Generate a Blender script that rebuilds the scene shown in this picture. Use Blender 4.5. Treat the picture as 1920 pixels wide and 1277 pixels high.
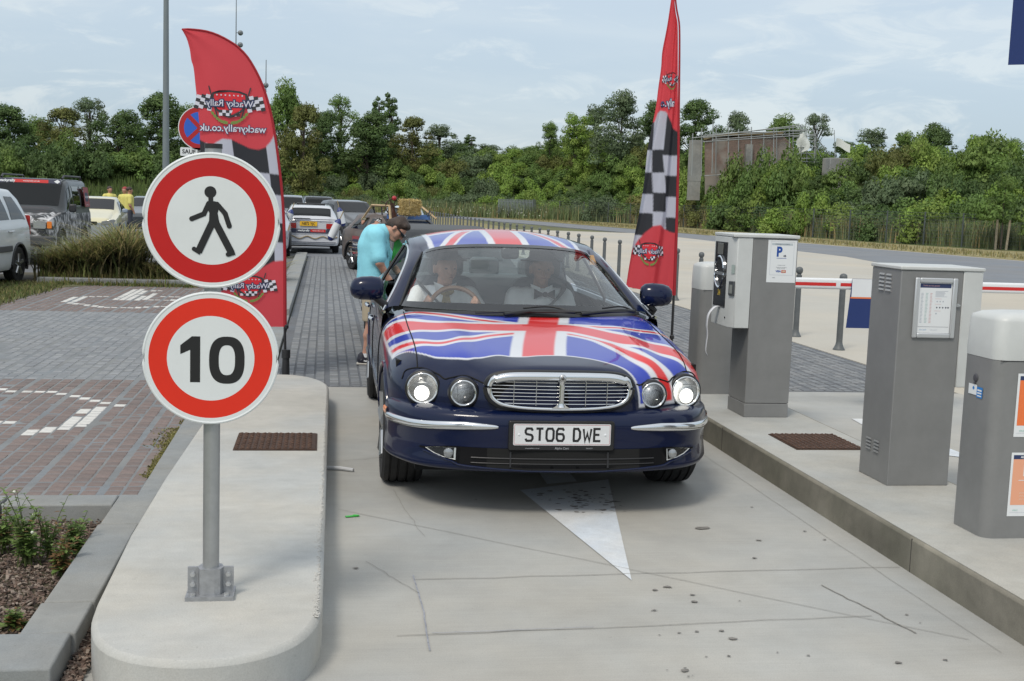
import bpy, math, random
import numpy as np
from mathutils import Vector, Matrix
random.seed(7); rng = np.random.default_rng(7)
for o in list(bpy.data.objects): bpy.data.objects.remove(o)
SC = bpy.context.scene; COL = SC.collection
pi = math.pi; rad = math.radians

# ------------------------------------------------------------------ camera
cam = bpy.data.cameras.new('camera'); camo = bpy.data.objects.new('camera', cam); COL.objects.link(camo)
cam.sensor_width = 36; cam.lens = 36*2250/1920; cam.clip_start = .1; cam.clip_end = 3000
RR = ((0.98767698, -0.0164867, 0.15563536), (-0.15261804, 0.11882405, 0.98111599), (0.03466859, 0.99277844, -0.11484361))
camo.matrix_world = Matrix(((RR[0][0], RR[0][1], -RR[0][2], 0), (RR[1][0], RR[1][1], -RR[1][2], 0), (RR[2][0], RR[2][1], -RR[2][2], 1.70), (0, 0, 0, 1)))
SC.camera = camo
# ------------------------------------------------------------------ sky, sun, exposure
SUN_EL, SUN_AZ = 52, 215          # degrees; azimuth clockwise from +Y
w = bpy.data.worlds.new('World'); SC.world = w; w.use_nodes = True
nt = w.node_tree; N = nt.nodes; L = nt.links; bg = N['Background']
sky = N.new('ShaderNodeTexSky'); sky.sky_type = 'NISHITA'; sky.sun_disc = False
sky.sun_elevation = rad(SUN_EL); sky.sun_rotation = rad(SUN_AZ); sky.dust_density = 2.0
sk = N.new('ShaderNodeMixRGB'); sk.blend_type = 'MULTIPLY'; sk.inputs[0].default_value = 1; sk.inputs[2].default_value = (.12, .12, .12, 1)
L.new(sky.outputs[0], sk.inputs[1])
tc = N.new('ShaderNodeTexCoord'); sep = N.new('ShaderNodeSeparateXYZ'); L.new(tc.outputs['Generated'], sep.inputs[0])
def cloud(sc, det, ro, dist, scale3, lo, hi, off=0.):
    m_ = N.new('ShaderNodeMapping'); m_.inputs['Scale'].default_value = scale3; m_.inputs['Rotation'].default_value = (0, .10, .5); m_.inputs['Location'].default_value = (off, off*.7, 0); L.new(tc.outputs['Generated'], m_.inputs[0])
    n_ = N.new('ShaderNodeTexNoise'); n_.inputs['Scale'].default_value = sc; n_.inputs['Detail'].default_value = det; n_.inputs['Roughness'].default_value = ro; n_.inputs['Distortion'].default_value = dist; L.new(m_.outputs[0], n_.inputs['Vector'])
    r_ = N.new('ShaderNodeMapRange'); r_.interpolation_type = 'SMOOTHSTEP'; r_.inputs[1].default_value = lo; r_.inputs[2].default_value = hi; L.new(n_.outputs['Fac'], r_.inputs[0]); return r_.outputs[0]
c1_ = cloud(2.6, 7, .55, .6, (1, 1, 4.5), .43, .66); c2_ = cloud(9., 9, .62, .9, (1, 1, 3.6), .49, .66, 3.1)
ca_ = N.new('ShaderNodeMath'); ca_.operation = 'MULTIPLY_ADD'; ca_.inputs[1].default_value = .50; L.new(c1_, ca_.inputs[0])
cb_ = N.new('ShaderNodeMath'); cb_.operation = 'MULTIPLY'; cb_.inputs[1].default_value = .85; L.new(c2_, cb_.inputs[0]); L.new(cb_.outputs[0], ca_.inputs[2]); ca_.use_clamp = True
# overcast veil: blue-grey low down, whiter overhead
zr = N.new('ShaderNodeValToRGB'); zr.color_ramp.elements[0].position = .0; zr.color_ramp.elements[0].color = (.345, .44, .53, 1)
zr.color_ramp.elements[1].position = .55; zr.color_ramp.elements[1].color = (.76, .80, .83, 1); L.new(sep.outputs[2], zr.inputs[0])
cl = N.new('ShaderNodeMixRGB'); cl.inputs[2].default_value = (.57, .625, .655, 1); L.new(zr.outputs[0], cl.inputs[1])
cm = N.new('ShaderNodeMath'); cm.operation = 'MULTIPLY'; cm.inputs[1].default_value = .95; L.new(ca_.outputs[0], cm.inputs[0]); L.new(cm.outputs[0], cl.inputs[0])
mx = N.new('ShaderNodeMixRGB'); mx.inputs[0].default_value = .80; L.new(sk.outputs[0], mx.inputs[1]); L.new(cl.outputs[0], mx.inputs[2])
L.new(mx.outputs[0], bg.inputs[0]); bg.inputs[1].default_value = 1.0
sun = bpy.data.lights.new('sun', 'SUN'); sun.energy = 1.5; sun.angle = rad(14); sun.color = (1, .93, .82)
suno = bpy.data.objects.new('sun', sun); COL.objects.link(suno)
suno.rotation_euler = Vector((-math.sin(rad(SUN_AZ))*math.cos(rad(SUN_EL)), -math.cos(rad(SUN_AZ))*math.cos(rad(SUN_EL)), -math.sin(rad(SUN_EL)))).to_track_quat('-Z', 'Y').to_euler()
SC.view_settings.view_transform = 'Standard'; SC.view_settings.look = 'None'; SC.view_settings.gamma = 1
SC.view_settings.use_curve_mapping = False; SC.view_settings.exposure = 0.38
SC.cycles.max_bounces = 8; SC.cycles.transparent_max_bounces = 16

# ------------------------------------------------------------------ helpers
def lin(c):
    return tuple(((v/255)/12.92 if v/255 <= .04045 else ((v/255+.055)/1.055)**2.4) for v in c)
MATS = {}
def M(name, col, rough=.6, metal=0., noise=None, bump=None, spec=.5, coat=0., emit=None, attr=None, alpha=None, sub=None, trans=0.):
    """procedural principled material. noise=(scale, amount) darkens/lightens; bump=(scale, strength)"""
    if name in MATS: return MATS[name]
    m = bpy.data.materials.new(name); m.use_nodes = True; MATS[name] = m
    nt = m.node_tree; N = nt.nodes; L = nt.links; b = N['Principled BSDF']
    b.inputs['Roughness'].default_value = rough; b.inputs['Metallic'].default_value = metal
    b.inputs['Specular IOR Level'].default_value = spec; b.inputs['Coat Weight'].default_value = coat; b.inputs['Coat Roughness'].default_value = .03
    c = (*col, 1); b.inputs['Base Color'].default_value = c
    src = None
    if attr:
        a = N.new('ShaderNodeAttribute'); a.attribute_name = attr; src = a.outputs['Color']
    if noise or bump: tcn = N.new('ShaderNodeTexCoord')
    if noise:
        nn = N.new('ShaderNodeTexNoise'); nn.inputs['Scale'].default_value = noise[0]; nn.inputs['Detail'].default_value = 8; nn.inputs['Roughness'].default_value = .65
        L.new(tcn.outputs['Object'], nn.inputs['Vector'])
        r = N.new('ShaderNodeMapRange'); r.inputs[1].default_value = .3; r.inputs[2].default_value = .7; r.inputs[3].default_value = 1-noise[1]; r.inputs[4].default_value = 1+noise[1]*.6
        L.new(nn.outputs['Fac'], r.inputs[0])
        mm = N.new('ShaderNodeVectorMath'); mm.operation = 'SCALE'
        if src: L.new(src, mm.inputs[0])
        else: mm.inputs[0].default_value = col
        L.new(r.outputs[0], mm.inputs['Scale']); src = mm.outputs[0]
    if src: L.new(src, b.inputs['Base Color'])
    if bump:
        nb = N.new('ShaderNodeTexNoise'); nb.inputs['Scale'].default_value = bump[0]; nb.inputs['Detail'].default_value = 6
        L.new(tcn.outputs['Object'], nb.inputs['Vector'])
        bp = N.new('ShaderNodeBump'); bp.inputs['Strength'].default_value = bump[1]; bp.inputs['Distance'].default_value = .01
        L.new(nb.outputs['Fac'], bp.inputs['Height']); L.new(bp.outputs[0], b.inputs['Normal'])
    if emit: b.inputs['Emission Color'].default_value = (*emit[0], 1); b.inputs['Emission Strength'].default_value = emit[1]
    if trans: b.inputs['Transmission Weight'].default_value = trans
    return m
def glass(name, tint, ior=1.5, base=.0, rough=.0):
    if name in MATS: return MATS[name]
    m = bpy.data.materials.new(name); m.use_nodes = True; MATS[name] = m
    N = m.node_tree.nodes; L = m.node_tree.links; N.remove(N['Principled BSDF'])
    t = N.new('ShaderNodeBsdfTransparent'); t.inputs[0].default_value = (*tint, 1)
    g = N.new('ShaderNodeBsdfGlossy'); g.inputs['Roughness'].default_value = rough; g.inputs[0].default_value = (1, 1, 1, 1)
    ge = N.new('ShaderNodeNewGeometry'); dt = N.new('ShaderNodeVectorMath'); dt.operation = 'DOT_PRODUCT'; L.new(ge.outputs['Normal'], dt.inputs[0]); L.new(ge.outputs['Incoming'], dt.inputs[1])
    def mth(op, a, b):
        k = N.new('ShaderNodeMath'); k.operation = op
        for q, v in enumerate((a, b)):
            if v is None: continue
            if isinstance(v, (int, float)): k.inputs[q].default_value = v
            else: L.new(v, k.inputs[q])
        return k.outputs[0]
    f0 = ((ior-1)/(ior+1))**2+base
    ad = N.new('ShaderNodeMath'); ad.operation = 'ADD'; ad.use_clamp = True; ad.inputs[1].default_value = f0
    L.new(mth('MULTIPLY', mth('POWER', mth('SUBTRACT', 1., mth('ABSOLUTE', dt.outputs['Value'], None)), 5.), 1-f0), ad.inputs[0])
    x = N.new('ShaderNodeMixShader'); L.new(ad.outputs[0], x.inputs[0]); L.new(t.outputs[0], x.inputs[1]); L.new(g.outputs[0], x.inputs[2])
    L.new(x.outputs[0], N['Material Output'].inputs[0]); return m
def leafmat(name, attr='Col', tr=.38):
    if name in MATS: return MATS[name]
    m = bpy.data.materials.new(name); m.use_nodes = True; MATS[name] = m
    N = m.node_tree.nodes; L = m.node_tree.links; b = N['Principled BSDF']
    a = N.new('ShaderNodeAttribute'); a.attribute_name = attr
    b.inputs['Roughness'].default_value = .6; b.inputs['Specular IOR Level'].default_value = .25
    L.new(a.outputs['Color'], b.inputs['Base Color'])
    t = N.new('ShaderNodeBsdfTranslucent'); L.new(a.outputs['Color'], t.inputs[0])
    x = N.new('ShaderNodeMixShader'); x.inputs[0].default_value = tr
    L.new(b.outputs[0], x.inputs[1]); L.new(t.outputs[0], x.inputs[2]); L.new(x.outputs[0], N['Material Output'].inputs[0]); return m

class MB:
    """collects geometry with material slots, becomes one mesh object"""
    def __init__(s): s.v = []; s.f = []; s.mi = []; s.n = 0; s.col = []
    def add(s, V, F, mi=0, col=None):
        V = np.asarray(V, float).reshape(-1, 3); b = s.n
        s.v.append(V); s.f.extend([tuple(int(i)+b for i in f) for f in F]); s.mi.extend([mi]*len(F)); s.n += len(V)
        s.col.append(np.tile(np.array(col if col is not None else (1, 1, 1), float), (len(V), 1)) if (col is None or np.ndim(col) == 1) else np.asarray(col, float))
        return s
    def box(s, c, d, rz=0, mi=0, col=None, rx=0, ry=0, taper=(1, 1)):
        x, y, z = d[0]/2, d[1]/2, d[2]/2
        V = np.array([(-x, -y, -z), (x, -y, -z), (x, y, -z), (-x, y, -z), (-x*taper[0], -y*taper[1], z), (x*taper[0], -y*taper[1], z), (x*taper[0], y*taper[1], z), (-x*taper[0], y*taper[1], z)])
        if rz or rx or ry: V = V @ np.array(Matrix.Rotation(rz, 3, 'Z') @ Matrix.Rotation(ry, 3, 'Y') @ Matrix.Rotation(rx, 3, 'X')).T
        return s.add(V+np.array(c), [(0, 3, 2, 1), (4, 5, 6, 7), (0, 1, 5, 4), (1, 2, 6, 5), (2, 3, 7, 6), (3, 0, 4, 7)], mi, col)
    def b2(s, p0, p1, mi=0, col=None):
        p0 = np.array(p0, float); p1 = np.array(p1, float); return s.box((p0+p1)/2, np.abs(p1-p0), mi=mi, col=col)
    def cyl(s, p0, p1, r0, r1=None, n=12, cap=True, mi=0, col=None):
        r1 = r0 if r1 is None else r1; p0 = np.array(p0, float); p1 = np.array(p1, float)
        d = p1-p0; d /= np.linalg.norm(d)+1e-12; a = np.cross(d, (0, 0, 1) if abs(d[2]) < .9 else (1, 0, 0)); a /= np.linalg.norm(a); b = np.cross(d, a)
        t = np.arange(n)*2*pi/n; ring = np.outer(np.cos(t), a)+np.outer(np.sin(t), b)
        V = np.vstack([p0+ring*r0, p1+ring*r1]); F = [(i, (i+1) % n, n+(i+1) % n, n+i) for i in range(n)]
        if cap: F += [tuple(range(n-1, -1, -1)), tuple(range(n, 2*n))]
        return s.add(V, F, mi, col)
    def tube(s, P, r, n=8, mi=0, closed=False, cap=True, sx=1., col=None):
        P = np.asarray(P, float); m = len(P); r = np.full(m, r) if np.ndim(r) == 0 else np.asarray(r)
        T = np.gradient(P, axis=0) if not closed else np.roll(P, -1, 0)-np.roll(P, 1, 0)
        T /= np.linalg.norm(T, axis=1)[:, None]+1e-12
        up = np.array((0, 0, 1.)) if abs(T[:, 2]).mean() < .8 else np.array((0, 1., 0))
        A = np.cross(T, up); A /= np.linalg.norm(A, axis=1)[:, None]+1e-12; B = np.cross(T, A)
        t = np.arange(n)*2*pi/n
        V = (P[:, None]+r[:, None, None]*(np.cos(t)[None, :, None]*A[:, None]*sx+np.sin(t)[None, :, None]*B[:, None])).reshape(-1, 3)
        F = []
        for i in range(m if closed else m-1):
            for j in range(n):
                a, b = i*n+j, i*n+(j+1) % n; c, d = ((i+1) % m)*n+(j+1) % n, ((i+1) % m)*n+j; F.append((a, b, c, d))
        if cap and not closed: F += [tuple(range(n-1, -1, -1)), tuple(range((m-1)*n, m*n))]
        return s.add(V, F, mi, col)
    def lathe(s, prof, c=(0, 0, 0), ax=(0, 0, 1), n=24, mi=0, col=None):
        ax = np.array(ax, float); ax /= np.linalg.norm(ax); a = np.cross(ax, (0, 0, 1) if abs(ax[2]) < .9 else (1, 0, 0)); a /= np.linalg.norm(a); b = np.cross(ax, a)
        t = np.arange(n)*2*pi/n; m = len(prof); V = []
        for r, h in prof: V.append(np.array(c)+ax*h+r*(np.outer(np.cos(t), a)+np.outer(np.sin(t), b)))
        F = [(i*n+j, i*n+(j+1) % n, (i+1)*n+(j+1) % n, (i+1)*n+j) for i in range(m-1) for j in range(n)]
        if prof[0][0] > 1e-6: F.append(tuple(range(n-1, -1, -1)))
        if prof[-1][0] > 1e-6: F.append(tuple(range((m-1)*n, m*n)))
        return s.add(np.vstack(V), F, mi, col)
    def grid(s, P, mi=0, flip=False, col=None, closed=False):
        P = np.asarray(P, float); nu, nv = P.shape[:2]; F = []
        for i in range(nu-1 if not closed else nu):
            for j in range(nv-1):
                a, b, c, d = i*nv+j, ((i+1) % nu)*nv+j, ((i+1) % nu)*nv+j+1, i*nv+j+1
                F.append((a, d, c, b) if flip else (a, b, c, d))
        return s.add(P.reshape(-1, 3), F, mi, None if col is None else np.asarray(col).reshape(-1, 3) if np.ndim(col) > 1 else col)
    def prism(s, poly, z0, z1, mi=0, fr=None, col=None):
        """poly 2D; extruded z0..z1 ; fr maps (u,v,w)->xyz"""
        n = len(poly); V = [(*p, z0) for p in poly]+[(*p, z1) for p in poly]
        if fr is not None: V = [fr(*q) for q in V]
        F = [tuple(range(n-1, -1, -1)), tuple(range(n, 2*n))]+[(i, (i+1) % n, n+(i+1) % n, n+i) for i in range(n)]
        return s.add(V, F, mi, col)
    def ball(s, c, r, n=12, m=8, mi=0, sc=(1, 1, 1), col=None):
        V = []; F = []
        for i in range(m+1):
            th = pi*i/m
            for j in range(n): V.append((c[0]+r*sc[0]*math.sin(th)*math.cos(2*pi*j/n), c[1]+r*sc[1]*math.sin(th)*math.sin(2*pi*j/n), c[2]+r*sc[2]*math.cos(th)))
        for i in range(m):
            for j in range(n): F.append((i*n+j, (i+1)*n+j, (i+1)*n+(j+1) % n, i*n+(j+1) % n))
        return s.add(V, F, mi, col)
    def build(s, name, mats, parent=None, smooth=False, color=False, bevel=0, loc=None, weld=False, seg=2):
        me = bpy.data.meshes.new(name)
        V = np.vstack(s.v) if s.v else np.zeros((0, 3))
        me.from_pydata(V.tolist(), [], s.f)
        mats = mats if isinstance(mats, (list, tuple)) else [mats]
        for m in mats: me.materials.append(m)
        if len(mats) > 1: me.polygons.foreach_set('material_index', np.array(s.mi, np.int32))
        if color:
            ca = me.color_attributes.new('Col', 'FLOAT_COLOR', 'POINT'); C = np.vstack(s.col); ca.data.foreach_set('color', np.hstack([C, np.ones((len(C), 1))]).ravel())
        if smooth:
            me.polygons.foreach_set('use_smooth', np.ones(len(me.polygons), bool))
            if smooth != 'all': me.set_sharp_from_angle(angle=rad(38 if smooth is True else smooth))
        me.update()
        o = bpy.data.objects.new(name, me); COL.objects.link(o)
        if parent is not None: o.parent = parent
        if loc is not None: o.location = loc
        if bevel:
            b = o.modifiers.new('bevel', 'BEVEL'); b.width = bevel; b.segments = seg; b.limit_method = 'ANGLE'; b.angle_limit = rad(35); b.harden_normals = False
            me.polygons.foreach_set('use_smooth', np.ones(len(me.polygons), bool)); me.set_sharp_from_angle(angle=rad(50))
        return o
def tag(o, label=None, cat=None, group=None, kind=None):
    if label: o['label'] = label
    if cat: o['category'] = cat
    if group: o['group'] = group
    if kind: o['kind'] = kind
    return o
def thing(name, label, cat, loc=(0, 0, 0), rz=0, group=None):
    o = bpy.data.objects.new(name, None); COL.objects.link(o); o.empty_display_size = .2
    o.location = loc; o.rotation_euler = (0, 0, rz); return tag(o, label, cat, group)
def dup(o, parent=None, loc=None, rz=None, label=None):
    c = o.copy(); COL.objects.link(c)
    if parent is not None: c.parent = parent
    if loc is not None: c.location = loc
    if rz is not None: c.rotation_euler = (0, 0, rz)
    if label: c['label'] = label
    for ch in [k for k in o.children]: dup(ch, c)
    return c
def cat(P, n):
    """smooth curve through points P, resampled to n by arc length"""
    P = np.asarray(P, float)
    if len(P) == 2:
        t = np.linspace(0, 1, n)[:, None]; return P[0]*(1-t)+P[1]*t
    Q = np.vstack([2*P[0]-P[1], P, 2*P[-1]-P[-2]]); out = []
    for i in range(1, len(Q)-2):
        t = np.linspace(0, 1, 24, endpoint=False)[:, None]; a, b, c, d = Q[i-1], Q[i], Q[i+1], Q[i+2]
        out.append(.5*((2*b)+(-a+c)*t+(2*a-5*b+4*c-d)*t**2+(-a+3*b-3*c+d)*t**3))
    out = np.vstack(out+[P[-1:]]); L = np.r_[0, np.cumsum(np.linalg.norm(np.diff(out, axis=0), axis=1))]
    s = np.linspace(0, L[-1], n); return np.stack([np.interp(s, L, out[:, k]) for k in range(out.shape[1])], 1)
def loft(curves, nu, nv):
    """surface through several curves -> (nu, nv, 3)"""
    C = np.stack([cat(c, nv) for c in curves])
    return np.stack([cat(C[:, j], nu) for j in range(nv)], 1)
def sst(a, b, x):
    t = np.clip((x-a)/(b-a), 0, 1); return t*t*(3-2*t)
def rrect(w, h, r, n=6, c=(0, 0)):
    P = []
    for sx, sy, a0 in ((1, 1, 0), (-1, 1, pi/2), (-1, -1, pi), (1, -1, 1.5*pi)):
        for k in range(n+1):
            a = a0+k*pi/2/n; P.append((c[0]+sx*(w/2-r)+r*math.cos(a), c[1]+sy*(h/2-r)+r*math.sin(a)))
    return P
def text_mesh(body, size, depth=.0006, bold=0., sx=1., align='CENTER', shear=0.):
    """vertices (n,3) in the text plane and faces, from the built-in font"""
    cu = bpy.data.curves.new('t', 'FONT'); cu.body = body; cu.size = size; cu.align_x = align; cu.align_y = 'CENTER'; cu.offset = bold; cu.extrude = 0; cu.resolution_u = 3; cu.shear = shear
    ob = bpy.data.objects.new('t', cu); me = bpy.data.meshes.new_from_object(ob)
    V = np.array([v.co for v in me.vertices]).reshape(-1, 3); F = [tuple(p.vertices) for p in me.polygons]
    bpy.data.objects.remove(ob); bpy.data.meshes.remove(me); bpy.data.curves.remove(cu)
    if len(V): V[:, 0] *= sx
    return V, F
def put_text(mb, body, size, fr, mi=0, bold=0., sx=1., align='CENTER', c=(0, 0), shear=0., w=0.):
    V, F = text_mesh(body, size, bold=bold, sx=sx, align=align, shear=shear)
    if len(V): mb.add(np.array([fr(v[0]+c[0], v[1]+c[1], w) for v in V]), F, mi)
def frame(o, u, v):
    """maps (a,b,c) -> o + a*u + b*v + c*n"""
    o, u, v = map(lambda q: np.array(q, float), (o, u, v)); n = np.cross(u, v); return lambda a, b, c=0.: o+a*u+b*v+c*n
def stroke(mb, pts, wd, fr, w=0., mi=0, closed=False):
    """flat ribbon along 2D polyline with mitred joints"""
    P = np.asarray(pts, float); n = len(P)
    Lf, Rt = [], []
    for i in range(n):
        a = P[i-1] if (i > 0 or closed) else None; b = P[(i+1) % n] if (i < n-1 or closed) else None
        d1 = None if a is None else (P[i]-a)/np.linalg.norm(P[i]-a); d2 = None if b is None else (b-P[i])/np.linalg.norm(b-P[i])
        if d1 is None: d1 = d2
        if d2 is None: d2 = d1
        nn = np.array((-(d1+d2)[1], (d1+d2)[0])); nn /= np.linalg.norm(nn)+1e-9; k = wd/2/max(.35, nn@np.array((-d1[1], d1[0])))
        Lf.append(P[i]+nn*k); Rt.append(P[i]-nn*k)
    V = [fr(*p, w) for p in Lf]+[fr(*p, w) for p in Rt]
    F = [(i, n+i, n+(i+1) % n, (i+1) % n) for i in range(n if closed else n-1)]
    mb.add(V, F, mi)

# ------------------------------------------------------------------ surfaces
def concrete(name, col, stain=.18, scale=1.3, bump=.25, streak=None, coords='Object', tint=None):
    m = bpy.data.materials.new(name); m.use_nodes = True; MATS[name] = m
    nt = m.node_tree; N = nt.nodes; L = nt.links; b = N['Principled BSDF']; b.inputs['Roughness'].default_value = .85; b.inputs['Specular IOR Level'].default_value = .3
    tc = N.new('ShaderNodeTexCoord'); co = tc.outputs[coords]
    def noise(sc, det=8, ro=.6, vec=None, dist=0):
        n = N.new('ShaderNodeTexNoise'); n.inputs['Scale'].default_value = sc; n.inputs['Detail'].default_value = det; n.inputs['Roughness'].default_value = ro; n.inputs['Distortion'].default_value = dist
        L.new(vec or co, n.inputs['Vector']); return n.outputs['Fac']
    def rng_(s, a, b_, c, d):
        r = N.new('ShaderNodeMapRange'); r.inputs[1].default_value = a; r.inputs[2].default_value = b_; r.inputs[3].default_value = c; r.inputs[4].default_value = d; L.new(s, r.inputs[0]); return r.outputs[0]
    def mul(a, c):
        k = N.new('ShaderNodeMath'); k.operation = 'MULTIPLY'; L.new(a, k.inputs[0]); L.new(c, k.inputs[1]); return k.outputs[0]
    f = mul(rng_(noise(scale, 9, .62, dist=.4), .3, .7, 1-stain, 1+stain*.5), rng_(noise(scale*7, 6), .3, .7, 1-stain*.35, 1+stain*.25))
    f = mul(f, rng_(noise(170, 3), .3, .7, .91, 1.07))
    f = mul(f, rng_(noise(38, 4, .7), .25, .36, .80, 1.0))
    if streak:
        mp = N.new('ShaderNodeMapping'); mp.inputs['Scale'].default_value = streak; L.new(co, mp.inputs[0])
        f = mul(f, rng_(noise(1, 7, .6, mp.outputs[0]), .3, .7, .955, 1.03))
    v = N.new('ShaderNodeVectorMath'); v.operation = 'SCALE'; L.new(f, v.inputs['Scale'])
    c2 = N.new('ShaderNodeMixRGB'); c2.inputs[1].default_value = (*col, 1); c2.inputs[2].default_value = (*(tint or tuple(x*y for x, y in zip(col, (.93, .98, 1.05)))), 1)
    L.new(rng_(noise(scale*.6, 4), .4, .62, 0, 1), c2.inputs[0]); L.new(c2.outputs[0], v.inputs[0]); L.new(v.outputs[0], b.inputs['Base Color'])
    bp = N.new('ShaderNodeBump'); bp.inputs['Strength'].default_value = bump; bp.inputs['Distance'].default_value = .004; L.new(noise(90, 5, .7), bp.inputs['Height']); L.new(bp.outputs[0], b.inputs['Normal'])
    return m
def asphalt(name, col): return concrete(name, col, .12, .5, .5)
C_LANE = concrete('lane_concrete', (.40, .385, .348), .15, .8, .3, (2.2, 60, 1))
C_ISL = concrete('island_concrete', (.465, .448, .405), .14, 1.6, .4, (2, 12, 6))
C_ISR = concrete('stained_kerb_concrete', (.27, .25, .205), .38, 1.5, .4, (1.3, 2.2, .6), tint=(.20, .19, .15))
C_KERB = concrete('kerb_stone', (.275, .275, .26), .16, 2.5, .5)
C_PLAZA = concrete('plaza_concrete', (.47, .43, .36), .08, .25, .2)
C_ROAD = asphalt('asphalt', (.205, .212, .222))
C_BASE = concrete('joint_filler', (.215, .222, .222), .2, 2., .3)
C_BASEG = concrete('joint_filler_dark', (.135, .14, .148), .2, 2., .3)
EARTH = concrete('earth', (.10, .085, .055), .3, .4, .5)
def slab(name, poly, z, mat, depth=.15, kind='structure', bev=0, parent=None):
    mb = MB(); mb.prism(poly, z-depth, z); o = mb.build(name, mat, parent, bevel=bev)
    if parent is None: o['kind'] = kind
    return o
def rect(x0, y0, x1, y1): return [(x0, y0), (x1, y0), (x1, y1), (x0, y1)]
# ground out to the horizon
slab('ground', rect(-900, -60, 900, 1600), -.06, M('field_earth', (.12, .125, .05), .9, noise=(.15, .35)), .5)
# entry and exit lane, concrete
lane = slab('entry_lane', rect(-.9, 1.0, 2.83, 10.72), 0, C_LANE)
slab('exit_lane', rect(3.6, 1.0, 6.12, 10.72), 0, C_LANE)
slab('esplanade', rect(6.12, 1.0, 60, 74), -.002, C_PLAZA)
# road across on the right (asphalt), its kerb and the parched verge
slab('road', [(15.6, 20), (32, 20), (28.4, 45), (24.6, 70), (21.5, 93), (18.5, 112), (14, 122), (8, 126), (8, 118), (12, 113), (15.8, 95), (20.2, 67), (20.4, 45)], .004, C_ROAD, .1)
DRY = M('parched_grass', (.26, .225, .10), .9, noise=(2.2, .4), bump=(30, .6))
slab('verge', [(32, 20), (42, 20), (40, 61), (35, 96), (29.5, 118), (21, 124), (8, 133), (-2, 137), (-2, 126), (8, 126.3), (14.2, 122.3), (18.8, 112.2), (21.9, 93.2), (25, 70.2), (28.8, 45.2)], .02, DRY, .15)
# car park and field on the left
slab('car_park', rect(-40, 24.2, -.75, 64), -.012, asphalt('car_park_asphalt', (.15, .15, .15)), .1)
slab('field', rect(-90, 64, 12, 127), -.02, M('dry_field', (.23, .20, .085), .9, noise=(.5, .5), bump=(8, .6)), .1)
slab('queue_road', rect(-.75, 34, 5.9, 80), -.006, asphalt('queue_asphalt', (.19, .195, .205)), .1)

# ---- islands
arcN = cat([(-.815, 4.50), (-.795, 4.28), (-.73, 4.07), (-.60, 3.935), (-.40, 3.88), (-.21, 3.93), (-.075, 4.06), (-.005, 4.25), (.015, 4.45)], 30); arcF = cat([(.055, 9.5), (.045, 9.78), (-.03, 10.05), (-.16, 10.24), (-.34, 10.32), (-.49, 10.25), (-.58, 10.08), (-.63, 9.8)], 22)
islL = slab('traffic_island', [tuple(p) for p in arcN]+[(.03, 6.4)]+[tuple(p) for p in arcF]+[(-.78, 8.2), (-.825, 6.5), (-.835, 5.4)], .17, C_ISL, .3, bev=.022)
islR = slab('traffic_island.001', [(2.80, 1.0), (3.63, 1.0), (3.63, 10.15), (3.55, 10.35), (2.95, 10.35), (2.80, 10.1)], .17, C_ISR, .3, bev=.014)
# top of the right island is paler than its side: a screed of its own, 3 mm proud
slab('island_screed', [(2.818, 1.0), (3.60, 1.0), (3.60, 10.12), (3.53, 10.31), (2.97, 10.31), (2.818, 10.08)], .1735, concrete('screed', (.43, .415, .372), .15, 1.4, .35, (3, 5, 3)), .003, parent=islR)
jm = M('joint_black', (.055, .05, .045), .9)
mb = MB()
for y in (2.1, 5.23, 8.02): mb.b2((2.7992, y-.003, .0), (2.803, y+.003, .165))
mb.build('expansion_joint', jm, islR)
mb = MB(); r2 = np.random.default_rng(3)
for k in range(420):
    t = r2.random(); y = 4.30+5.2*t**1.4; x = (.012+.0072*(y-4.4))-.012-abs(r2.normal(0, .010)); s = .006+.010*r2.random()
    mb.box((x, y, .1705), (s*.6, s*1.6, .003), rz=r2.normal(0, .4), taper=(.5, .5))
mb.build('mortar_crumbs', M('lime', (.44, .43, .40), .9, noise=(30, .2)), islL)['kind'] = 'stuff'

# ---- lane markings and marks
mb = MB(); mb.add([(1.17, 6.87, .004), (1.41, 5.16, .004), (1.77, 7.14, .004)], [(0, 1, 2)])
mb.add([(1.36, 7.02, .004), (1.40, 9.2, .004), (1.58, 9.2, .004), (1.56, 7.09, .004)], [(0, 3, 2, 1)])
mk = concrete('worn_road_paint', (.62, .63, .63), .14, 3.5, .3)
mb.build('lane_arrow', mk, lane)
mb = MB(); mb.add([(4.22, 8.05, .004), (4.60, 7.72, .004), (4.52, 9.3, .004), (4.36, 9.3, .004)], [(0, 1, 2, 3)])
mb.build('lane_arrow', mk, bpy.data.objects['exit_lane'])
mb = MB()
def ln(p, q, wd, z=.0045, seg=14, jit=.004):
    p, q = np.array(p), np.array(q); t = np.linspace(0, 1, seg)[:, None]; P = p*(1-t)+q*t+r2.normal(0, jit, (seg, 2)); stroke(mb, P, wd, lambda a, b, c: np.array((a, b, c)), w=z)
ln((.42, 5.22), (2.78, 5.30), 0.0044); ln((.30, 4.52), (2.33, 4.64), 0.0039); ln((.10, 6.45), (2.6, 4.35), 0.0033); ln((2.28, 5.05), (2.42, 4.42), 0.0066); ln((2.62, 8.2), (2.66, 4.2), 0.0022); ln((.05, 7.63), (.45, 7.8), 0.0033)
ln((.43, 5.02), (.22, 5.5), 0.0022); ln((.52, 5.9), (.42, 6.9), 0.0017)
mb.build('saw_cut', M('saw_cut', (.235, .22, .195), .9, noise=(20, .3)), lane)
mb = MB(); ln((.42, 5.28), (.43, 4.85), .006, seg=8, jit=.0015); ln((.43, 4.85), (.42, 4.36), .006, seg=8, jit=.0015); ln((.44, 4.545), (1.1, 4.57), .004, .0055)
mb.build('chalk_line', M('blue_chalk', (.29, .30, .335), .9, noise=(25, .4)), lane)
mb = MB()
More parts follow.
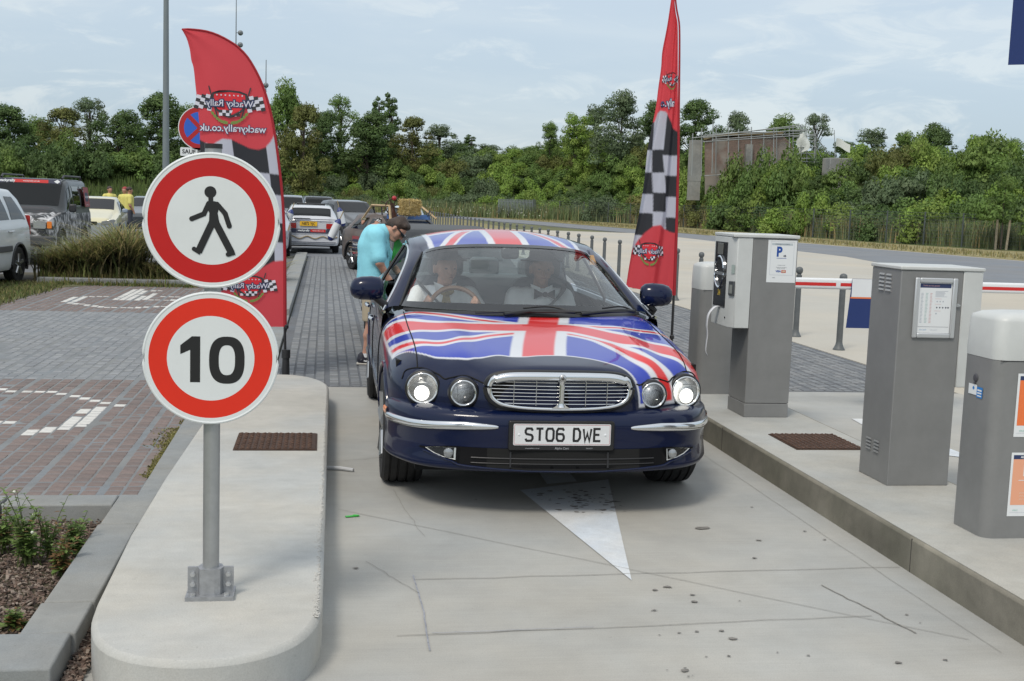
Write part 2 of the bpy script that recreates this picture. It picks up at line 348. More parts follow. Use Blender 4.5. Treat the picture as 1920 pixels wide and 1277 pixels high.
def blob(x, y, r, z, asp=1.):
    n = 9; a = np.arange(n)*2*pi/n; rr = r*(1+r2.normal(0, .22, n)); mb.add([(x+rr[i]*math.cos(a[i])*asp, y+rr[i]*math.sin(a[i]), z) for i in range(n)], [tuple(range(n))])
for k in range(44):
    x, y = (r2.normal(1.5, .17), r2.uniform(3.6, 5.0)) if k < 26 else (r2.uniform(.1, 2.7), r2.uniform(3.3, 7.0)); blob(x, y, .003+.009*r2.random()**2, .0050+.00001*k, 1.3)
for k in range(95): blob(r2.normal(1.52, .11), r2.normal(6.62, .13), .003+.012*r2.random()**2, .0052+.00001*k, 1.6)
for x, y, r_ in ((2.02, 6.02, .028), (2.25, 5.78, .012), (2.43, 7.9, .025), (1.55, 5.06, .014), (1.48, 5.02, .012)): blob(x, y, r_, .0046, 1.3)
mb.build('oil_spot', M('oil', (.185, .172, .155), .7, noise=(40, .5)), lane)['kind'] = 'stuff'
# litter on the lane
tag(MB().tube([(.04, 7.43, .012), (.12, 7.40, .016), (.20, 7.36, .012)], .012, sx=1.).build('pipe_offcut', M('grey_plastic', (.45, .46, .47), .5)), 'short grey plastic pipe offcut lying against the left kerb', 'pipe')
mb = MB(); mb.box((.17, 6.30, .006), (.075, .02, .004), rz=.3); mb.box((.19, 6.305, .0095), (.03, .012, .003), rz=-.3)
tag(mb.build('wrapper', M('green_plastic', (.05, .42, .06), .4)), 'small green plastic wrapper lying on the concrete lane', 'litter')

# ---- setts: 4 x 4 mats of 10 cm setts with a wide drainage joint between mats
def hashc(i, j, k): return ((i*73856093) ^ (j*19349663) ^ (k*83492791)) % 1000/1000.
PV = .42; PS = .0975; SS = .0875; PT = .1022; ST = .0945
WHITE = set()
def cell(x, y):  # sett index of a point (columns run from x = -1.23, rows from y = 7.11)
    cx = math.floor((x+1.23)/PV); fx = (x+1.23-cx*PV-.03)/PS; cy = math.floor((y-7.11)/PV); fy = (y-7.11-cy*PV-.0112)/PT
    return cx*4+min(3, max(0, int(fx))), cy*4+min(3, max(0, int(fy)))
WHITE = set([(-25,108),(-25,109),(-25,110),(-25,111),(-25,112),(-25,113),(-25,114),(-25,115),(-25,116),(-24,106),(-24,107),(-24,108),(-24,109),(-24,110),(-24,111),(-24,112),(-24,113),(-24,114),(-24,115),(-24,116),(-24,117),(-23,105),(-23,106),(-23,117),(-22,105),(-22,118),(-21,103),(-21,104),(-21,118),(-20,102),(-20,103),(-19,101),(-19,102),(-19,113),(-19,114),(-19,115),(-19,116),(-19,117),(-19,118),(-19,119),(-19,120),(-19,121),(-19,122),(-19,123),(-19,124),(-19,125),(-19,126),(-19,127),(-19,128),(-19,129),(-19,130),(-19,131),(-19,132),(-18,101),(-18,113),(-18,114),(-18,115),(-18,116),(-18,117),(-18,118),(-18,119),(-18,120),(-18,121),(-18,122),(-18,123),(-18,124),(-18,125),(-18,126),(-18,127),(-18,128),(-18,129),(-18,130),(-18,131),(-18,132),(-18,133),(-17,101),(-17,113),(-17,114),(-17,115),(-17,116),(-17,117),(-17,118),(-17,119),(-17,120),(-17,121),(-17,122),(-17,123),(-17,124),(-17,125),(-17,126),(-17,127),(-17,128),(-17,129),(-17,130),(-16,101),(-16,113),(-16,114),(-16,115),(-16,116),(-16,117),(-16,118),(-16,119),(-16,120),(-16,130),(-16,131),(-15,30),(-15,101),(-15,114),(-15,115),(-15,116),(-15,117),(-15,118),(-15,119),(-15,120),(-15,121),(-15,122),(-15,123),(-15,124),(-15,125),(-15,131),(-14,31),(-14,101),(-14,102),(-14,114),(-13,30),(-13,102),(-13,103),(-13,114),(-13,120),(-12,30),(-12,103),(-12,104),(-12,114),(-12,120),(-11,17),(-11,30),(-11,104),(-11,114),(-11,115),(-11,120),(-10,17),(-10,30),(-10,104),(-10,115),(-9,29),(-8,13),(-8,14),(-8,28),(-7,14),(-7,15),(-7,27),(-6,15),(-6,16),(-6,17),(-6,18),(-6,19),(-6,21),(-6,22),(-6,26),(-5,16),(-5,17),(-5,18),(-5,19),(-5,20),(-5,21),(-5,22),(-5,23),(-5,25),(-4,24)])
def sett_pos(i, j): return -1.23+(i//4)*PV+.03+(i % 4+.5)*PS, 7.11+(j//4)*PV+.0112+(j % 4+.5)*PT
SETT_ME = {}
def sett_mesh(kind):
    if kind in SETT_ME: return SETT_ME[kind]
    mb = MB(); h = SS/2; b = .006; g = ST/2
    V = [(-h, -g, -.02), (h, -g, -.02), (h, g, -.02), (-h, g, -.02), (-h, -g, -.004), (h, -g, -.004), (h, g, -.004), (-h, g, -.004), (-h+b, -g+b, 0), (h-b, -g+b, 0), (h-b, g-b, 0), (-h+b, g-b, 0)]
    F = [(8, 9, 10, 11)]+[(i, (i+1) % 4, 4+(i+1) % 4, 4+i) for i in range(4)]+[(4+i, 4+(i+1) % 4, 8+(i+1) % 4, 8+i) for i in range(4)]
    mb.add(V, F); o = mb.build('sett', SM[kind]); SETT_ME[kind] = o.data; bpy.data.objects.remove(o); return SETT_ME[kind]
RED = [(.178, .140, .128), (.192, .150, .136), (.168, .135, .125), (.202, .157, .143)]
GRY = [(.225, .235, .248), (.24, .25, .262), (.212, .223, .236), (.255, .264, .272)]
SM = {}
for i, c in enumerate(RED): SM['r%d' % i] = M('red_sett_%d' % i, c, .85, noise=(14, .22), bump=(120, .4))
for i, c in enumerate(GRY): SM['g%d' % i] = M('grey_sett_%d' % i, c, .85, noise=(14, .2), bump=(120, .4))
SM['w'] = M('white_sett', (.60, .59, .56), .8, noise=(20, .2))
SATTR = M('sett_field', (1, 1, 1), .85, attr='Col', noise=(9, .2), bump=(100, .35))
LANEC = [(.185, .195, .205), (.205, .213, .222), (.165, .175, .187), (.218, .224, .23)]
pav = slab('parking_paving', [(-7.5, 6.42), (-1.01, 6.42), (-1.01, 12.0), (-.78, 12.0), (-.78, 21.9), (-7.5, 21.9)], -.0022, C_BASE, .1)
pavl = slab('lane_paving', [(-.45, 10.725), (6.10, 10.725), (6.10, 34), (-.45, 34)], -.007, C_BASEG, .1)
slab('lane_paving.001', [(-1.0, 10.725), (-.45, 10.725), (-.45, 12.0), (-1.0, 12.0)], -.0075, C_BASEG, .1)
cand = []; stuffL = []; stuffR = []
for i in range(-60, 74):
    for j in range(-3, 272):
        x, y = sett_pos(i, j)
        if x < 0 and y < 21.85 and x > -5.9 and (x < -1.02 or (y > 12.02 and x < -.80)) and y > 6.45:
            if y > 12 and x < -.32*y+.9: continue
            red = y < 11.02 or y > 17.1; c = RED if red else GRY; k = int(hashc(i, j, 1)*4); kind = 'w' if (i, j) in WHITE else ('r%d' if red else 'g%d') % k
            cand.append((x, y, kind, (.60, .59, .56) if kind == 'w' else c[k]))
        elif -.42 < x < 6.06 and 10.76 < y < 33.9: stuffR.append((x, y, LANEC[int(hashc(i, j, 2)*4)]))
        elif -.97 < x <= -.42 and 10.76 < y < 11.95: stuffR.append((x, y, LANEC[int(hashc(i, j, 2)*4)]))
# the 300 that show largest become parts of their own
vis = [c for c in cand if c[0] > -.30*c[1]+.35 and c[1] < 11]
vis.sort(key=lambda c: c[1]); near = set((c[0], c[1]) for c in vis[:300])
for x, y, kind, c in cand:
    if (x, y) in near:
        o = bpy.data.objects.new('sett', sett_mesh(kind)); COL.objects.link(o); o.parent = pav
        o.location = (x, y, rng.normal(0, .0012)); o.rotation_euler = (rng.normal(0, .012), rng.normal(0, .012), rng.normal(0, .012))
    else: stuffL.append((x, y, c))
def sett_field(name, lst, parent):
    A = np.array([(a, b) for a, b, c in lst]); n = len(A); h = SS/2; g = ST/2; b = .006; rr = np.random.default_rng(5)
    off = np.array([(-h, -g, -.018), (h, -g, -.018), (h, g, -.018), (-h, g, -.018), (-h+b, -g+b, 0), (h-b, -g+b, 0), (h-b, g-b, 0), (-h+b, g-b, 0)])
    V = off[None]+np.concatenate([A, rr.normal(0, .0012, (n, 1))], 1)[:, None]
    Fb = np.array([(4, 5, 6, 7), (0, 1, 5, 4), (1, 2, 6, 5), (2, 3, 7, 6), (3, 0, 4, 7)]); F = (Fb[None]+8*np.arange(n)[:, None, None]).reshape(-1, 4)
    me = bpy.data.meshes.new(name); me.from_pydata(V.reshape(-1, 3).tolist(), [], F.tolist()); me.materials.append(SATTR)
    C = np.array([c for a, b_, c in lst])*(1+rr.normal(0, .05, (n, 1))); C = np.repeat(np.hstack([C, np.ones((n, 1))]), 8, 0)
    me.color_attributes.new('Col', 'FLOAT_COLOR', 'POINT').data.foreach_set('color', C.ravel())
    o = bpy.data.objects.new(name, me); COL.objects.link(o); o.parent = parent; o['kind'] = 'stuff'; return o
sett_field('sett_field', stuffL, pav); sett_field('sett_field', stuffR, pavl)

# ---- kerbs
KM = [C_KERB, concrete('kerb_stone_pale', (.33, .325, .30), .18, 2.2, .5)]
def kerb(name, stones, label=None):
    """stones: (x0,y0,x1,y1,z)"""
    t = thing(name, label or 'kerb', 'kerb') if label else None
    for i, (x0, y0, x1, y1, z) in enumerate(stones):
        o = MB().b2((x0, y0, -.1), (x1, y1, z+.001*((i*7) % 3))).build('kerb_stone', KM[0], t, bevel=.008)
    return t
kerb('bed_kerb', [(-1.06, 4.372, -.865, 4.706, .10), (-1.05, 4.71, -.86, 5.83, .10), (-1.04, 5.834, -.85, 6.405, .10), (-1.58, 6.20, -1.045, 6.405, .10), (-2.6, 6.20, -1.60, 6.405, .098), (-3.0, 4.03, -.88, 4.368, .10)],
     'grey concrete kerb stones edging the bark bed at lower left')
kerb('bay_kerb', [(-1.005, 6.42+k*.99, -.85, 7.405+k*.99, .012) for k in range(5)], 'flush mossy kerb strip between the red paving and the left island')
kerb('planter_kerb', [(-4.95+k*1.06, 21.92, -3.90+k*1.06, 22.18, .10) for k in range(4)], 'pale kerb stones in front of the ornamental grass bed')
kerb('lane_kerb', [(-.76, 12.02+k*1.0, -.47, 13.015+k*1.0, .012 if k < 5 else .10) for k in range(22)], 'long pale kerb line running away beside the queue of cars')

# ---- bark bed at lower left
slab('soil_bed', rect(-3.0, 4.0, -.83, 6.3), .0, EARTH, .1)
mb = MB(); rr = np.random.default_rng(11); BC = [(.10, .065, .05), (.15, .10, .075), (.20, .15, .12), (.07, .05, .04), (.26, .21, .17)]
for k in range(9000):
    if k < 8200: x, y = rr.uniform(-1.95, -1.045), rr.uniform(4.36, 6.2)
    else: x, y = rr.uniform(-.866, -.80), rr.uniform(4.0, 4.7)
    l = .008+.020*rr.random()**1.5; mb.box((x, y, .006+.02*rr.random()), (l, l*(.3+.4*rr.random()), .004), rz=rr.uniform(0, pi), rx=rr.normal(0, .4), ry=rr.normal(0, .4), col=BC[rr.integers(5)])
tag(mb.build('bark_mulch', M('bark', (1, 1, 1), .85, attr='Col'), color=True), kind='stuff')

# ---- drain covers with a raised lug pattern
def cover(x0, y0, x1, y1, z, label, rot=0):
    t = thing('drain_cover', label, 'drain cover', ((x0+x1)/2, (y0+y1)/2, z)); w_, d_ = x1-x0, y1-y0
    rust = M('rusty_iron', (.135, .075, .05), .75, .3, noise=(14, .45), bump=(60, .5)); rustd = M('rusty_iron_dark', (.075, .045, .033), .8, .3, noise=(20, .4))
    MB().box((0, 0, .001), (w_, d_, .006)).build('frame', rustd, t, bevel=.002)
    MB().box((0, 0, .005), (w_-.02, d_-.02, .005)).build('plate', rustd, t)
    mb = MB(); n, m_ = int(w_/.036), int(d_/.036)
    for i in range(n):
        for j in range(m_): mb.box((-w_/2+.018+i*.036, -d_/2+.018+j*.036, .009), (.026, .010, .005), rz=(pi/4 if (i+j) % 2 else -pi/4))
    mb.build('tread_lugs', rust, t)['kind'] = 'stuff'
cover(-.52, 7.19, -.025, 7.70, .172, 'rusty brown chequered drain cover set in the left island behind the sign post')
cover(3.03, 7.23, 3.50, 7.74, .175, 'rusty orange brown drain cover in the right island between the two grey machines')

# ------------------------------------------------------------------ street furniture
GALV = M('galvanised', (.40, .41, .415), .42, .65, noise=(9, .15))
ALU = M('aluminium', (.55, .56, .57), .35, .8, noise=(18, .1))
WHITE_P = M('sign_white', (.68, .71, .715), .38, noise=(5, .05))
RED_D = M('sign_red', lin((186, 16, 16)), .4, noise=(4, .06)); RED_O = M('sign_red_orange', lin((216, 44, 22)), .4, noise=(4, .05))
BLACK_S = M('sign_black', (.012, .012, .013), .45); BLACK_P = M('black_plastic', (.02, .02, .022), .45)
def annulus(mb, r0, r1, fr, w, mi, n=72, c=(0, 0), a0=0, a1=2*pi):
    t = np.linspace(a0, a1, n+1); V = [fr(c[0]+r0*math.cos(a), c[1]+r0*math.sin(a), w) for a in t]+[fr(c[0]+r1*math.cos(a), c[1]+r1*math.sin(a), w) for a in t]
    mb.add(V, [(i, n+1+i, n+2+i, i+1) for i in range(n)], mi)
def disc(mb, r, fr, w, mi, c=(0, 0), n=48, sx=1.):
    mb.add([fr(c[0]+sx*r*math.cos(2*pi*i/n), c[1]+r*math.sin(2*pi*i/n), w) for i in range(n)], [tuple(range(n))], mi)
def capsule(mb, pts, wd, fr, w, mi=0):
    stroke(mb, pts, wd, fr, w, mi)
    for k, p in enumerate((pts[0], pts[-1])): disc(mb, wd/2, fr, w+.00012*(k+1), mi, p, 16)
    for k, p in enumerate(pts[1:-1]): disc(mb, wd/2, fr, w+.0003, mi, p, 16)
sg = thing('road_sign', 'grey post with no pedestrians disc above a 10 speed limit disc on the left island', 'road sign', (-.406, 4.545, .17))
MB().cyl((0, 0, .01), (0, 0, 1.69), .0305, n=28).build('post', GALV, sg, smooth=True)
MB().cyl((0, 0, 1.685), (0, 0, 1.702), .0325, n=28).build('post_cap', BLACK_P, sg, smooth=True)
mb = MB(); mb.box((0, 0, .008), (.178, .13, .016)); 
mb.prism([(-.085, -.006), (-.047, -.006), (-.038, -.036), (-.017, -.044), (.017, -.044), (.038, -.036), (.047, -.006), (.085, -.006), (.085, .006), (.047, .006), (.038, .036), (.017, .044), (-.017, .044), (-.038, .036), (-.047, .006), (-.085, .006)], .0162, .115)
mb.build('bracket', M('cast_alloy', (.36, .37, .385), .45, .6, noise=(25, .2), bump=(80, .2)), sg)
for sx in (-.066, .066):
    for z in (.05, .088): MB().cyl((sx, -.006, z), (sx, -.016, z), .0105, n=6).cyl((sx, -.016, z), (sx, -.022, z), .006, n=10).build('bolt', ALU, sg, smooth=True)
for sx in (-.062, .062): MB().cyl((sx, -.05, .016), (sx, -.05, .028), .010, n=6).build('bolt', ALU, sg)
def sign_disc(z, red, kind):
    fr = frame((0, -.052, z), (1, 0, 0), (0, 0, 1)); mb = MB(); R0, R1, R2 = .2405, .2255 if kind else .2225, .160 if kind else .157
    annulus(mb, R1, R0-.004, fr, 0, 0); annulus(mb, R2, R1, fr, 0, 1); disc(mb, R2, fr, 0, 0, n=72)
    t = np.linspace(0, 2*pi, 73)[:-1]; mb.tube([fr(R0*math.cos(a), R0*math.sin(a), -.004) for a in t], .006, 8, mi=0, closed=True)
    mb.add([fr(R0*math.cos(a), R0*math.sin(a), -.010) for a in t], [tuple(range(71, -1, -1))], 2)
    o = mb.build('sign_face', [WHITE_P, red, ALU], sg, smooth=True)
    mb = MB(); k = 1/1565.
    if kind:
        q = lambda x, y: ((x-1193)*k, -(y-342)*k)
        disc(mb, 33*k, fr, .0008, 0, q(1185, 181)); mb.add([fr(*q(*p), .0010) for p in ((1174, 205), (1174, 236), (1201, 236), (1201, 205))], [(0, 1, 2, 3)])
        mb.add([fr(*q(*p), .0012) for p in ((1170, 232), (1160, 250), (1180, 300), (1178, 352), (1213, 380), (1236, 352), (1226, 300), (1236, 250), (1212, 232))], [tuple(range(9))])
        capsule(mb, [q(1176, 246), q(1150, 305), q(1083, 335)], 28*k, fr, .0014); capsule(mb, [q(1222, 248), q(1268, 300), q(1291, 370)], 28*k, fr, .0018)
        stroke(mb, [q(1200, 345), q(1120, 522)], 40*k, fr, .0021); stroke(mb, [q(1211, 345), q(1302, 518)], 40*k, fr, .0022)
        stroke(mb, [q(1092, 502), q(1133, 527)], 24*k, fr, .0023); disc(mb, 13*k, fr, .0024, 0, q(1097, 505), 16); stroke(mb, [q(1284, 533), q(1323, 520)], 24*k, fr, .0025); disc(mb, 13*k, fr, .0026, 0, q(1285, 531), 16)
    else:
        q = lambda x, y: ((x-1188)*k, -(y-1107)*k)
        mb.add([fr(*q(*p), .0008) for p in ((1072, 1246), (1128, 1246), (1128, 980), (1082, 980), (1017, 1032), (1017, 1084), (1072, 1058))], [tuple(range(7))])
        n = 56; V = []
        for a_, b_ in ((100, 137), (46, 87)):
            for i in range(n):
                t = 2*pi*i/n; c, s = math.cos(t), math.sin(t); V.append(fr(*q(1278+a_*abs(c)**.78*np.sign(c), 1116-b_*abs(s)**.78*np.sign(s)), .0008))
        mb.add(V, [(i, (i+1) % n, n+(i+1) % n, n+i) for i in range(n)])
    mb.build('pictogram', BLACK_S, o)
    for dz in (-.09, .09): MB().box((0, -.036, z+dz), (.10, .022, .03)).build('clamp', ALU, sg, bevel=.003)
sign_disc(1.424, RED_D, 1); sign_disc(.919, RED_O, 0)

# ---- row of bollards along the esplanade
BOL = M('bollard_grey', (.105, .115, .12), .5, noise=(8, .2)); 
def bollard(loc, label, group=None):
    t = thing('bollard', label, 'bollard', loc, 0, group)
    MB().lathe([(.075, 0), (.075, .012), (.062, .03), (.045, .07), (.040, .10)], n=20).build('base', BOL, t, smooth=True)
    MB().lathe([(.0395, .09), (.0385, .5), (.0375, .84), (.0375, .845)], n=20).build('shaft', BOL, t, smooth=True)
    MB().lathe([(.030, .845), (.026, .862), (.034, .868), (.0445, .885), (.049, .91), (.0445, .935), (.03, .952), (0, .96)], n=18).build('ball_top', BOL, t, smooth=True)
    return t
bl0 = bollard((6.40, 15.56, -.002), 'grey ball topped bollard left of the grey poster cabinet, under the barrier arm', 'bollards along the esplanade')
for k in range(-3, 44):
    if k == 0: continue
    lb = {-1: 'grey ball topped bollard with the blue barrier skirt in front of it', 3: 'grey ball topped bollard standing alone between the red flag and the ticket machine'}.get(k, 'grey ball topped bollard in the long row edging the pale esplanade')
    if k == 0: continue
    dup(bl0, None, (6.40+rng.normal(0, .008), 15.56+1.445*k, -.002), rng.uniform(0, 6), lb)

# ---- ticket machine, pay cabinet, barrier boxes
GREY = M('cabinet_grey', (.20, .202, .20), .42, noise=(5, .11), bump=(300, .05)); PALE = M('cabinet_pale', (.53, .545, .535), .42, noise=(5, .08)); PAPER = M('paper', (.70, .72, .73), .5)
NAVY = M('navy', lin((26, 48, 104)), .5); BLK = M('gloss_black', (.012, .012, .014), .15); INK = M('ink', (.05, .06, .09), .6); INKL = M('pale_ink', (.42, .45, .5), .6); ORANGE = M('orange_print', lin((226, 116, 62)), .5)
REDS = M('red_stripe', lin((196, 36, 34)), .5)
tk = thing('ticket_machine', 'grey ticket machine with a pale overhanging head and a P notice on its side', 'ticket machine', (3.09, 8.40, .1735))
MB().b2((0, 0, .105), (.342, .36, 1.325)).build('body', GREY, tk, bevel=.004)
MB().b2((-.002, -.002, 0), (.340, .362, .102)).build('plinth', GREY, tk, bevel=.004)
MB().b2((-.155, -.012, 1.3265), (.352, .43, 1.352)).build('cap', PALE, tk, bevel=.006)
hd = MB().prism([(-.003, -.004), (-.118, -.004), (-.152, .05), (-.152, .42), (-.003, .42)], .662, 1.326).build('head', PALE, tk, bevel=.005)
MB().b2((-.157, .115, .80), (-.1525, .385, 1.285)).build('reader_panel', BLK, hd, bevel=.003)
fr = frame((-.158, .25, 1.06), (0, -1, 0), (0, 0, 1))
mb = MB(); t = np.linspace(0, 2*pi, 41)[:-1]; mb.tube([fr(.10*math.cos(a), .115*math.sin(a), .004) for a in t], .010, 6, closed=True); mb.box(fr(0, -.01, .004), (.012, .20, .022)); mb.build('call_ring', M('chrome', (.75, .76, .77), .12, 1.), hd, smooth=True)
MB().b2((-.162, .2, 1.19), (-.1572, .32, 1.275)).build('camera_dome', M('smoked', (.14, .14, .13), .2), hd, bevel=.01)
mb = MB(); put_text(mb, '24', .06, frame((-.1578, .25, .905), (0, -1, 0), (0, 0, 1)), bold=.002, w=.0006); mb.build('number', M('yellow_print', (.6, .42, .05), .5), hd)
cx = frame((-.137, .020, 1.0), (-.034/.0638*-1, .054/.0638*-1, 0), (0, 0, 1))
mb = MB(); V = lambda a, b, c: cx(a, b, c); mb.add([V(-.014, .06, .002), V(.016, .06, .002), V(.016, .125, .002), V(-.014, .125, .002)], [(0, 1, 2, 3)]); mb.build('label', M('faded_label', (.3, .36, .34), .5), hd)
mb = MB(); mb.add([V(-.024, -.10, 0), V(.024, -.10, 0), V(.024, .005, 0), V(-.024, .005, 0), V(-.024, -.10, .014), V(.024, -.10, .014), V(.024, .005, .014), V(-.024, .005, .014)], [(4, 5, 6, 7), (0, 1, 5, 4), (1, 2, 6, 5), (2, 3, 7, 6), (3, 0, 4, 7)])
mb.build('card_reader', M('reader_grey', (.06, .065, .07), .3), hd, bevel=.003); mb = MB(); mb.add([V(-.014, -.085, .0155), V(.013, -.085, .0155), V(.013, -.02, .0155), V(-.014, -.02, .0155)], [(0, 1, 2, 3)]); mb.build('card_screen', M('lcd', (.2, .21, .2), .2), hd)
MB().cyl((-.1535, .1, .73), (-.1565, .1, .73), .008, n=10).build('lock', BLK, hd)
mb = MB(); P = cat([(-.15, .24, .80), (-.19, .235, .795), (-.235, .23, .74), (-.245, .23, .66), (-.235, .235, .58), (-.24, .24, .47), (-.225, .24, .43)], 24); W2 = np.linspace(.026, .010, 24)
mb.grid(np.stack([P+np.c_[np.zeros(24), -W2, np.zeros(24)], P+np.c_[np.zeros(24), W2, np.zeros(24)]], 1)); so = mb.build('ribbon', M('white_cloth', (.68, .69, .72), .8), None, smooth='all', loc=(3.09, 8.40, .1735)); so.modifiers.new('s', 'SOLIDIFY').thickness = .003
tag(so, 'white paper strip hanging from the ticket machine slot', 'paper strip')
fr = frame((.112, -.0015, 1.005), (1, 0, 0), (0, 0, 1)); mb = MB(); mb.add([fr(0, 0), fr(.222, 0), fr(.222, .31), fr(0, .31)], [(0, 1, 2, 3)], 0)
for a, b, c, d, mi in ((.03, .272, .19, .288, 4),): mb.add([fr(a, b, .0004), fr(c, b, .0004), fr(c, d, .0004), fr(a, d, .0004)], [(0, 1, 2, 3)], mi)
stroke(mb, [(.022, .055), (.2, .055), (.2, .298), (.022, .298)], .0016, fr, .0006, 2, closed=True)
put_text(mb, 'P', .098, fr, 1, bold=.004, sx=.85, c=(.088, .222), w=.0008); put_text(mb, 'PAIEMENT ACCEPTE', .012, fr, 3, c=(.11, .280), w=.0008); put_text(mb, 'cb', .022, fr, 3, bold=.001, c=(.132, .196), w=.0008)
stroke(mb, [(.07, .178), (.145, .178)], .003, fr, .0006, 1)
for k, (y, wd) in enumerate(((.128, .08), (.112, .11), (.103, .09))): put_text(mb, 'accepte les cartes bancaires'[:int(wd*220)], .0085, fr, 3, c=(.11, y), w=.0008)
put_text(mb, 'VISA', .02, fr, 1, bold=.0008, c=(.088, .082), w=.0008); mb.add([fr(.112, .071, .0006), fr(.146, .071, .0006), fr(.146, .092, .0006), fr(.112, .092, .0006)], [(0, 1, 2, 3)], 5); mb.add([fr(.118, .075, .001), fr(.14, .075, .001), fr(.14, .088, .001), fr(.118, .088, .001)], [(0, 1, 2, 3)], 6)
put_text(mb, 'vinci', .012, fr, 3, c=(.055, .035), w=.0008)
mb.build('notice', [PAPER, M('parking_blue', lin((22, 70, 150)), .5), INKL, INK, M('notice_band', (.45, .5, .53), .5), M('card_red', (.5, .08, .06), .5), M('card_gold', (.55, .42, .3), .5)], tk)

pc = thing('pay_cabinet', 'tall grey cabinet with louvres and a silver framed tariff poster', 'cabinet', (3.172, 6.26, .1735))
MB().b2((0, 0, 0), (.371, .36, 1.225)).build('body', GREY, pc, bevel=.004)
MB().b2((-.008, -.008, 1.2265), (.50, .37, 1.247)).build('cap', PALE, pc, bevel=.005)
MB().b2((.374, -.002, .568), (.492, .355, 1.2262)).build('side_head', PALE, pc, bevel=.005)
mb = MB()
for x in (0.001,): mb.b2((.003, -.0012, .0), (.005, .0, 1.22))
for i in range(2):
    for k in range(5): mb.box((-.002, .14+i*.085, 1.205-.105+k*.022), (.010, .062, .011), ry=.5)
mb.build('louvre', M('louvre_grey', (.27, .275, .28), .4), pc)
mb = MB()
for i in range(2):
    for k in range(4): mb.box((-.002, .15+i*.10-.0, .165+k*.02+.0), (.009, .06, .010), ry=.5)
mb.build('louvre', GREY, pc)
fr = frame((.082, -.001, .848), (1, 0, 0), (0, 0, 1)); fw, fh = .254, .338
mb = MB()
for p in (((0, 0), (.028, fh)), ((fw-.028, 0), (fw, fh)), ((.0285, 0), (fw-.0285, .028)), ((.0285, fh-.028), (fw-.0285, fh))):
    (a, b), (c, d) = p; mb.b2(fr(a, b, .0), fr(c, d, .014))
mb.build('poster_frame', M('frame_silver', (.56, .575, .59), .32, .5), pc, bevel=.006)
mb = MB(); Q = lambda a, b, c, d, w_, mi: mb.add([fr(a, b, w_), fr(c, b, w_), fr(c, d, w_), fr(a, d, w_)], [(0, 1, 2, 3)], mi)
Q(.0286, .0286, fw-.0286, fh-.0286, .003, 0); Q(.034, .282, .219, .306, .0034, 1); put_text(mb, 'Tarifs au 1er janvier', .0125, fr, 2, c=(.10, .294), w=.0038)
for i in range(3):
    for k in range(22): Q(.042+i*.027, .085+k*.0078, .042+i*.027+.010+.006*hashc(i, k, 3), .085+k*.0078+.0035, .0034, (3, 4, 5)[i])
for k in range(6): Q(.127, .262-k*.006, .127+.05+.03*hashc(k, 3, 4), .262-k*.006+.0025, .0034, 3)
for k in range(3): disc(mb, .0045, fr, .0034, 3, (.14+k*.018, .206), 8); disc(mb, .0045, fr, .0034, 6, (.14+k*.018, .172), 8)
for k in range(2): disc(mb, .005, fr, .0034, 6, (.194+k*.014, .172), 8)
for y in (.22, .19, .152): Q(.127, y, .165, y+.002, .0034, 5)
disc(mb, .005, fr, .0034, 3, (.138, .138), 8); Q(.034, .062, .219, .0635, .0034, 6); put_text(mb, 'vinci park', .011, fr, 7, c=(.065, .046), w=.0038); put_text(mb, 'stationnement', .008, fr, 3, c=(.13, .046), w=.0038)
mb.build('poster', [PAPER, M('poster_navy', lin((40, 54, 92)), .5), M('poster_rose', (.5, .3, .3), .5), INKL, M('poster_teal', (.4, .52, .5), .5), M('poster_pink', (.6, .42, .42), .5), INK, M('poster_blue', (.12, .3, .5), .5)], pc)
mb = MB().cyl((.345, 0, 1.035), (.345, -.012, 1.035), .010, n=12).box((.350, -.014, 1.035), (.014, .006, .008)); mb.build('lock', ALU, pc, smooth=True)

def rr_loft(mb, prof, c, n=5):
    """stack of rounded rectangles: (z, w, d, r)"""
    rings = [np.array([(x+c[0], y+c[1], z) for x, y in rrect(w_, d_, r_, n)]) for z, w_, d_, r_ in prof]; m = len(rings[0]); b = len(rings)
    F = [(i*m+j, i*m+(j+1) % m, (i+1)*m+(j+1) % m, (i+1)*m+j) for i in range(b-1) for j in range(m)]+[tuple(range(m-1, -1, -1)), tuple(range((b-1)*m, b*m))]
    return mb.add(np.vstack(rings), F)
def barrier_box(name, label, loc, w_, d_):
    t = thing(name, label, 'barrier box', loc); c = (w_/2, d_/2)
    rr_loft(MB(), [(0, w_, d_, .055), (.86, w_*.995, d_*.995, .055)], c).build('body', GREY, t, smooth=True)
    rr_loft(MB(), [(.862, w_*1.0, d_*1.0, .057), (.90, w_*1.01, d_*1.01, .058), (1.045, w_*.99, d_*.99, .06), (1.062, w_*.96, d_*.96, .06), (1.078, w_*.80, d_*.80, .06), (1.086, w_*.5, d_*.5, .05)], c).build('cap', PALE, t, smooth=60)
    MB().b2((.02, -.001, .858), (w_-.02, .002, .8615)).build('seam', BLACK_P, t)
    return t
bx = barrier_box('barrier_box', 'grey barrier box with white cap and orange posters cut by the right edge', (3.14, 5.19, .1735), .42, .31)
fr = frame((-.001, .15, .70), (0, -1, 0), (0, 0, 1))
mb = MB(); mb.lathe([(.0, .007), (.016, .005), (.021, 0)], fr(-.02, .055), (-1, 0, 0), 16); mb.cyl(fr(-.02, .03), fr(-.02, .03, .006), .006); o = mb.build('lock_cover', M('dark_rubber', (.06, .06, .07), .5), bx, smooth=True)
mb = MB(); F4 = [(0, 1, 2, 3)]
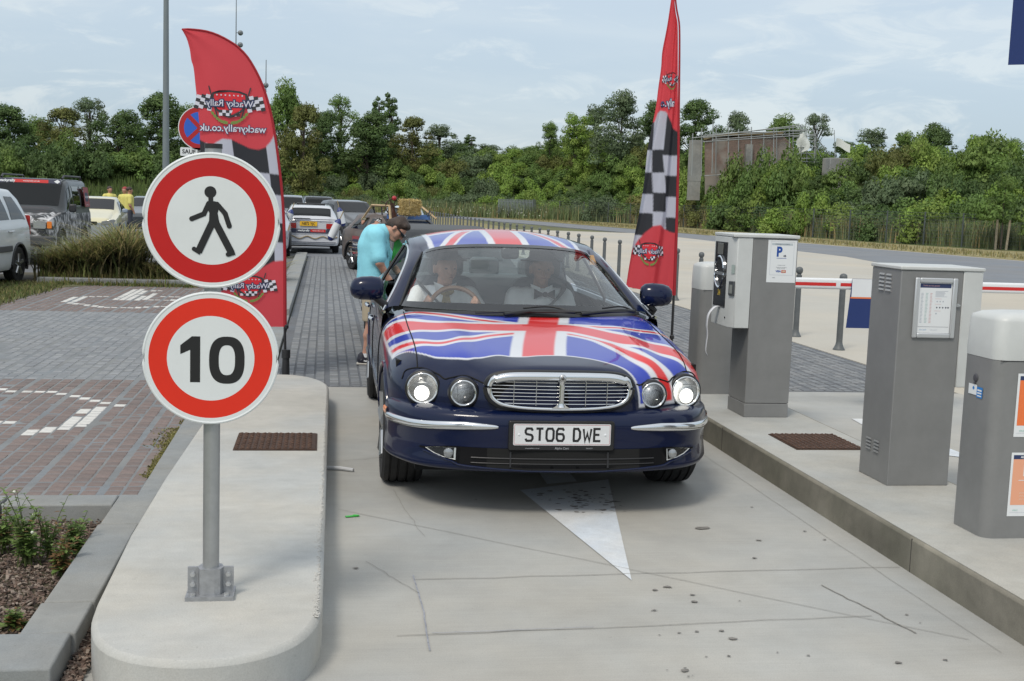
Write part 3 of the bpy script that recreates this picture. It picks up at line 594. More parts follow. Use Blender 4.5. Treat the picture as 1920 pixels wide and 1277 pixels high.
for a, b, c, d, w_, mi in ((-.075, -.028, .0, .022, .0015, 0), (.0, -.038, .052, .015, .0016, 1), (.006, -.005, .044, .003, .002, 0), (.006, -.018, .044, -.011, .002, 0), (.006, -.031, .044, -.025, .002, 0)): mb.add([fr(a, b-.1*a*0, w_), fr(c, b, w_), fr(c, d, w_), fr(a, d, w_)], F4, mi)
disc(mb, .009, fr, .002, 1, (-.03, .004), 10); mb.build('sticker', [PAPER, M('sticker_blue', lin((40, 120, 190)), .5)], bx)
for z0, z1, pink in ((.497, .802, 0), (.110, .421, 1)):
    fr = frame((.115, -.0015, z0), (1, 0, 0), (0, 0, 1)); h = z1-z0; mb = MB()
    mb.add([fr(0, 0), fr(.215, 0), fr(.215, h), fr(0, h)], F4, 0); mb.add([fr(.012, h-.032, .0005), fr(.203, h-.032, .0005), fr(.203, h-.012, .0005), fr(.012, h-.012, .0005)], F4, 1)
    mb.add([fr(.012, .055, .0005), fr(.203, .055, .0005), fr(.203, h-.0325, .0005), fr(.012, h-.0325, .0005)], F4, 2)
    put_text(mb, 'ACCES', .014, fr, 0, bold=.0006, c=(.07, h-.022), w=.001); put_text(mb, 'P', .07, fr, 0, bold=.004, c=(.085, h-.09), w=.001); stroke(mb, [(.045, h-.135), (.15, h-.135)], .003, fr, .001, 0)
    for k in range(3): put_text(mb, 'entrez votre ticket', .012, fr, 3, c=(.1, .115-k*.015), w=.001)
    put_text(mb, 'vinci', .015, fr, 4, c=(.04, .03), w=.001); stroke(mb, [(.012, .018), (.2, .018)], .001, fr, .0007, 5)
    mb.build('poster', [PAPER, M('poster_navy', lin((40, 54, 92)), .5), (M('poster_salmon', lin((224, 160, 128)), .5) if pink else ORANGE), M('poster_cream', (.72, .55, .42), .5), M('poster_green', (.25, .5, .42), .5), INKL], bx)
bx2 = barrier_box('barrier_box', 'narrow grey barrier box with white cap half hidden behind the ticket machine', (3.055, 9.46, .1735), .33, .31)
def arm(z_, label, loc, ln_, x0, x1):
    t = thing('lowered_barrier' if z_ else 'raised_barrier', label, 'barrier', loc)
    o = MB().prism(rrect(.05, .092, .02), 0, ln_, fr=lambda u, v, w_: (w_, u, v)).build('boom', M('boom_white', (.70, .715, .73), .35, noise=(3, .06)), t, smooth=True)
    mb = MB()
    for k in range(int(ln_/.9)+1): mb.b2((.45+k*.9-.43, -.0262, -.018), (min(ln_, .45+k*.9+.43), -.0254, .010))
    mb.build('red_stripe', REDS, t)
    sk_ = MB().prism([(x0, .05), (x1, .05), (x1+.03, -.37), (x0-.03, -.37)], -.032, -.029, fr=lambda u, v, w_: (u, w_, v)); sk_ = sk_.build('skirt', NAVY, t)
    MB().b2((x0, -.0345, -.105), (x1, -.0325, .048)).build('skirt_band', M('boom_white', (.7, .7, .7)), t); MB().b2((x0-.008, -.0345, -.118), (x1+.008, -.0325, -.106)).build('skirt_trim', ORANGE, t)
    return t
arm(1, 'lowered white barrier arm with red stripe and navy skirt across the exit lane', (3.39, 9.60, 1.105), 2.85, 1.02, 1.95)
ra = arm(0, 'raised barrier arm whose navy skirt shows at the top right corner', (3.60, 5.42, 1.12), 2.75, 1.345, 2.2)
ra.rotation_euler = (Matrix(((0, 0, 1), (0, -1, 0), (1, 0, 0)))).to_euler()

# ---- feather flags: fabric grid between the sleeve edge and the free edge, printed in vertex colour
FABM = None
def fabric():
    m = M('flag_fabric', (1, 1, 1), .65, attr='Col', spec=.2); N = m.node_tree.nodes; L = m.node_tree.links
    if 'Translucent BSDF' not in [n.name for n in N]:
        t = N.new('ShaderNodeBsdfTranslucent'); x = N.new('ShaderNodeMixShader'); x.inputs[0].default_value = .52; a = [n for n in N if n.type == 'ATTRIBUTE'][0]; L.new(a.outputs['Color'], t.inputs[0])
        L.new(N['Principled BSDF'].outputs[0], x.inputs[1]); L.new(t.outputs[0], x.inputs[2]); L.new(x.outputs[0], N['Material Output'].inputs[0])
    return m
FR, FW, FK = np.array(lin((226, 84, 92))), np.array((.60, .60, .68)), np.array((.052, .053, .060))
def logo(mb, fr, s):
    """crossed chequered flags, shield and laurel, mirrored as seen from the back of the flag; s = half width; slots 0 white 1 black 2 red 3 blue 4 green"""
    g = lambda a, b, w_=0.: fr(a*s, b*s, w_)
    for sx in (-1, 1):
        o, u, v = np.array((sx*.48, .02)), np.array((sx*.50, .12)), np.array((-sx*.10, .40))
        for i in range(4):
            for j in range(4):
                du, dv = .25, .25; a = o+u*(i*du)+v*((j-2)*dv+.1*math.sin(i*1.5)); P = [a, a+u*du, a+u*du+v*dv, a+v*dv]
                mb.add([g(*p, .002) for p in P], [(0, 1, 2, 3)], (i+j) % 2)
        mb.add([g(sx*.30, -.42, .001), g(sx*.34, -.43, .001), g(sx*.62, .55, .001), g(sx*.58, .55, .001)], [(0, 1, 2, 3)], 1)
        for k in range(7):
            t = k/6.; c = np.array((sx*(.08+.40*t), -.50+.26*t*t)); d = np.array((sx*.07, .07)); e = np.array((-.035, .035*sx)) 
            mb.add([g(*(c-d*.6), .008+.0003*k), g(*(c+e), .008+.0003*k), g(*(c+d), .008+.0003*k), g(*(c-e), .008+.0003*k)], [(0, 1, 2, 3)], 4)
    SH = [(-.52, .16), (-.50, .36), (-.3, .43), (0, .45), (.3, .43), (.50, .36), (.52, .16), (.40, -.12), (.2, -.30), (0, -.36), (-.2, -.30), (-.40, -.12)]
    mb.add([g(*p, .003) for p in SH], [tuple(range(12))], 1); mb.add([g(p[0]*.88, p[1]*.84+.015, .0045) for p in SH], [tuple(range(12))], 2)
    for k in range(7): mb.add([g(-.36+.12*k+.034*math.cos(2*pi*i/10+pi/2)*(1 if i % 2 == 0 else .45), .30+.034*math.sin(2*pi*i/10+pi/2)*(1 if i % 2 == 0 else .45), .006) for i in range(10)], [tuple(range(10))], 0)
    for i in range(6):
        for j in range(2): mb.add([g(-.30+.1*i, -.30+.085*j, .006), g(-.20+.1*i, -.30+.085*j, .006), g(-.20+.1*i, -.215+.085*j, .006), g(-.30+.1*i, -.215+.085*j, .006)], [(0, 1, 2, 3)], (i+j) % 2)
    put_text(mb, 'Wacky Rally', .27*s, lambda a, b, c: fr(-a, b, c), 3, bold=.032*s, c=(0, .06*s), w=.009); put_text(mb, 'Wacky Rally', .27*s, lambda a, b, c: fr(-a, b, c), 0, bold=.001*s, c=(0, .06*s), w=.012)
LOGM = None
def feather(label, R_, L_, y0, paint, fold, prints, pole, nu=96, nv=300):
    """R_, L_: sleeve and free edge, bottom to tip, in the (x, z) plane; fold(u, v) is the depth of the cloth"""
    global LOGM
    LOGM = LOGM or [M('print_white', (.62, .62, .70), .65), M('print_black', (.03, .03, .035), .65), M('print_red', lin((205, 38, 50)), .65), M('print_navy', (.03, .04, .11), .65), M('print_green', (.16, .23, .05), .65)]
    t = thing('feather_flag', label, 'flag', (0, y0, 0))
    A, B = cat(R_, nv), cat(L_, nv); u = np.linspace(0, 1, nu)
    X = A[:, None, 0]*(1-u)+B[:, None, 0]*u; Z = A[:, None, 1]*(1-u)+B[:, None, 1]*u; Y = fold(u[None, :], np.linspace(0, 1, nv)[:, None])
    mb = MB(); mb.grid(np.stack([X, Y, Z], -1), col=np.array([[sum(paint(X[i, j]+a*.005, Z[i, j]+b*.005, u[j]) for a, b in ((-1, -.4), (.4, -1), (1, .4), (-.4, 1)))/4 for j in range(nu)] for i in range(nv)])); f = mb.build('fabric', fabric(), t, smooth='all', color=True)
    def fr(x, z, w_=0.):   # a point of the print plane lies on the cloth
        d = np.abs(A[:, 1]*.5+B[:, 1]*.5-z); i = int(np.argmin(d)); den = B[i, 0]-A[i, 0]; q = min(1, max(0, (x-A[i, 0])/(den if abs(den) > 1e-4 else 1e-4)))
        return np.array((x, float(np.interp(q, u, Y[i]))-.012-w_*.6, z))
    for kind, cx_, cz_, s, *kx in prints:
        kx = kx[0] if kx else 1.
        mb = MB(); g = lambda a, b, w_=0.: fr(cx_+a*kx, cz_+b, w_)
        if kind == 'logo': logo(mb, g, s); mb.build('logo', LOGM, f)
        else:
            put_text(mb, kind, s, lambda a, b, c: g(-a, b, c), 3, bold=.075*s, w=.003); put_text(mb, kind, s, lambda a, b, c: g(-a, b, c), 0, bold=.012*s, w=.006); mb.build('lettering', LOGM, f)
    mb = MB(); Pp = cat(R_, 60); mb.tube(np.c_[Pp[:, 0]+.004, np.full(60, .0), Pp[:, 1]], np.linspace(.016, .008, 60), 8); mb.build('sleeve', M('sleeve_red', lin((150, 22, 34)), .7), t, smooth=True)
    mb = MB(); mb.cyl((pole[0], 0, pole[2]), (pole[1], 0, R_[0][1]), .014, .012, 10); mb.build('pole', BLACK_P, t, smooth=True)
    mb = MB(); mb.lathe([(.036, 0), (.036, .02), (.032, .17), (.040, .172), (.040, .25), (.02, .255)], (pole[0], 0, pole[2]), n=16); mb.lathe([(.012, .44), (.022, .45), (.022, .475), (.012, .485)], (pole[0], 0, pole[2]), n=12); mb.build('ground_socket', BLACK_P, t, smooth=True)
    return t

def fn(P, k):   # polyline as a function of its first (k=0) or second coordinate
    P = np.array(sorted(P, key=lambda p: p[k])); return lambda q: float(np.interp(q, P[:, k], P[:, 1-k]))
b1, b2 = fn([(-1.248, 2.214), (-1.021, 2.108), (-0.976, 2.138), (-0.920, 2.170), (-0.840, 2.167), (-0.760, 2.131), (-0.691, 2.099), (-0.611, 2.086), (-0.542, 2.110), (-0.497, 2.165), (-0.463, 2.229), (-0.394, 2.274)], 0), fn([(-1.013, 0.754), (-0.692, 0.927), (-0.553, 1.026), (-0.461, 1.080), (-0.321, 1.099)], 0); rowz = [p[1] for p in [(-0.424, 1.872), (-0.422, 1.685), (-0.418, 1.432), (-0.416, 1.255)]]
def paint_left(x, z, u):
    if z > b1(x) or z < b2(x): return FR*(1.0 if z > b1(x) else .95)
    r = sum(z < q+.05*(u-.05) for q in rowz); c = 0 if u < .13 else 1 if u < .56 else 2 if u < .92 else 3
    return FW if (r+c) % 2 == 0 else FK
feather('red feather flag with chequered band and big curved top, left of the lane', [(-0.350, 0.481), (-0.361, 1.102), (-0.374, 1.433), (-0.394, 1.715), (-0.425, 1.970), (-0.463, 2.224), (-0.504, 2.430), (-0.559, 2.612), (-0.622, 2.758), (-0.710, 2.901), (-0.801, 2.991), (-0.892, 3.046), (-0.982, 3.086), (-1.072, 3.110), (-1.162, 3.118), (-1.240, 3.119), (-1.282, 3.114)], [(-0.971, 0.470), (-1.002, 0.754), (-1.039, 1.225), (-1.076, 1.690), (-1.116, 2.036), (-1.126, 2.265), (-1.148, 2.492), (-1.164, 2.628), (-1.182, 2.786), (-1.201, 2.853), (-1.214, 2.942), (-1.228, 2.998), (-1.237, 3.027), (-1.250, 3.058), (-1.262, 3.079), (-1.273, 3.099), (-1.282, 3.112)], 11.2, paint_left,
    lambda u, v: .035*np.sin(u*5+v*3)*u+.012*np.sin(u*13-v*6)*u-.01*u*np.sin(v*31+u*4)*.5, [('logo', *(-0.860, 2.465), .305), ('wackyrally.co.uk', *(-0.829, 2.264), .088), ('logo', *(-0.677, 0.837), .25)], ((-0.336, 0.481)[0], (-0.350, 0.481)[0], .02))
c1, c2, ca, cb = fn([(2.853, 2.436), (3.029, 2.488), (3.050, 2.567), (3.074, 2.590), (3.100, 2.584), (3.134, 2.522), (3.172, 2.441), (3.225, 2.392)], 0), fn([(2.860, 1.232), (2.935, 1.370), (2.990, 1.459), (3.046, 1.518), (3.102, 1.532), (3.156, 1.494), (3.209, 1.466), (3.274, 1.458)], 0), fn([(3.040, 2.615), (3.024, 2.469), (3.022, 2.249), (3.028, 2.028), (3.036, 1.832), (3.040, 1.635), (3.045, 1.386)], 1), fn([(3.119, 2.619), (3.110, 2.485), (3.100, 2.227), (3.095, 2.178), (3.117, 2.007), (3.138, 1.836), (3.159, 1.638), (3.177, 1.390)], 1)
rz = [[p[1] for p in q] for q in ([(2.711, 2.224), (2.720, 2.017), (2.730, 1.816), (2.738, 1.637), (2.748, 1.427)], [(2.710, 2.229), (2.720, 2.017), (2.729, 1.831), (2.737, 1.654), (2.745, 1.486)], [(2.713, 2.178), (2.721, 1.992), (2.731, 1.796), (2.740, 1.604), (2.748, 1.427)])]
def paint_right(x, z, u):
    if z > c1(x) or z < c2(x): return FR*(1.05 if z > c1(x) else .95)
    c = 0 if x < ca(z) else 1 if x < cb(z) else 2; r = sum(z < q for q in rz[c])
    return FK if (r+c) % 2 == 0 else FW
feather('red feather flag with chequered band seen edge on, right of the lane', [(3.255, 0.878), (3.252, 1.142), (3.245, 1.517), (3.236, 1.889), (3.225, 2.257), (3.214, 2.502), (3.200, 2.865), (3.190, 3.106), (3.180, 3.298), (3.170, 3.393), (3.151, 3.463), (3.135, 3.534), (3.124, 3.610)], [(2.853, 0.931), (2.870, 1.132), (2.901, 1.432), (2.930, 1.631), (2.959, 1.928), (2.975, 2.222), (3.001, 2.419), (3.030, 2.615), (3.043, 2.809), (3.055, 2.979), (3.055, 3.123), (3.076, 3.292), (3.116, 3.609)], 10.9, paint_right,
    lambda u, v: .20*u*(1-v*.6)+.05*np.sin(u*8.5+v*1.5)*(1-.5*v)+.012*np.sin(u*21+v*9), [('logo', *(3.023, 1.266), .22, .58), ('logo', *(3.139, 2.862), .16, .42), ('rally.o', *(3.127, 2.655), .10, .45)], ((3.257, 0.536)[0], (3.255, 0.878)[0], .02))

# ---- tall lamp column, distant floodlight masts, no stopping sign
lc = thing('lamp_column', 'tall plain grey lamp column rising out of the picture on the left', 'lamp post', (-4.42, 35, 0))
LCM = M('column_paint', (.17, .20, .21), .5, noise=(2, .1)); MB().lathe([(.105, 0), (.098, 1.2), (.075, 6), (.05, 11)], n=20).build('shaft', LCM, lc, smooth=True); MB().b2((-.06, -.5, 10.9), (.06, .05, 11.02)).build('lantern', LCM, lc, bevel=.02); MB().box((0, -.10, 1.0), (.12, .01, .42)).build('hatch', LCM, lc)
for (x, y, top, ls, lb) in ((-10.85, 150, 24.6, (20.6, 19.2, 18.1), 'far floodlight mast, the taller one showing above the left flag'), (-7.29, 150, 17.6, (14.6, 13.9, 13.2), 'far floodlight mast, the shorter one beside the left flag')):
    t = thing('floodlight_mast', lb, 'mast', (x, y, 0)); dk = M('mast_grey', (.16, .18, .19), .5)
    MB().lathe([(.14, 0), (.10, top*.5), (.045, top)], n=10).build('shaft', dk, t, smooth=True)
    for k, z in enumerate(ls): MB().lathe([(.12, -.3), (.3, -.1), (.32, .1), (.15, .3)], ((.5 if x < -8 else -.3*k-.1+.1), 0, z), (.3, -1, -.2), 10).box((.25 if x < -8 else -.1, 0, z), (.5, .06, .06)).build('floodlight', dk, t, smooth=True)
ns = thing('no_stopping_sign', 'round blue and red no stopping sign with a SAUF plate, half behind the left flag', 'road sign', (-2.32, 23.0, 0))
MB().cyl((.03, .05, 0), (.03, .05, 3.3), .035, n=12).build('post', GALV, ns, smooth=True)
fr = frame((.03, 0, 2.845), (1, 0, 0), (0, 0, 1)); mb = MB(); annulus(mb, .385, .40, fr, 0, 2, 48); annulus(mb, .295, .385, fr, 0, 0, 48); disc(mb, .295, fr, 0, 1, n=48)
for a in (pi/4, -pi/4): stroke(mb, [(-.3*math.cos(a), -.3*math.sin(a)), (.3*math.cos(a), .3*math.sin(a))], .075, fr, .002 if a > 0 else .003, 0)
mb.add([fr(.4*math.cos(t_), .4*math.sin(t_), -.012) for t_ in np.linspace(0, 2*pi, 33)[:-1]], [tuple(range(31, -1, -1))], 3)
mb.build('sign_face', [M('sign_red_far', lin((168, 26, 30)), .5), M('sign_blue', lin((40, 92, 190)), .5), WHITE_P, ALU], ns)
fr = frame((.03, 0, 2.406), (1, 0, 0), (0, 0, 1)); mb = MB(); mb.prism(rrect(.72, .155, .02), -.01, 0, 0, fr); put_text(mb, 'SAUF BUS', .105, fr, 1, bold=.003, c=(-.325, 0), w=.001, align='LEFT'); mb.build('plate', [WHITE_P, BLACK_S], ns)

# ------------------------------------------------------------------ hero saloon: shape functions (local x across, y back from the front axle, z up)
def curve(P, n=400):
    P = np.array(P, float); Q = cat(P, n); return lambda y: np.interp(y, Q[:, 0], Q[:, 1])
hW = curve([(-.888, .02), (-.876, .20), (-.852, .37), (-.80, .47), (-.735, .565), (-.66, .675), (-.60, .757), (-.52, .845), (-.42, .90), (-.30, .93), (-.1, .945), (.4, .95), (1.5, .955), (2.8, .95), (3.4, .93), (3.9, .86), (4.12, .74), (4.22, .55), (4.27, .05)])
hT = curve([(-.888, .70), (-.87, .775), (-.852, .795), (-.80, .816), (-.6, .847), (-.2, .902), (.2, .955), (.45, .986), (.9, 1.0), (1.6, 1.0), (3.0, 1.0), (3.4, 1.02), (3.9, 1.0), (4.15, .94), (4.27, .75)])
hN = curve([(-.888, 3.4), (-.6, 3.6), (-.2, 4.4), (.4, 5.4), (1, 6.), (3, 6), (3.6, 4.5), (4.27, 3.5)])
ZM, ZB = .50, .225
def flute(x, y):
    ax = np.abs(x); f = 1-sst(-.62, .42, y); g = lambda c, s: np.exp(-((ax-c)/s)**2)
    return f*(.034*g(.755+.02*(y+.6), .10)+.026*g(.535-.03*(y+.6), .085)+.010*(1-sst(.34, .46, ax)))*sst(-.89, -.80, y)
def hood_z(x, y):
    W, T, n = hW(y), hT(y), hN(y); q = np.clip(np.abs(x)/W, 0, .9999); return ZM+(T-ZM)*(1-q**n)**(1/n)+flute(x, y)*(1-q**8)
def side_x(y, z):
    W, T, n = hW(y), hT(y), hN(y)
    if z >= ZM: return W*(1-min(.999, (z-ZM)/(T-ZM))**n)**(1/n)
    q = (ZM-z)/(ZM-ZB); return W*(1-min(.999, q)**7)**(1/7)*(1-.05*q*q)

# ------------------------------------------------------------------ hero saloon
NAVYP = lin((10, 21, 52))
PAINT = M('navy_paint', NAVYP, .3, .0, coat=.6, spec=.12); PAINTC = M('flag_wrapped_paint', NAVYP, .3, .0, coat=.7, spec=.12, attr='Col')
CHROME = M('chrome', (.75, .76, .77), .10, 1.); RUBBER = M('tyre_rubber', (.016, .016, .017), .75, noise=(20, .3)); TRIM = M('black_trim', (.012, .012, .013), .4); VOID = M('black_void', (.004, .004, .004), .9)
GLS = glass('windscreen_glass', (.93, .97, .95), 1.5, .075); GLD = glass('side_glass', (.30, .33, .33), 1.5, .02); LENS = glass('lamp_lens', (.93, .94, .95), 1.45, .0)
REFL = M('reflector', (.80, .80, .78), .38, .75); ALLOY = M('alloy_wheel', (.42, .43, .44), .28, .9); LIT = M('lit_bulb', (1, .98, .9), .3, emit=((1, .96, .86), 1.5)); AMBER = M('amber_lens', (.75, .20, .02), .2, coat=.6); 
FB, FRR, FWW = np.array(lin((44, 62, 164))), np.array(lin((206, 44, 44))), np.array((.60, .61, .64))
def pl_dist(x, y, P):
    """distance and position along polyline for arrays x, y"""
    P = np.array(P, float); best = np.full(x.shape, 9.); bt = np.zeros(x.shape); Ls = np.r_[0, np.cumsum(np.linalg.norm(np.diff(P, axis=0), axis=1))]
    for i in range(len(P)-1):
        a, d = P[i], P[i+1]-P[i]; l2 = d@d; t = np.clip(((x-a[0])*d[0]+(y-a[1])*d[1])/l2, 0, 1); dd = np.hypot(x-a[0]-t*d[0], y-a[1]-t*d[1]); m = dd < best
        best = np.where(m, dd, best); bt = np.where(m, (Ls[i]+t*math.sqrt(l2))/Ls[-1], bt)
    return best, bt
def paint_flag_bonnet(x, y, z):
    C = np.tile(np.array(NAVYP), (len(x), 1)); aa = .010
    def lay(mask, col):
        a = np.clip(mask, 0, 1)[:, None]; C[:] = C*(1-a)+np.array(col)*a
    band = lambda P, w0, w1: (lambda d, t: (w0+(w1-w0)*t-d)/aa+.5)(*pl_dist(x, y, cat(P, 40)))
    wave = cat([(-.96, -.20), (-.916, -.218), (-.884, -.235), (-.822, -.314), (-.763, -.43), (-.691, -.52), (-.627, -.56), (-.521, -.64), (-.453, -.63), (-.335, -.618), (-.262, -.65), (-.184, -.655), (-.099, -.632), (.034, -.625), (.157, -.67), (.262, -.735), (.362, -.785), (.405, -.81), (.44, -.84)], 160)
    yw = np.interp(x, wave[:, 0], wave[:, 1]); yw = np.where(x > .44, -.9, yw)
    rear = .60-.02*np.abs(x); zlim = np.where(y < -.3, .60+.0*y, .70+.08*(y+.3)+np.where(x > 0, -.03, .06))
    ins = np.minimum(np.minimum((y-yw)/aa, (rear-y)/aa), (z-zlim)/aa)+.5
    insb = np.minimum(np.minimum((y-yw-.014)/aa, (rear-y)/aa), (z-zlim-.018)/aa)+.5
    lay(ins, FWW); lay(insb, FB); keep = C.copy()
    ul = [(-.90, .62), (-.728, .545), (-.618, .43), (-.48, .32), (-.341, .238), (-.15, .15)]; ur = [(.10, .15), (.247, .126), (.448, .10), (.594, .085), (.724, .09), (.86, .16)]
    ll = [(-.95, -.03), (-.915, -.094), (-.873, -.132), (-.815, -.192), (-.741, -.265), (-.634, -.305), (-.542, -.31), (-.452, -.255), (-.334, -.184), (-.216, -.13), (-.1, -.09)]
    lr = [(.14, -.09), (.235, -.154), (.317, -.24), (.374, -.362), (.429, -.486), (.485, -.60), (.575, -.665), (.63, -.70), (.68, -.74)]
    for P, w0, w1 in ((ul, .055, .05), (ur, .045, .055), (ll, .065, .055), (lr, .05, .095)): lay(band(P, w0, w1), FWW)
    for P, w0, w1, s in ((ul, .022, .018, .0), (ur, .018, .022, 0), (ll, .024, .02, 0), (lr, .016, .042, 0)): lay(band(P, w0, w1), FRR)
    hr = [(-.98, .41), (-.878, .30), (-.74, .152), (-.574, .075), (-.364, .045), (-.163, .045), (.019, .06), (.191, .05), (.318, -.045), (.452, -.195), (.572, -.30), (.709, -.36), (.90, -.40)]; vr = [(.155, .72), (.125, .52), (.03, .088), (-.06, -.338), (-.125, -.70), (-.14, -.80)]
    lay(np.maximum(band(hr, .135, .135), band(vr, .158, .158)), FWW); lay(np.maximum(band(hr, .088, .088), band(vr, .096, .088)), FRR)
    a = np.clip(insb, 0, 1)[:, None]; a2 = np.clip(ins, 0, 1)[:, None]; base = np.array(NAVYP)*(1-a2)+FWW*a2
    return base*(1-a)+C*a
def wheel(parent, x, y, side, r=.338, wd=.245, name='wheel', rim=True):
    t = MB(); h = wd/2; pr = [(r*.66, -h*.86), (r*.80, -h*.98), (r*.93, -h*.98), (r*.985, -h*.86)]
    for g in (-.6, -.22, .22, .6): pr += [(r, h*(g-.055)), (r*.968, h*(g-.05)), (r*.968, h*(g+.05)), (r, h*(g+.055))]
    pr += [(r*.985, h*.86), (r*.93, h*.98), (r*.80, h*.98), (r*.66, h*.86)]
    e = bpy.data.objects.new(name, None); COL.objects.link(e); e.parent = parent; e.location = (x, y, r)
    t.lathe(pr, (0, 0, 0), (side, 0, 0), 56); t.build('tyre', RUBBER, e, smooth=30)
    m = MB(); m.lathe([(r*.66, h*.80), (r*.64, h*.86), (r*.60, h*.80), (r*.585, h*.30), (.05, h*.30)], (0, 0, 0), (side, 0, 0), 40)
    for k in range(5):
        a = 2*pi*k/5+.3; c, s = math.cos(a), math.sin(a)
        P = [(side*h*.74, c*.05, s*.05), (side*h*.82, c*r*.30, s*r*.30), (side*h*.78, c*r*.60, s*r*.60)]; m.tube(P, [.038, .030, .040], 8, sx=1.)
    m.lathe([(.055, h*.6), (.055, h*.84), (.03, h*.9), (0, h*.9)], (0, 0, 0), (side, 0, 0), 20); m.build('rim', ALLOY, e, smooth=True); return e
def build_hero():
    car = thing('saloon_car', 'dark navy saloon with a Union flag wrapped over its bonnet and roof, headlights lit', 'car', (1.303, 7.15, 0), rad(-.5))
    # --- body shell
    ys = np.r_[np.linspace(-.888, -.80, 26)[:-1], np.linspace(-.80, .74, 260)[:-1], np.linspace(.74, 2.62, 64)[:-1], np.linspace(2.62, 3.46, 64)[:-1], np.linspace(3.46, 4.27, 44)]
    rows = []; nx = 250
    for y in ys:
        W, T, n = hW(y), hT(y), hN(y); th = np.linspace(0, 1, 400); q = 1-(1-th)**2.2 if False else th
        xs = W*np.sin(q*pi/2)**(1.0); up = ZM+(T-ZM)*np.maximum(0, 1-(xs/W)**n)**(1/n)
        qz = np.linspace(0, 1, 160)[1:]; xl = W*np.maximum(0, 1-qz**7)**(1/7)*(1-.05*qz*qz); zl = ZM-(ZM-ZB-.10*(1-sst(-.75, -.35, y)))*qz
        up = up+flute(xs, y)*(1-(xs/W)**8)
        P = np.vstack([np.c_[xs, up], np.c_[xl, zl]]); Ls = np.r_[0, np.cumsum(np.hypot(*np.diff(P, axis=0).T))]; s = np.linspace(0, Ls[-1], nx)
        P = np.c_[np.interp(s, Ls, P[:, 0]), np.interp(s, Ls, P[:, 1])]; P = np.vstack([P[::-1]*(-1, 1), P[1:]]); rows.append(np.c_[P[:, 0], np.full(len(P), y), P[:, 1]])
    G = np.stack(rows); nu, nv = G.shape[:2]; V = G.reshape(-1, 3); col = np.tile(np.array(NAVYP), (len(V), 1))
    m = (V[:, 1] < .75) & (V[:, 2] > .5); col[m] = paint_flag_bonnet(V[m, 0], V[m, 1], V[m, 2])
    I, J = np.meshgrid(np.arange(nu-1), np.arange(nv-1), indexing='ij'); a = (I*nv+J).ravel(); F = np.c_[a, a+1, a+nv+1, a+nv]
    Cn = V[F].mean(1); arch = np.zeros(len(F), bool)
    for yw in (0, 3.03): arch |= ((Cn[:, 1]-yw)**2+(Cn[:, 2]-.345)**2 < .372**2) & (np.abs(Cn[:, 0]) > .60)
    cab = (np.abs(Cn[:, 0]) < .845) & (Cn[:, 1] > .50+.30*(np.abs(Cn[:, 0])/.8)**2) & (Cn[:, 1] < 3.45) & (Cn[:, 2] > .80)
    mb = MB(); mb.add(V, F[~(arch | cab)], 0, col); body = mb.build('body_shell', PAINTC, car, smooth='all', color=True)
    for yw in (0, 3.03):
        for sd in (-1, 1):
            t = np.linspace(rad(-22), rad(202), 48); P = []
            for q in t:
                y, z = yw+.372*math.cos(q), .345+.372*math.sin(q); P.append((sd*(side_x(y, max(z, ZB+.005))-.002), y, max(z, .21)))
            MB().tube(P, .014, 8).build('arch_lip', PAINT, body, smooth=True)
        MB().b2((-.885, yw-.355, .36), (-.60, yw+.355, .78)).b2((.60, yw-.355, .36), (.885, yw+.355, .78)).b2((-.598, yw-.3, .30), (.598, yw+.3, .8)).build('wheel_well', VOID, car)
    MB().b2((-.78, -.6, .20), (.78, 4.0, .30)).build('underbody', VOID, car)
    for sd in (-1, 1):
        P = [(sd*(.775+.018*sst(-.5, .5, y)), y) for y in np.linspace(-.53, .66, 50)]; MB().tube([(x, y, float(hood_z(np.array(x), y))+.0005) for x, y in P], .0042, 5).build('bonnet_gap', VOID, body)
        for y in (.62, 1.72, 2.72):
            MB().tube([(sd*(side_x(y, z)+.001), y, z) for z in np.linspace(.28, .93, 16)], .004, 5).build('door_gap', VOID, body)
        for y in (1.45, 2.5): MB().tube([(sd*(.965), y, .83), (sd*.985, y+.03, .835), (sd*.985, y+.17, .835), (sd*.965, y+.2, .83)], .013, 8).build('door_handle', CHROME, body, smooth=True)
        MB().tube([(sd*(side_x(y, .50)+.004), y, .50) for y in np.linspace(.42, 2.6, 20)], .014, 6, sx=.5).build('rub_strip', PAINT, body, smooth=True)
        wheel(car, sd*.828, 0, sd); wheel(car, sd*.828, 3.03, sd)
    for sd in (-1, 1):
        ln_ = cat([(.858, .690), (.832, .742), (.75, .765), (.668, .742), (.635, .722), (.60, .732), (.53, .750), (.465, .733), (.435, .722), (.41, .728)], 70); P = []
        for x, z in ln_:
            yy = np.linspace(-.887, -.3, 300); zz = np.array([hood_z(np.array(x), y) if hW(y) > x+.002 else -1 for y in yy]); k = int(np.argmax(zz >= z)) if (zz >= z).any() else 299
            P.append((sd*x, yy[k]-.003, z))
        MB().tube(P, .0042, 6).build('bonnet_shut_line', VOID, body, smooth=True)
    # --- front bumper, wrapped round the corners
    plan = cat([(-.942, -.345), (-.928, -.44), (-.888, -.56), (-.805, -.71), (-.68, -.82), (-.5, -.89), (-.3, -.922), (0, -.935), (.3, -.922), (.5, -.89), (.68, -.82), (.805, -.71), (.888, -.56), (.928, -.44), (.942, -.345)], 181)
    T = np.gradient(plan, axis=0); T /= np.linalg.norm(T, axis=1)[:, None]; NO = np.c_[T[:, 1], -T[:, 0]]; ax_ = np.abs(plan[:, 0])
    prof = cat([(-.15, .592), (-.085, .588), (-.045, .580), (-.014, .562), (-.002, .535), (.002, .50), (0, .46), (-.004, .42), (-.006, .385), (-.004, .355), (.0, .325), (.004, .298), (.004, .278), (-.008, .262), (-.04, .252), (-.10, .247)], 64)
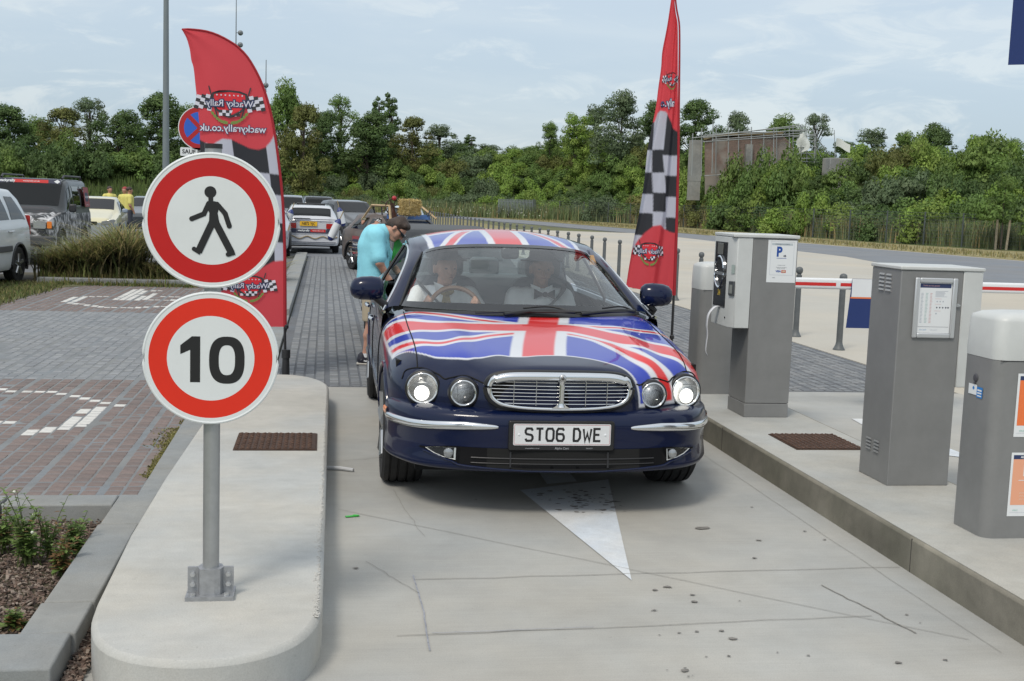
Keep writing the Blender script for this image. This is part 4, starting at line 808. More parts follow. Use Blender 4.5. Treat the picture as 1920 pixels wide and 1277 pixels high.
    lift = -.004*sst(.6, .95, ax_)
    def bump(i, d, z): return np.array((plan[i, 0]+NO[i, 0]*d, plan[i, 1]+NO[i, 1]*d, z+lift[i]*sst(.46, .26, z)))
    Gb = np.array([[bump(i, d, z) for d, z in prof] for i in range(181)]); bm = MB().grid(Gb).build('front_bumper', PAINT, car, smooth='all')
    def bpt(x, z, off):
        i = int(np.argmin(np.abs(plan[20:161, 0]-x)))+20; d = np.interp(-z, -prof[::1, 1], prof[:, 0]); return bump(i, d+off, z)
    # lower intake: black plastic overlay, recess shade put into its colour, pointed ends, bar
    xs = np.linspace(-.765, .765, 121); bot = .272+.020*sst(.2, .55, np.abs(xs))+.070*sst(.52, .775, np.abs(xs)); topz = .388-.018*sst(.6, .765, np.abs(xs))
    def strip(z0, z1, off, nz=6): return np.array([[bpt(x, zz, off) for zz in np.linspace(a, b, nz)] for x, a, b in zip(xs, z0, z1)])
    MB().grid(strip(topz, bot, .0035, 8)).build('lower_intake', M('intake_black', (.006, .006, .007), .7, spec=.12), bm, smooth='all')
    xm = np.abs(xs) < .43; mb = MB(); mb.grid(strip(topz, bot, .0055, 4)[xm]); mb.build('intake_shade', VOID, bm)  # flat black sheet painting the shade of the open centre
    mb = MB(); 
    for zz, rr_ in ((.335, .004), (.308, .003)): mb.tube([bpt(x, zz, .008) for x in np.linspace(-.5, .5, 40)], rr_, 6)
    for x in (-.30, .24): mb.tube([bpt(x, .372, .006), bpt(x, .288, .006)], .006, 6)
    mb.build('intake_bar', BLACK_P, bm, smooth=True)
    MB().tube([bpt(x, np.interp(abs(x), (0, .2, .55, .65, .765), (.272, .272, .293, .327, .36))-.005, .004) for x in np.linspace(-.745, .745, 90)], .006, 8).build('intake_lip', PAINT, bm, smooth=True)
    for sd in (-1, 1):   # fog lamps
        fg = [(.578, .380), (.63, .380), (.68, .377), (.742, .366), (.69, .342), (.64, .326), (.586, .316)]
        V_ = [bpt(sd*x, z, .0075) for x, z in fg]; c_ = sum(V_)/len(V_)-np.array((0, -.0, 0)); mb = MB(); mb.add(V_+[c_+np.array((0, .03, 0))], [(i, (i+1) % 7, 7) for i in range(7)]); f = mb.build('fog_lamp', REFL, bm)
        mb = MB(); mb.lathe([(.027, 0), (.025, .008), (.014, .013), (0, .014)], bpt(sd*.622, .350, .004), (0, -1, 0), 20); mb.build('bulb_lens', M('fog_lens', (.35, .36, .37), .12, .6), f, smooth=True)
        mb = MB(); mb.add([v+np.array((0, -.004, 0)) for v in V_], [tuple(range(7))]); mb.build('lens', LENS, f)
    for sd in (-1, 1):   # chrome blades and amber markers
        idx = [i for i in range(181) if sd*plan[i, 0] > .352 and plan[i, 1] < -.395]; idx = sorted(idx, key=lambda i: -sd*plan[i, 0]) if False else (idx if sd > 0 else idx[::-1]); n = len(idx)
        hh = .023*np.minimum(1, .25+.9*np.sqrt(np.linspace(0, 1, n)*3.2)); hh[-6:] *= np.linspace(1, .55, 6)
        mb = MB(); mb.grid(np.array([[bump(i, .002+.014*math.cos(a)*min(1, h/.02), .503-.024*sst(.5, .95, ax_[i])+h*math.sin(a)) for a in np.linspace(-pi/2, pi/2, 9)] for i, h in zip(idx, hh)])); mb.build('chrome_blade', CHROME, bm, smooth='all')
        idx = [i for i in range(181) if sd*plan[i, 0] > .90 and plan[i, 1] > -.43]; idx = idx if sd > 0 else idx[::-1]
        mb = MB(); mb.grid(np.array([[bump(i, .003+.010*math.cos(a), .500+.022*math.sin(a)) for a in np.linspace(-pi/2, pi/2, 7)] for i in idx])); mb.build('side_marker', AMBER, bm, smooth='all')
    # --- number plate
    pl = thing('x', 'x', 'x'); bpy.data.objects.remove(pl)
    MB().prism(rrect(.575, .160, .012), -.03, 0, 0, frame((-.022, -.944, .463), (1, 0, 0), (0, 0, 1))).build('plate_holder', TRIM, car, bevel=.004)
    fr = frame((-.02, -.9475, .470), (1, 0, 0), (0, 0, 1)); mb = MB(); mb.prism(rrect(.53, .116, .008), -.003, 0, 0, fr); plate = mb.build('number_plate', M('plate_white', (.66, .67, .68), .3, noise=(6, .06)), car)
    gl = {'S': [[(1, .83), (.83, 1), (.17, 1), (0, .83), (0, .68), (.15, .55), (.85, .47), (1, .33), (1, .17), (.83, 0), (.17, 0), (0, .17)]], 'T': [[(0, 1), (1, 1)], [(.5, .93), (.5, 0)]], '0': [[(0, .2), (.2, 0), (.8, 0), (1, .2), (1, .8), (.8, 1), (.2, 1), (0, .8), (0, .18)]],
          '6': [[(1, .84), (.83, 1), (.2, 1), (0, .8), (0, .18), (.2, 0), (.8, 0), (1, .18), (1, .38), (.82, .56), (.06, .56)]], 'D': [[(0, 0), (.72, 0), (1, .25), (1, .75), (.72, 1), (0, 1)], [(.12, .96), (.12, .04)]], 'W': [[(0, 1), (.22, 0), (.5, .62), (.78, 0), (1, 1)]], 'E': [[(.95, 1), (.06, 1), (.06, 0), (.98, 0)], [(.12, .52), (.8, .52)]]}
    cw, chh, sw = .038, .066, .0125; xpos = [-.2115, -.154, -.098, -.042, .046, .103, .16]
    for x0, ch in zip(xpos, 'ST06DWE'):
        mb = MB()
        for q, st in enumerate(gl[ch]): stroke(mb, [(x0+.012+p[0]*cw*(1.12 if ch == 'W' else 1), -.033+p[1]*chh) for p in st], sw*(.9 if ch == 'W' else 1), fr, .0006+.0003*q)
        mb.build('plate_character', BLACK_S, plate)
    mb = MB(); stroke(mb, rrect(.520, .106, .007, 4), .0022, fr, .0005, 0, closed=True); mb.build('red_border', M('plate_border', (.45, .16, .17), .5), plate)
    mb = MB(); [mb.lathe([(.007, 0), (.005, .003), (0, .004)], fr(sx, 0, 0), (0, -1, 0), 12) for sx in (-.235, .235)]; mb.build('screw_cap', M('cap_white', (.72, .73, .75), .3), plate, smooth=True)
    fr2 = frame((-.02, -.9448, .3955), (1, 0, 0), (0, 0, 1)); mb = MB(); put_text(mb, 'Alpha Cars', .017, fr2, 0, w=.001); put_text(mb, 'www.alphacars.co.uk', .009, fr2, 0, c=(-.16, .0), w=.001); put_text(mb, 'Tel 01277', .009, fr2, 0, c=(.15, .0), w=.001); mb.build('dealer_lettering', M('dim_white', (.42, .43, .45), .5), plate)
    # --- grille
    gx = -.027; gr = bpy.data.objects.new('grille', None); COL.objects.link(gr); gr.parent = car
    gy = lambda x: -.905+.20*(x-gx)**2+.0
    out = cat([(gx, .796), (gx+.17, .795), (gx+.30, .789), (gx+.375, .768), (gx+.403, .732), (gx+.404, .695), (gx+.385, .652), (gx+.335, .620), (gx+.24, .603), (gx+.12, .597), (gx, .596)], 70); out = np.vstack([out, (out[::-1]*(-1, 1)+np.array((2*gx, 0)))[1:-1]])
    out = (out-np.array((gx, .696)))*np.array((.95, .93))+np.array((gx, .694)); P3 = np.c_[out[:, 0], gy(out[:, 0]), out[:, 1]]; th = np.where(out[:, 1] > .735, .014+.011*sst(.735, .775, out[:, 1]), .010+.004*sst(.60, .72, out[:, 1]))
    MB().tube(P3-np.c_[np.zeros(len(out)), np.zeros(len(out)), np.where(out[:, 1] > .765, .010, 0)], th, 12, closed=True).build('surround', CHROME, gr, smooth=True)
    mb = MB(); mb.add(np.c_[out[:, 0], gy(out[:, 0])+.03, out[:, 1]], [tuple(range(len(out)))[::-1]]); mb.build('backing', VOID, gr)
    mb = MB(); mb.tube([(p[0], p[1]+.018, p[2]) for p in np.c_[gx+(out[:, 0]-gx)*1.045, gy(out[:, 0]), .697+(out[:, 1]-.697)*1.10]], .016, 8, closed=True); mb.build('shadow_gap', TRIM, gr, smooth=True)
    mb = MB(); mb.add([(gx+sx*wx, gy(gx)-.012+.02*abs(sx)*0, z) for z, wx in ((.783, .036), (.762, .025), (.748, .015), (.68, .011), (.638, .013), (.620, .028), (.606, .05)) for sx in (-1, 1)], [(2*i, 2*i+2, 2*i+3, 2*i+1) for i in range(6)])
    mb.tube([(gx, gy(gx)-.010, z) for z in np.linspace(.76, .615, 12)], [.020]+[.016]*10+[.022], 10, sx=1.); mb.build('centre_bar', CHROME, gr, smooth=True)
    mb = MB(); mb.lathe([(.020, 0), (.018, .006), (.010, .010), (0, .011)], (gx, gy(gx)-.030, .774), (0, -1, .1), 20); bdg = mb.build('badge', M('badge', (.5, .5, .5), .25, .9), gr, smooth=True); mb = MB(); mb.ball((gx-.002, gy(gx)-.042, .774), .009, sc=(1, .6, 1.1)); mb.build('badge_head', M('badge_dark', (.14, .13, .12), .3, .8), bdg, smooth=True)
    def inside(z): 
        m_ = out[:, 0] > gx; o_ = out[m_]; o_ = o_[np.argsort(o_[:, 1])]; return float(np.interp(z, o_[:, 1], o_[:, 0]))-gx
    for k in range(7):
        z = .628+k*.0192
        for sd in (-1, 1):
            w_ = inside(z)-.012; xs_ = np.linspace(.018, w_, 16); MB().tube([(gx+sd*x, gy(gx+sd*x)+.004, z) for x in xs_], .0019, 6).build('slat', CHROME, gr, smooth=True)
    for x in (-.255, -.135, .135, .255): MB().tube([(gx+x, gy(gx+x)-.001, z) for z in np.linspace(.618, .762, 8)], .0022, 6).build('vane', CHROME, gr, smooth=True)
    # --- lamps
    for sd in (-1, 1):
        for cx_, cy_, cz_, r_, lit in (((.752 if sd < 0 else .742), -.645, .665, .083, True), ((.541 if sd < 0 else .512), -.795, .665, .068, False)):
            e = bpy.data.objects.new('headlamp', None); COL.objects.link(e); e.parent = car; e.location = (sd*cx_, cy_, cz_); e.rotation_euler = (rad(-3), 0, sd*rad(9 if lit else 5))
            MB().lathe([(r_+.022, .32), (r_+.020, .05), (r_+.018, .034), (r_+.014, .028), (r_+.004, .03)], (0, 0, 0), (0, 1, 0), 48).build('pod', PAINT, e, smooth='all')
            MB().lathe([(r_+.017, .030), (r_+.0165, .008), (r_+.012, .003), (r_+.003, .0)], (0, 0, 0), (0, 1, 0), 48).build('gasket', TRIM, e, smooth='all')
            MB().lathe([(r_+.004, .006), (r_+.003, -.004), (r_-.002, -.007), (r_-.007, -.003), (r_-.009, .01)], (0, 0, 0), (0, 1, 0), 48).build('chrome_ring', CHROME, e, smooth='all')
            MB().lathe([(r_-.006, .0), (r_*.90, .03), (r_*.72, .062), (r_*.45, .085), (r_*.2, .093), (0, .094)], (0, 0, 0), (0, 1, 0), 48).build('reflector', REFL if lit else M('reflector_faceted', (.88, .90, .92), .45, .2, noise=(70, .28)), e, smooth='all')
            MB().lathe([(r_-.005, -.002), (r_*.85, -.012), (r_*.6, -.022), (r_*.3, -.028), (0, -.030)], (0, 0, 0), (0, 1, 0), 48).build('lens', LENS, e, smooth='all')
            if lit:
                MB().lathe([(.050, .06), (.049, .010), (.045, .004)], (.004*sd, 0, -.026), (0, 1, 0), 28).build('projector_collar', REFL, e, smooth='all'); MB().lathe([(.045, .004), (.040, -.003), (.026, -.009), (0, -.012)], (.004*sd, 0, -.026), (0, 1, 0), 28).build('projector', LIT, e, smooth='all')
                MB().b2((-.06, .0, .036), (.06, .05, .041)).b2((-.052, .012, .055), (.052, .05, .058)).build('shade', M('lamp_grey', (.16, .15, .14), .4, .3), e); mb = MB()
                mb.tube([(-r_*.8, .01, .028), (0, .0, .034), (r_*.8, .01, .028)], .004, 6); mb.build('visor_edge', REFL, e, smooth=True)
            else:
                mb = MB(); mb.tube([(0, .08, .01), (0, .02, .012)], .010, 8); [mb.tube([(x, .05, -.055), (x*.7, .03, .03)], .006, 6) for x in (-.03, -.012, .014, .03)]; mb.build('bulb_holder', M('lamp_dark', (.10, .10, .11), .2, .9), e, smooth=True)
                MB().b2((-.045, .01, .040), (.045, .04, .056)).build('amber_bulb', M('amber_dim', (.55, .30, .18), .3), e)
    # --- greenhouse
    WB = [(0, .37, 1.005), (.3, .395, 1.003), (.55, .49, 1.0), (.72, .625, .997), (.795, .72, .995)]; WT = [(0, 1.17, 1.402), (.27, 1.185, 1.396), (.47, 1.235, 1.376), (.57, 1.30, 1.348), (.612, 1.37, 1.320)]
    mir = lambda P: [(-x, y, z) for x, y, z in P[::-1]][:-1]
    full = lambda P: mir(P)+list(P)
    a, b = cat(full(WB), 81), cat(full(WT), 81); t = np.linspace(0, 1, 30)[:, None, None]; bul = np.sin(t*pi)*(1-(np.abs(np.linspace(-1, 1, 81))**3)[None, :, None])*.5
    S = a[None]*(1-t)+b[None]*t; S = S+bul*np.array((0, -.030, .045)); S[..., 1] -= 0
    wsc = MB().grid(S).build('windscreen', GLS, car, smooth='all')
    # black frit border: an inner frame just inside the glass
    uu = np.linspace(-1, 1, 81); g = lambda i, j: S[i, j]+np.array((0, .006, -.004)); mb = MB()
    def sub(t0, t1, u0, u1, n1=8, n2=40):
        out_ = []
        for tt in np.linspace(t0, t1, n1):
            row = []
            for u_ in np.linspace(u0, u1, n2):
                fi, fj = tt*29, (u_+1)*40; i, j = min(28, int(fi)), min(79, int(fj)); di, dj = fi-i, fj-j
                row.append((S[i, j]*(1-di)*(1-dj)+S[i+1, j]*di*(1-dj)+S[i, j+1]*(1-di)*dj+S[i+1, j+1]*di*dj)+np.array((0, -.0025, .002)))
            out_.append(row)
        return np.array(out_)
    mb.grid(sub(0, .085, -1, 1)); mb.grid(sub(.945, 1, -1, 1)); mb.grid(sub(.085, .945, -1, -.945, 20, 4)); mb.grid(sub(.085, .945, .945, 1, 20, 4)); mb.build('frit_band', M('frit', (.010, .011, .013), .12, coat=.5), wsc, smooth='all')
    RE = [(.612, 1.37, 1.320), (.637, 1.6, 1.378), (.645, 1.95, 1.403), (.635, 2.35, 1.39), (.59, 2.72, 1.345), (.56, 2.85, 1.315)]
    RT = [(0, 2.93, 1.395), (.3, 2.91, 1.378), (.56, 2.85, 1.315)]
    rc = [(0, 1.17, 1.402), (0, 1.4, 1.446), (0, 1.9, 1.483), (0, 2.4, 1.468), (0, 2.93, 1.395)]
    nR, nC = 120, 181; L_, C_ = cat(RE, nR), cat(rc, nR); X = np.linspace(-1, 1, nC); Gf = np.zeros((nR, nC, 3)); f_ = cat(full(WT), 181); bk = cat(full(RT), 181)
    for i in range(nR):
        s = i/(nR-1); e_, c_ = L_[i], C_[i]; k = np.abs(X)**2.3
        Gf[i] = np.c_[X*e_[0], c_[1]+(e_[1]-c_[1])*k, c_[2]+(e_[2]-c_[2])*k]
    w0 = np.clip(1-np.arange(nR)/10, 0, 1)[:, None, None]; Gf = Gf*(1-w0)+f_[None]*w0; w1 = np.clip(1-(nR-1-np.arange(nR))/10, 0, 1)[:, None, None]; Gf = Gf*(1-w1)+bk[None]*w1
    Vf = Gf.reshape(-1, 3); x, y = Vf[:, 0]+.02, Vf[:, 1]; C = np.tile(FB, (len(x), 1)); aa = .006
    def lay(d, c): a_ = np.clip(d/aa+.5, 0, 1)[:, None]; C[:] = C*(1-a_)+np.array(c)*a_
    for sx in (-1, 1):
        d, t_ = pl_dist(x, y, [(sx*.14, 2.05), (sx*.30, 1.66), (sx*.47, 1.12)]); lay(.062-d, FWW); d, t_ = pl_dist(x+sx*.012, y, [(sx*.14, 2.05), (sx*.30, 1.66), (sx*.47, 1.12)]); lay(.030-d, FRR)
        d, t_ = pl_dist(x, y, [(sx*.12, 2.05), (sx*.55, 2.8)]); lay(.062-d, FWW); lay(.03-d, FRR)
    lay(.145-np.abs(x), FWW); lay(.22-np.abs(y-2.0), FWW); lay(np.maximum(.095-np.abs(x), .14-np.abs(y-2.0)), FRR)
    lay(.018-np.abs(np.abs(x)-(.525+.02*(y-1.2))), FWW); lay(np.abs(x)-(.543+.02*(y-1.2)), NAVYP); lay(y-2.72, NAVYP)
    MB().grid(Gf, col=C).build('roof', PAINTC, car, smooth='all', color=True)
    A_ = [(.795, .72, .995), (.745, .90, 1.098), (.682, 1.13, 1.222), (.612, 1.37, 1.320)]; Aall = np.vstack([cat(A_, 40), cat(RE, 60)[1:], cat([(.56, 2.85, 1.315), (.66, 3.2, 1.17), (.78, 3.55, 1.02)], 24)[1:]])
    S1 = cat([(.905, .70, .962), (.83, .90, 1.075), (.76, 1.13, 1.195), (.722, 1.30, 1.268), (.70, 1.5, 1.322), (.693, 1.7, 1.345), (.693, 1.95, 1.352), (.688, 2.3, 1.338), (.665, 2.6, 1.29), (.70, 2.9, 1.20), (.79, 3.25, 1.05), (.84, 3.42, .99)], len(Aall))
    bl = cat([(.915, .70, .955), (.925, 1.2, .957), (.925, 1.9, .96), (.92, 2.6, .968), (.86, 3.42, .985)], len(Aall))
    for sd in (-1, 1):
        f = np.array((sd, 1, 1)); mid = (Aall+S1)/2+np.array((.014, 0, .010)); MB().grid(np.stack([Aall, Aall*.75+S1*.25+np.array((.010, 0, .008)), mid, Aall*.25+S1*.75+np.array((.010, 0, .006)), S1], 1)*f, flip=sd < 0).build('roof_pillar', PAINT, car, smooth='all')
        MB().tube(S1*f+np.array((sd*.004, 0, 0)), .009, 8).build('window_chrome', CHROME, car, smooth=True); MB().tube(bl*f, .009, 8).build('belt_chrome', CHROME, car, smooth=True)
        MB().tube(np.vstack([cat(A_, 40)])*f+np.array((0, -.004, .002)), .008, 6).build('screen_seal', TRIM, car, smooth=True)
        # doors' upper part: belt deck strip, B pillar, glass
        lo = bl*f; MB().grid(np.stack([lo-np.array((sd*.09, 0, .02)), lo-np.array((sd*.03, 0, .004)), lo, lo+np.array((sd*.012, 0, -.03)), lo*np.array((1, 1, 0))+np.array((sd*.022, 0, .85))], 1), flip=sd > 0).build('door_top', PAINT, car, smooth='all')
        i0 = 8; k = lambda q: int(q*(len(S1)-1)); ws = [(i0, k(.545)), (k(.57), len(S1)-14)]
        for q, (ia, ib) in enumerate(ws):
            tq = np.linspace(0, 1, 8)[:, None, None]; jb = lambda i: int(np.argmin(np.abs(bl[:, 1]-S1[i, 1])))
            lw = np.array([bl[jb(i)] for i in range(ia, ib)]); uw = S1[ia:ib]; gs = (lw[None]*(1-tq)+uw[None]*tq+np.sin(tq*pi)*np.array((.012, 0, 0)))*f*np.array((.985, 1, 1))
            if not (sd < 0 and q == 0): MB().grid(gs).build('side_window', GLD, car, smooth='all')
        ib = k(.557); yB = S1[ib, 1]; MB().tube([np.array((.93*.985, yB, .955))*f, np.array((.80, yB, 1.16))*f, (S1[ib]-np.array((.004, 0, 0)))*f], .020, 8, sx=.6).build('door_pillar', TRIM, car, smooth=True)
        # mirror
        mx_, my_, mz_ = (-1.025 if sd < 0 else .925), .76, 1.098; mb = MB(); rows = []
        for u_, wv, hv in ((-.125, .35, .35), (-.118, .70, .68), (-.09, .92, .92), (-.03, 1.0, 1.0), (.05, 1.0, .96), (.10, .9, .82), (.125, .62, .55), (.135, .2, .2)):
            u_ *= .84; hv *= .95; rows.append([(mx_+sd*u_, my_-.07*wv*math.cos(q)+.02*abs(u_)*4, mz_+.078*hv*math.sin(q)+(.012 if math.sin(q) > 0 else 0)*hv-.02*(u_)) for q in np.linspace(0, 2*pi, 28, endpoint=False)])
        R_ = np.array(rows); R_ = np.concatenate([R_, R_[:, :1]], 1); mb.grid(R_, flip=sd > 0); mir_ = mb.build('door_mirror', PAINT, car, smooth='all')
        MB().tube([(mx_-sd*.05, my_+.0, mz_-.055), (sd*.915, my_+.01, 1.0), (sd*.885, my_+.03, .965)], [.022, .026, .034], 10, sx=1.).build('mirror_arm', TRIM, mir_, smooth=True)
    RW0 = [(0, 3.62, 1.03), (.4, 3.58, 1.025), (.76, 3.5, 1.015)]; a, b = cat(full(RT), 41), cat(full(RW0), 41); t = np.linspace(0, 1, 16)[:, None, None]; MB().grid(a[None]*(1-t)+b[None]*t+np.sin(t*pi)*np.array((0, .03, .03))).build('rear_window', glass('rear_glass', (.6, .68, .66), 1.5), car, smooth='all')
    cab_names = ('windscreen', 'roof', 'rear_window', 'roof_pillar', 'window_chrome', 'screen_seal', 'side_window', 'door_pillar')
    for o in list(car.children):
        if o.name.split('.')[0] in cab_names: o.location.x -= .018
    # --- cowl, wipers
    a = cat(full(WB), 61); mb = MB(); mb.grid(np.stack([a+np.array((0, .0, .0)), a+np.array((0, -.025, -.006)), a+np.array((0, -.05, -.022))], 1)); mb.build('cowl', TRIM, car, smooth='all')
    for P, e in (([(-.18, .30, .992), (-.05, .335, 1.008), (.12, .345, 1.018), (.28, .33, 1.013)], -.36), ([(.33, .37, .998), (.48, .40, 1.012), (.62, .47, 1.018), (.72, .52, 1.01)], .02)):
        w_ = MB(); w_.tube(cat(P, 20), [.012]*20, 8); w_.tube(cat([P[3], P[1], np.array(P[0])+np.array((-.18 if e < 0 else -.32, .02, .006))], 20), .007, 6); w_.tube(cat([np.array(P[1])+np.array((0, .02, .022)), np.array(P[2])+np.array((0, .02, .024)), P[3]], 12), .006, 6); w_.build('wiper', TRIM, car, smooth=True)
    # --- cabin
    BEIGE = M('cabin_beige', (.30, .29, .25), .7); SLATE = M('seat_slate', (.10, .115, .13), .6); DK = M('cabin_dark', (.035, .037, .04), .7); HEADL = M('headlining', (.36, .37, .34), .9)
    Rr = Gf[::6, ::6]*np.array((.97, 1, 1))-np.array((0, -.01, .035)); MB().grid(Rr, flip=True).build('headlining', HEADL, car, smooth='all')
    a = cat(full(WB), 41)*np.array((.985, 1, 1))+np.array((0, .02, -.012)); MB().grid(np.stack([a, a+np.array((0, .14, .006)), a*np.array((1, 0, 1))+np.array((0, .98, -.012)), a*np.array((1, 0, 0))+np.array((0, 1.06, .90)), a*np.array((1, 0, 0))+np.array((0, 1.05, .55))], 1)).build('dashboard', M('dash', (.24, .25, .235), .6), car, smooth='all')
    MB().b2((-.84, .5, .30), (.84, 3.6, .36)).build('cabin_floor', DK, car)
    for sx in (-.40, .36):
        MB().prism(rrect(.50, .14, .06), .42, .54, fr=lambda u, v, w_: (sx+u, 1.62+v*3.2, w_)).build('seat', SLATE, car, smooth=True)
        MB().prism(rrect(.50, .64, .12), -.07, .07, 0, lambda u, v, w_: (sx+u, 1.98+w_+.28*v, .80+v)).build('seat_backrest', SLATE, car, bevel=.03)
        MB().prism(rrect(.27, .17, .05), -.045, .045, 0, lambda u, v, w_: (sx+u, 2.05+w_, 1.20+v)).cyl((sx, 2.05, 1.0), (sx, 2.05, 1.15), .04).build('headrest', SLATE, car, bevel=.02)
    MB().b2((-.75, 2.75, .45), (.75, 3.2, .62)).prism(rrect(1.46, .5, .1), -.08, .08, 0, lambda u, v, w_: (u, 3.2+w_+.25*v, .82+v)).build('rear_seat', SLATE, car, bevel=.03)
    for sx in (-.42, .05, .48): MB().prism(rrect(.26, .16, .05), -.045, .045, 0, lambda u, v, w_: (sx+u, 3.27+w_, 1.13+v)).build('headrest', SLATE, car, bevel=.02)
    MB().b2((-.78, 3.3, .95), (.78, 3.56, .965)).build('parcel_shelf', DK, car)
    st = MB(); t = np.linspace(0, 2*pi, 41)[:-1]; c0 = np.array((-.40, 1.22, .915)); st.tube([c0+.185*(math.cos(q)*np.array((1, 0, 0))+math.sin(q)*np.array((0, .45, .89))) for q in t], .017, 8, closed=True); st.ball(c0, .07, sc=(1, .5, .8)); st.tube([c0+np.array((-.17, 0, 0)), c0+np.array((.17, 0, 0))], .018, 6); st.build('steering_wheel', M('wheel_wood', (.15, .085, .055), .35), car, smooth=True)
    MB().prism(rrect(.125, .085, .03), -.02, .02, 0, lambda u, v, w_: (-.035+u, 1.13+w_, 1.345+v)).cyl((-.035, 1.14, 1.36), (-.035, 1.17, 1.385), .02).build('interior_mirror', M('mirror_dark', (.03, .032, .036), .4), car, bevel=.012)
    fr = frame((.585, 1.265, 1.318), (.9, .35, .0), (-.25, .55, .82)); mb = MB(); mb.add([fr(-.045, -.05, -.006), fr(.018, -.052, -.006), fr(.022, .03, -.006), fr(-.01, .03, -.006)], [(0, 1, 2, 3)]); mb.build('tax_disc', M('disc_brown', (.42, .25, .12), .6), car)
    MB().b2((-.10, 2.95, 1.12), (.05, 2.96, 1.20)).build('luggage_card', M('pale_green_card', (.4, .5, .45), .6), car)
    return car
HERO = build_hero()

# ------------------------------------------------------------------ other cars: stations (y, half width, belt z, half width at roof, top z), y from the front bumper
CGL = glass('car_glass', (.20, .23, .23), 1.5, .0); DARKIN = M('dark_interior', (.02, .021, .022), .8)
def paintm(name, c, rough=.3, coat=.8, **k): return M(name, c, rough, coat=coat, spec=.3, **k)
class Shell:
    def __init__(s, keys, n=90):
        K = np.array(keys, float); s.y = np.linspace(K[0, 0], K[-1, 0], n)
        s.P = np.stack([np.interp(s.y, K[:, 0], K[:, k]) for k in range(1, 5)], 1)
        ker = np.array([1, 2, 3, 2, 1])/9.
        for k in range(4): s.P[2:-2, k] = np.convolve(s.P[:, k], ker, 'valid')
        s.L = K[-1, 0]
    def sec(s, i):
        wb, zb, wt, zt = s.P[i]; e = min(i, len(s.y)-1-i); q = [.90, .955, .985, 1][min(3, e)]; wb = wb*q
        low = cat([(wb*.94, .24), (wb*.985, .32), (wb, .55), (wb*.985, zb-.10), (wb*.955, zb)], 14); win = cat([(wb*.955, zb), ((wb*.955+wt)/2+.02, (zb+zt-.07)/2), (wt, zt-.07)], 8)[1:]; top = cat([(wt, zt-.07), (wt*.93, zt-.018), (wt*.6, zt-.002), (0, zt)], 10)[1:]
        return np.vstack([low, win, top])            # 14 + 7 + 9 points
    def grid(s):
        out = []
        for i, y in enumerate(s.y):
            h = s.sec(i); f = np.vstack([h*(1, 1), h[-2::-1]*(-1, 1)]); out.append(np.c_[f[:, 0], np.full(len(f), y), f[:, 1]])
        return np.array(out)
def make_car(name, label, loc, rz, keys, mat, wheels, r=.31, side=(), screen=None, back=None, lower=None, group=None, wd=.19, mats=None, cut=None):
    t = thing(name, label, 'car', loc, rz, group); S = Shell(keys); G = S.grid(); L = S.L; G[..., 1] -= L/2; nv = G.shape[1]; iy = lambda y: int(np.argmin(np.abs(S.y-y)))
    N_ = np.cross(np.gradient(G, axis=1), np.gradient(G, axis=0)); N_ /= np.linalg.norm(N_, axis=2)[..., None]+1e-9; ctr = G.mean(1, keepdims=True); N_ *= np.sign((N_*(G-ctr)).sum(-1, keepdims=True))
    F = [];  mi = []
    for i in range(len(S.y)-1):
        for j in range(nv-1):
            c = (G[i, j]+G[i+1, j+1])/2
            if any((c[1]-(yw-L/2))**2+(c[2]-r)**2 < (r+.045)**2 for yw in wheels) and c[2] < .9 and abs(c[0]) > .4: continue
            F.append((i*nv+j, i*nv+j+1, (i+1)*nv+j+1, (i+1)*nv+j)); mi.append(1 if (lower and c[2] < lower) else 0)
    mb = MB(); mb.add(G.reshape(-1, 3), F); mb.mi = mi; n0 = len(S.y)-1
    mb.add(G[0], [tuple(range(nv))[::-1]], 1 if lower else 0); mb.add(G[-1], [tuple(range(nv))], 1 if lower else 0); body = mb.build('body_shell', mats or [mat, mat], t, smooth=50)
    W = S.P[:, 0].max(); MB().b2((-W*.85, -L/2+.15, .2), (W*.85, L/2-.15, .5)).build('underbody', VOID, t)
    for yw in wheels:
        for sd in (-1, 1):
            MB().tube([(sd*(W-.012), yw-L/2+(r+.05)*math.cos(q), max(.22, r+(r+.05)*math.sin(q))) for q in np.linspace(-.3, pi+.3, 24)], .028, 6).build('arch_lip', BLACK_P, body, smooth=True)
            wheel(t, sd*(W-.11), yw-L/2, sd, r, wd)
    def patch(nm, i0, i1, j0, j1, m, off=.006, cutf=0, cutb=0, parent=body):
        out = []
        st_ = 1 if j1 > j0 else -1
        for q, j in enumerate(range(j0, j1+st_, st_)):
            u = q/abs(j1-j0); a, b = i0+cutf*u, i1-cutb*u; row = []
            for tt in np.linspace(a, b, 14):
                k = int(min(len(S.y)-2, max(0, tt))); d = tt-k; row.append((G[k, j]*(1-d)+G[k+1, j]*d)+N_[k, j]*off)
            out.append(row)
        return MB().grid(np.array(out), flip=st_ > 0).build(nm, m, parent, smooth='all')
    for (y0, y1, cf, cb) in side:
        k = len(S.y)/L; patch('side_window', iy(y0), iy(y1), 14, 19, CGL, .006, cf*k, cb*k); patch('side_window', iy(y0), iy(y1), nv-15, nv-20, CGL, .006, cf*k, cb*k)
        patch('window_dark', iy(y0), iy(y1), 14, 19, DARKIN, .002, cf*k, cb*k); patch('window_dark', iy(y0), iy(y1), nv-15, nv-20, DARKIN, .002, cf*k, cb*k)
    for nm, rg in (('windscreen', screen), ('rear_window', back)):
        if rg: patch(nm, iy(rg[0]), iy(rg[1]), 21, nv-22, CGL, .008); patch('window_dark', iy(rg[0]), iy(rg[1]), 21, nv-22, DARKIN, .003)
    t['L'] = L; return t, body, G
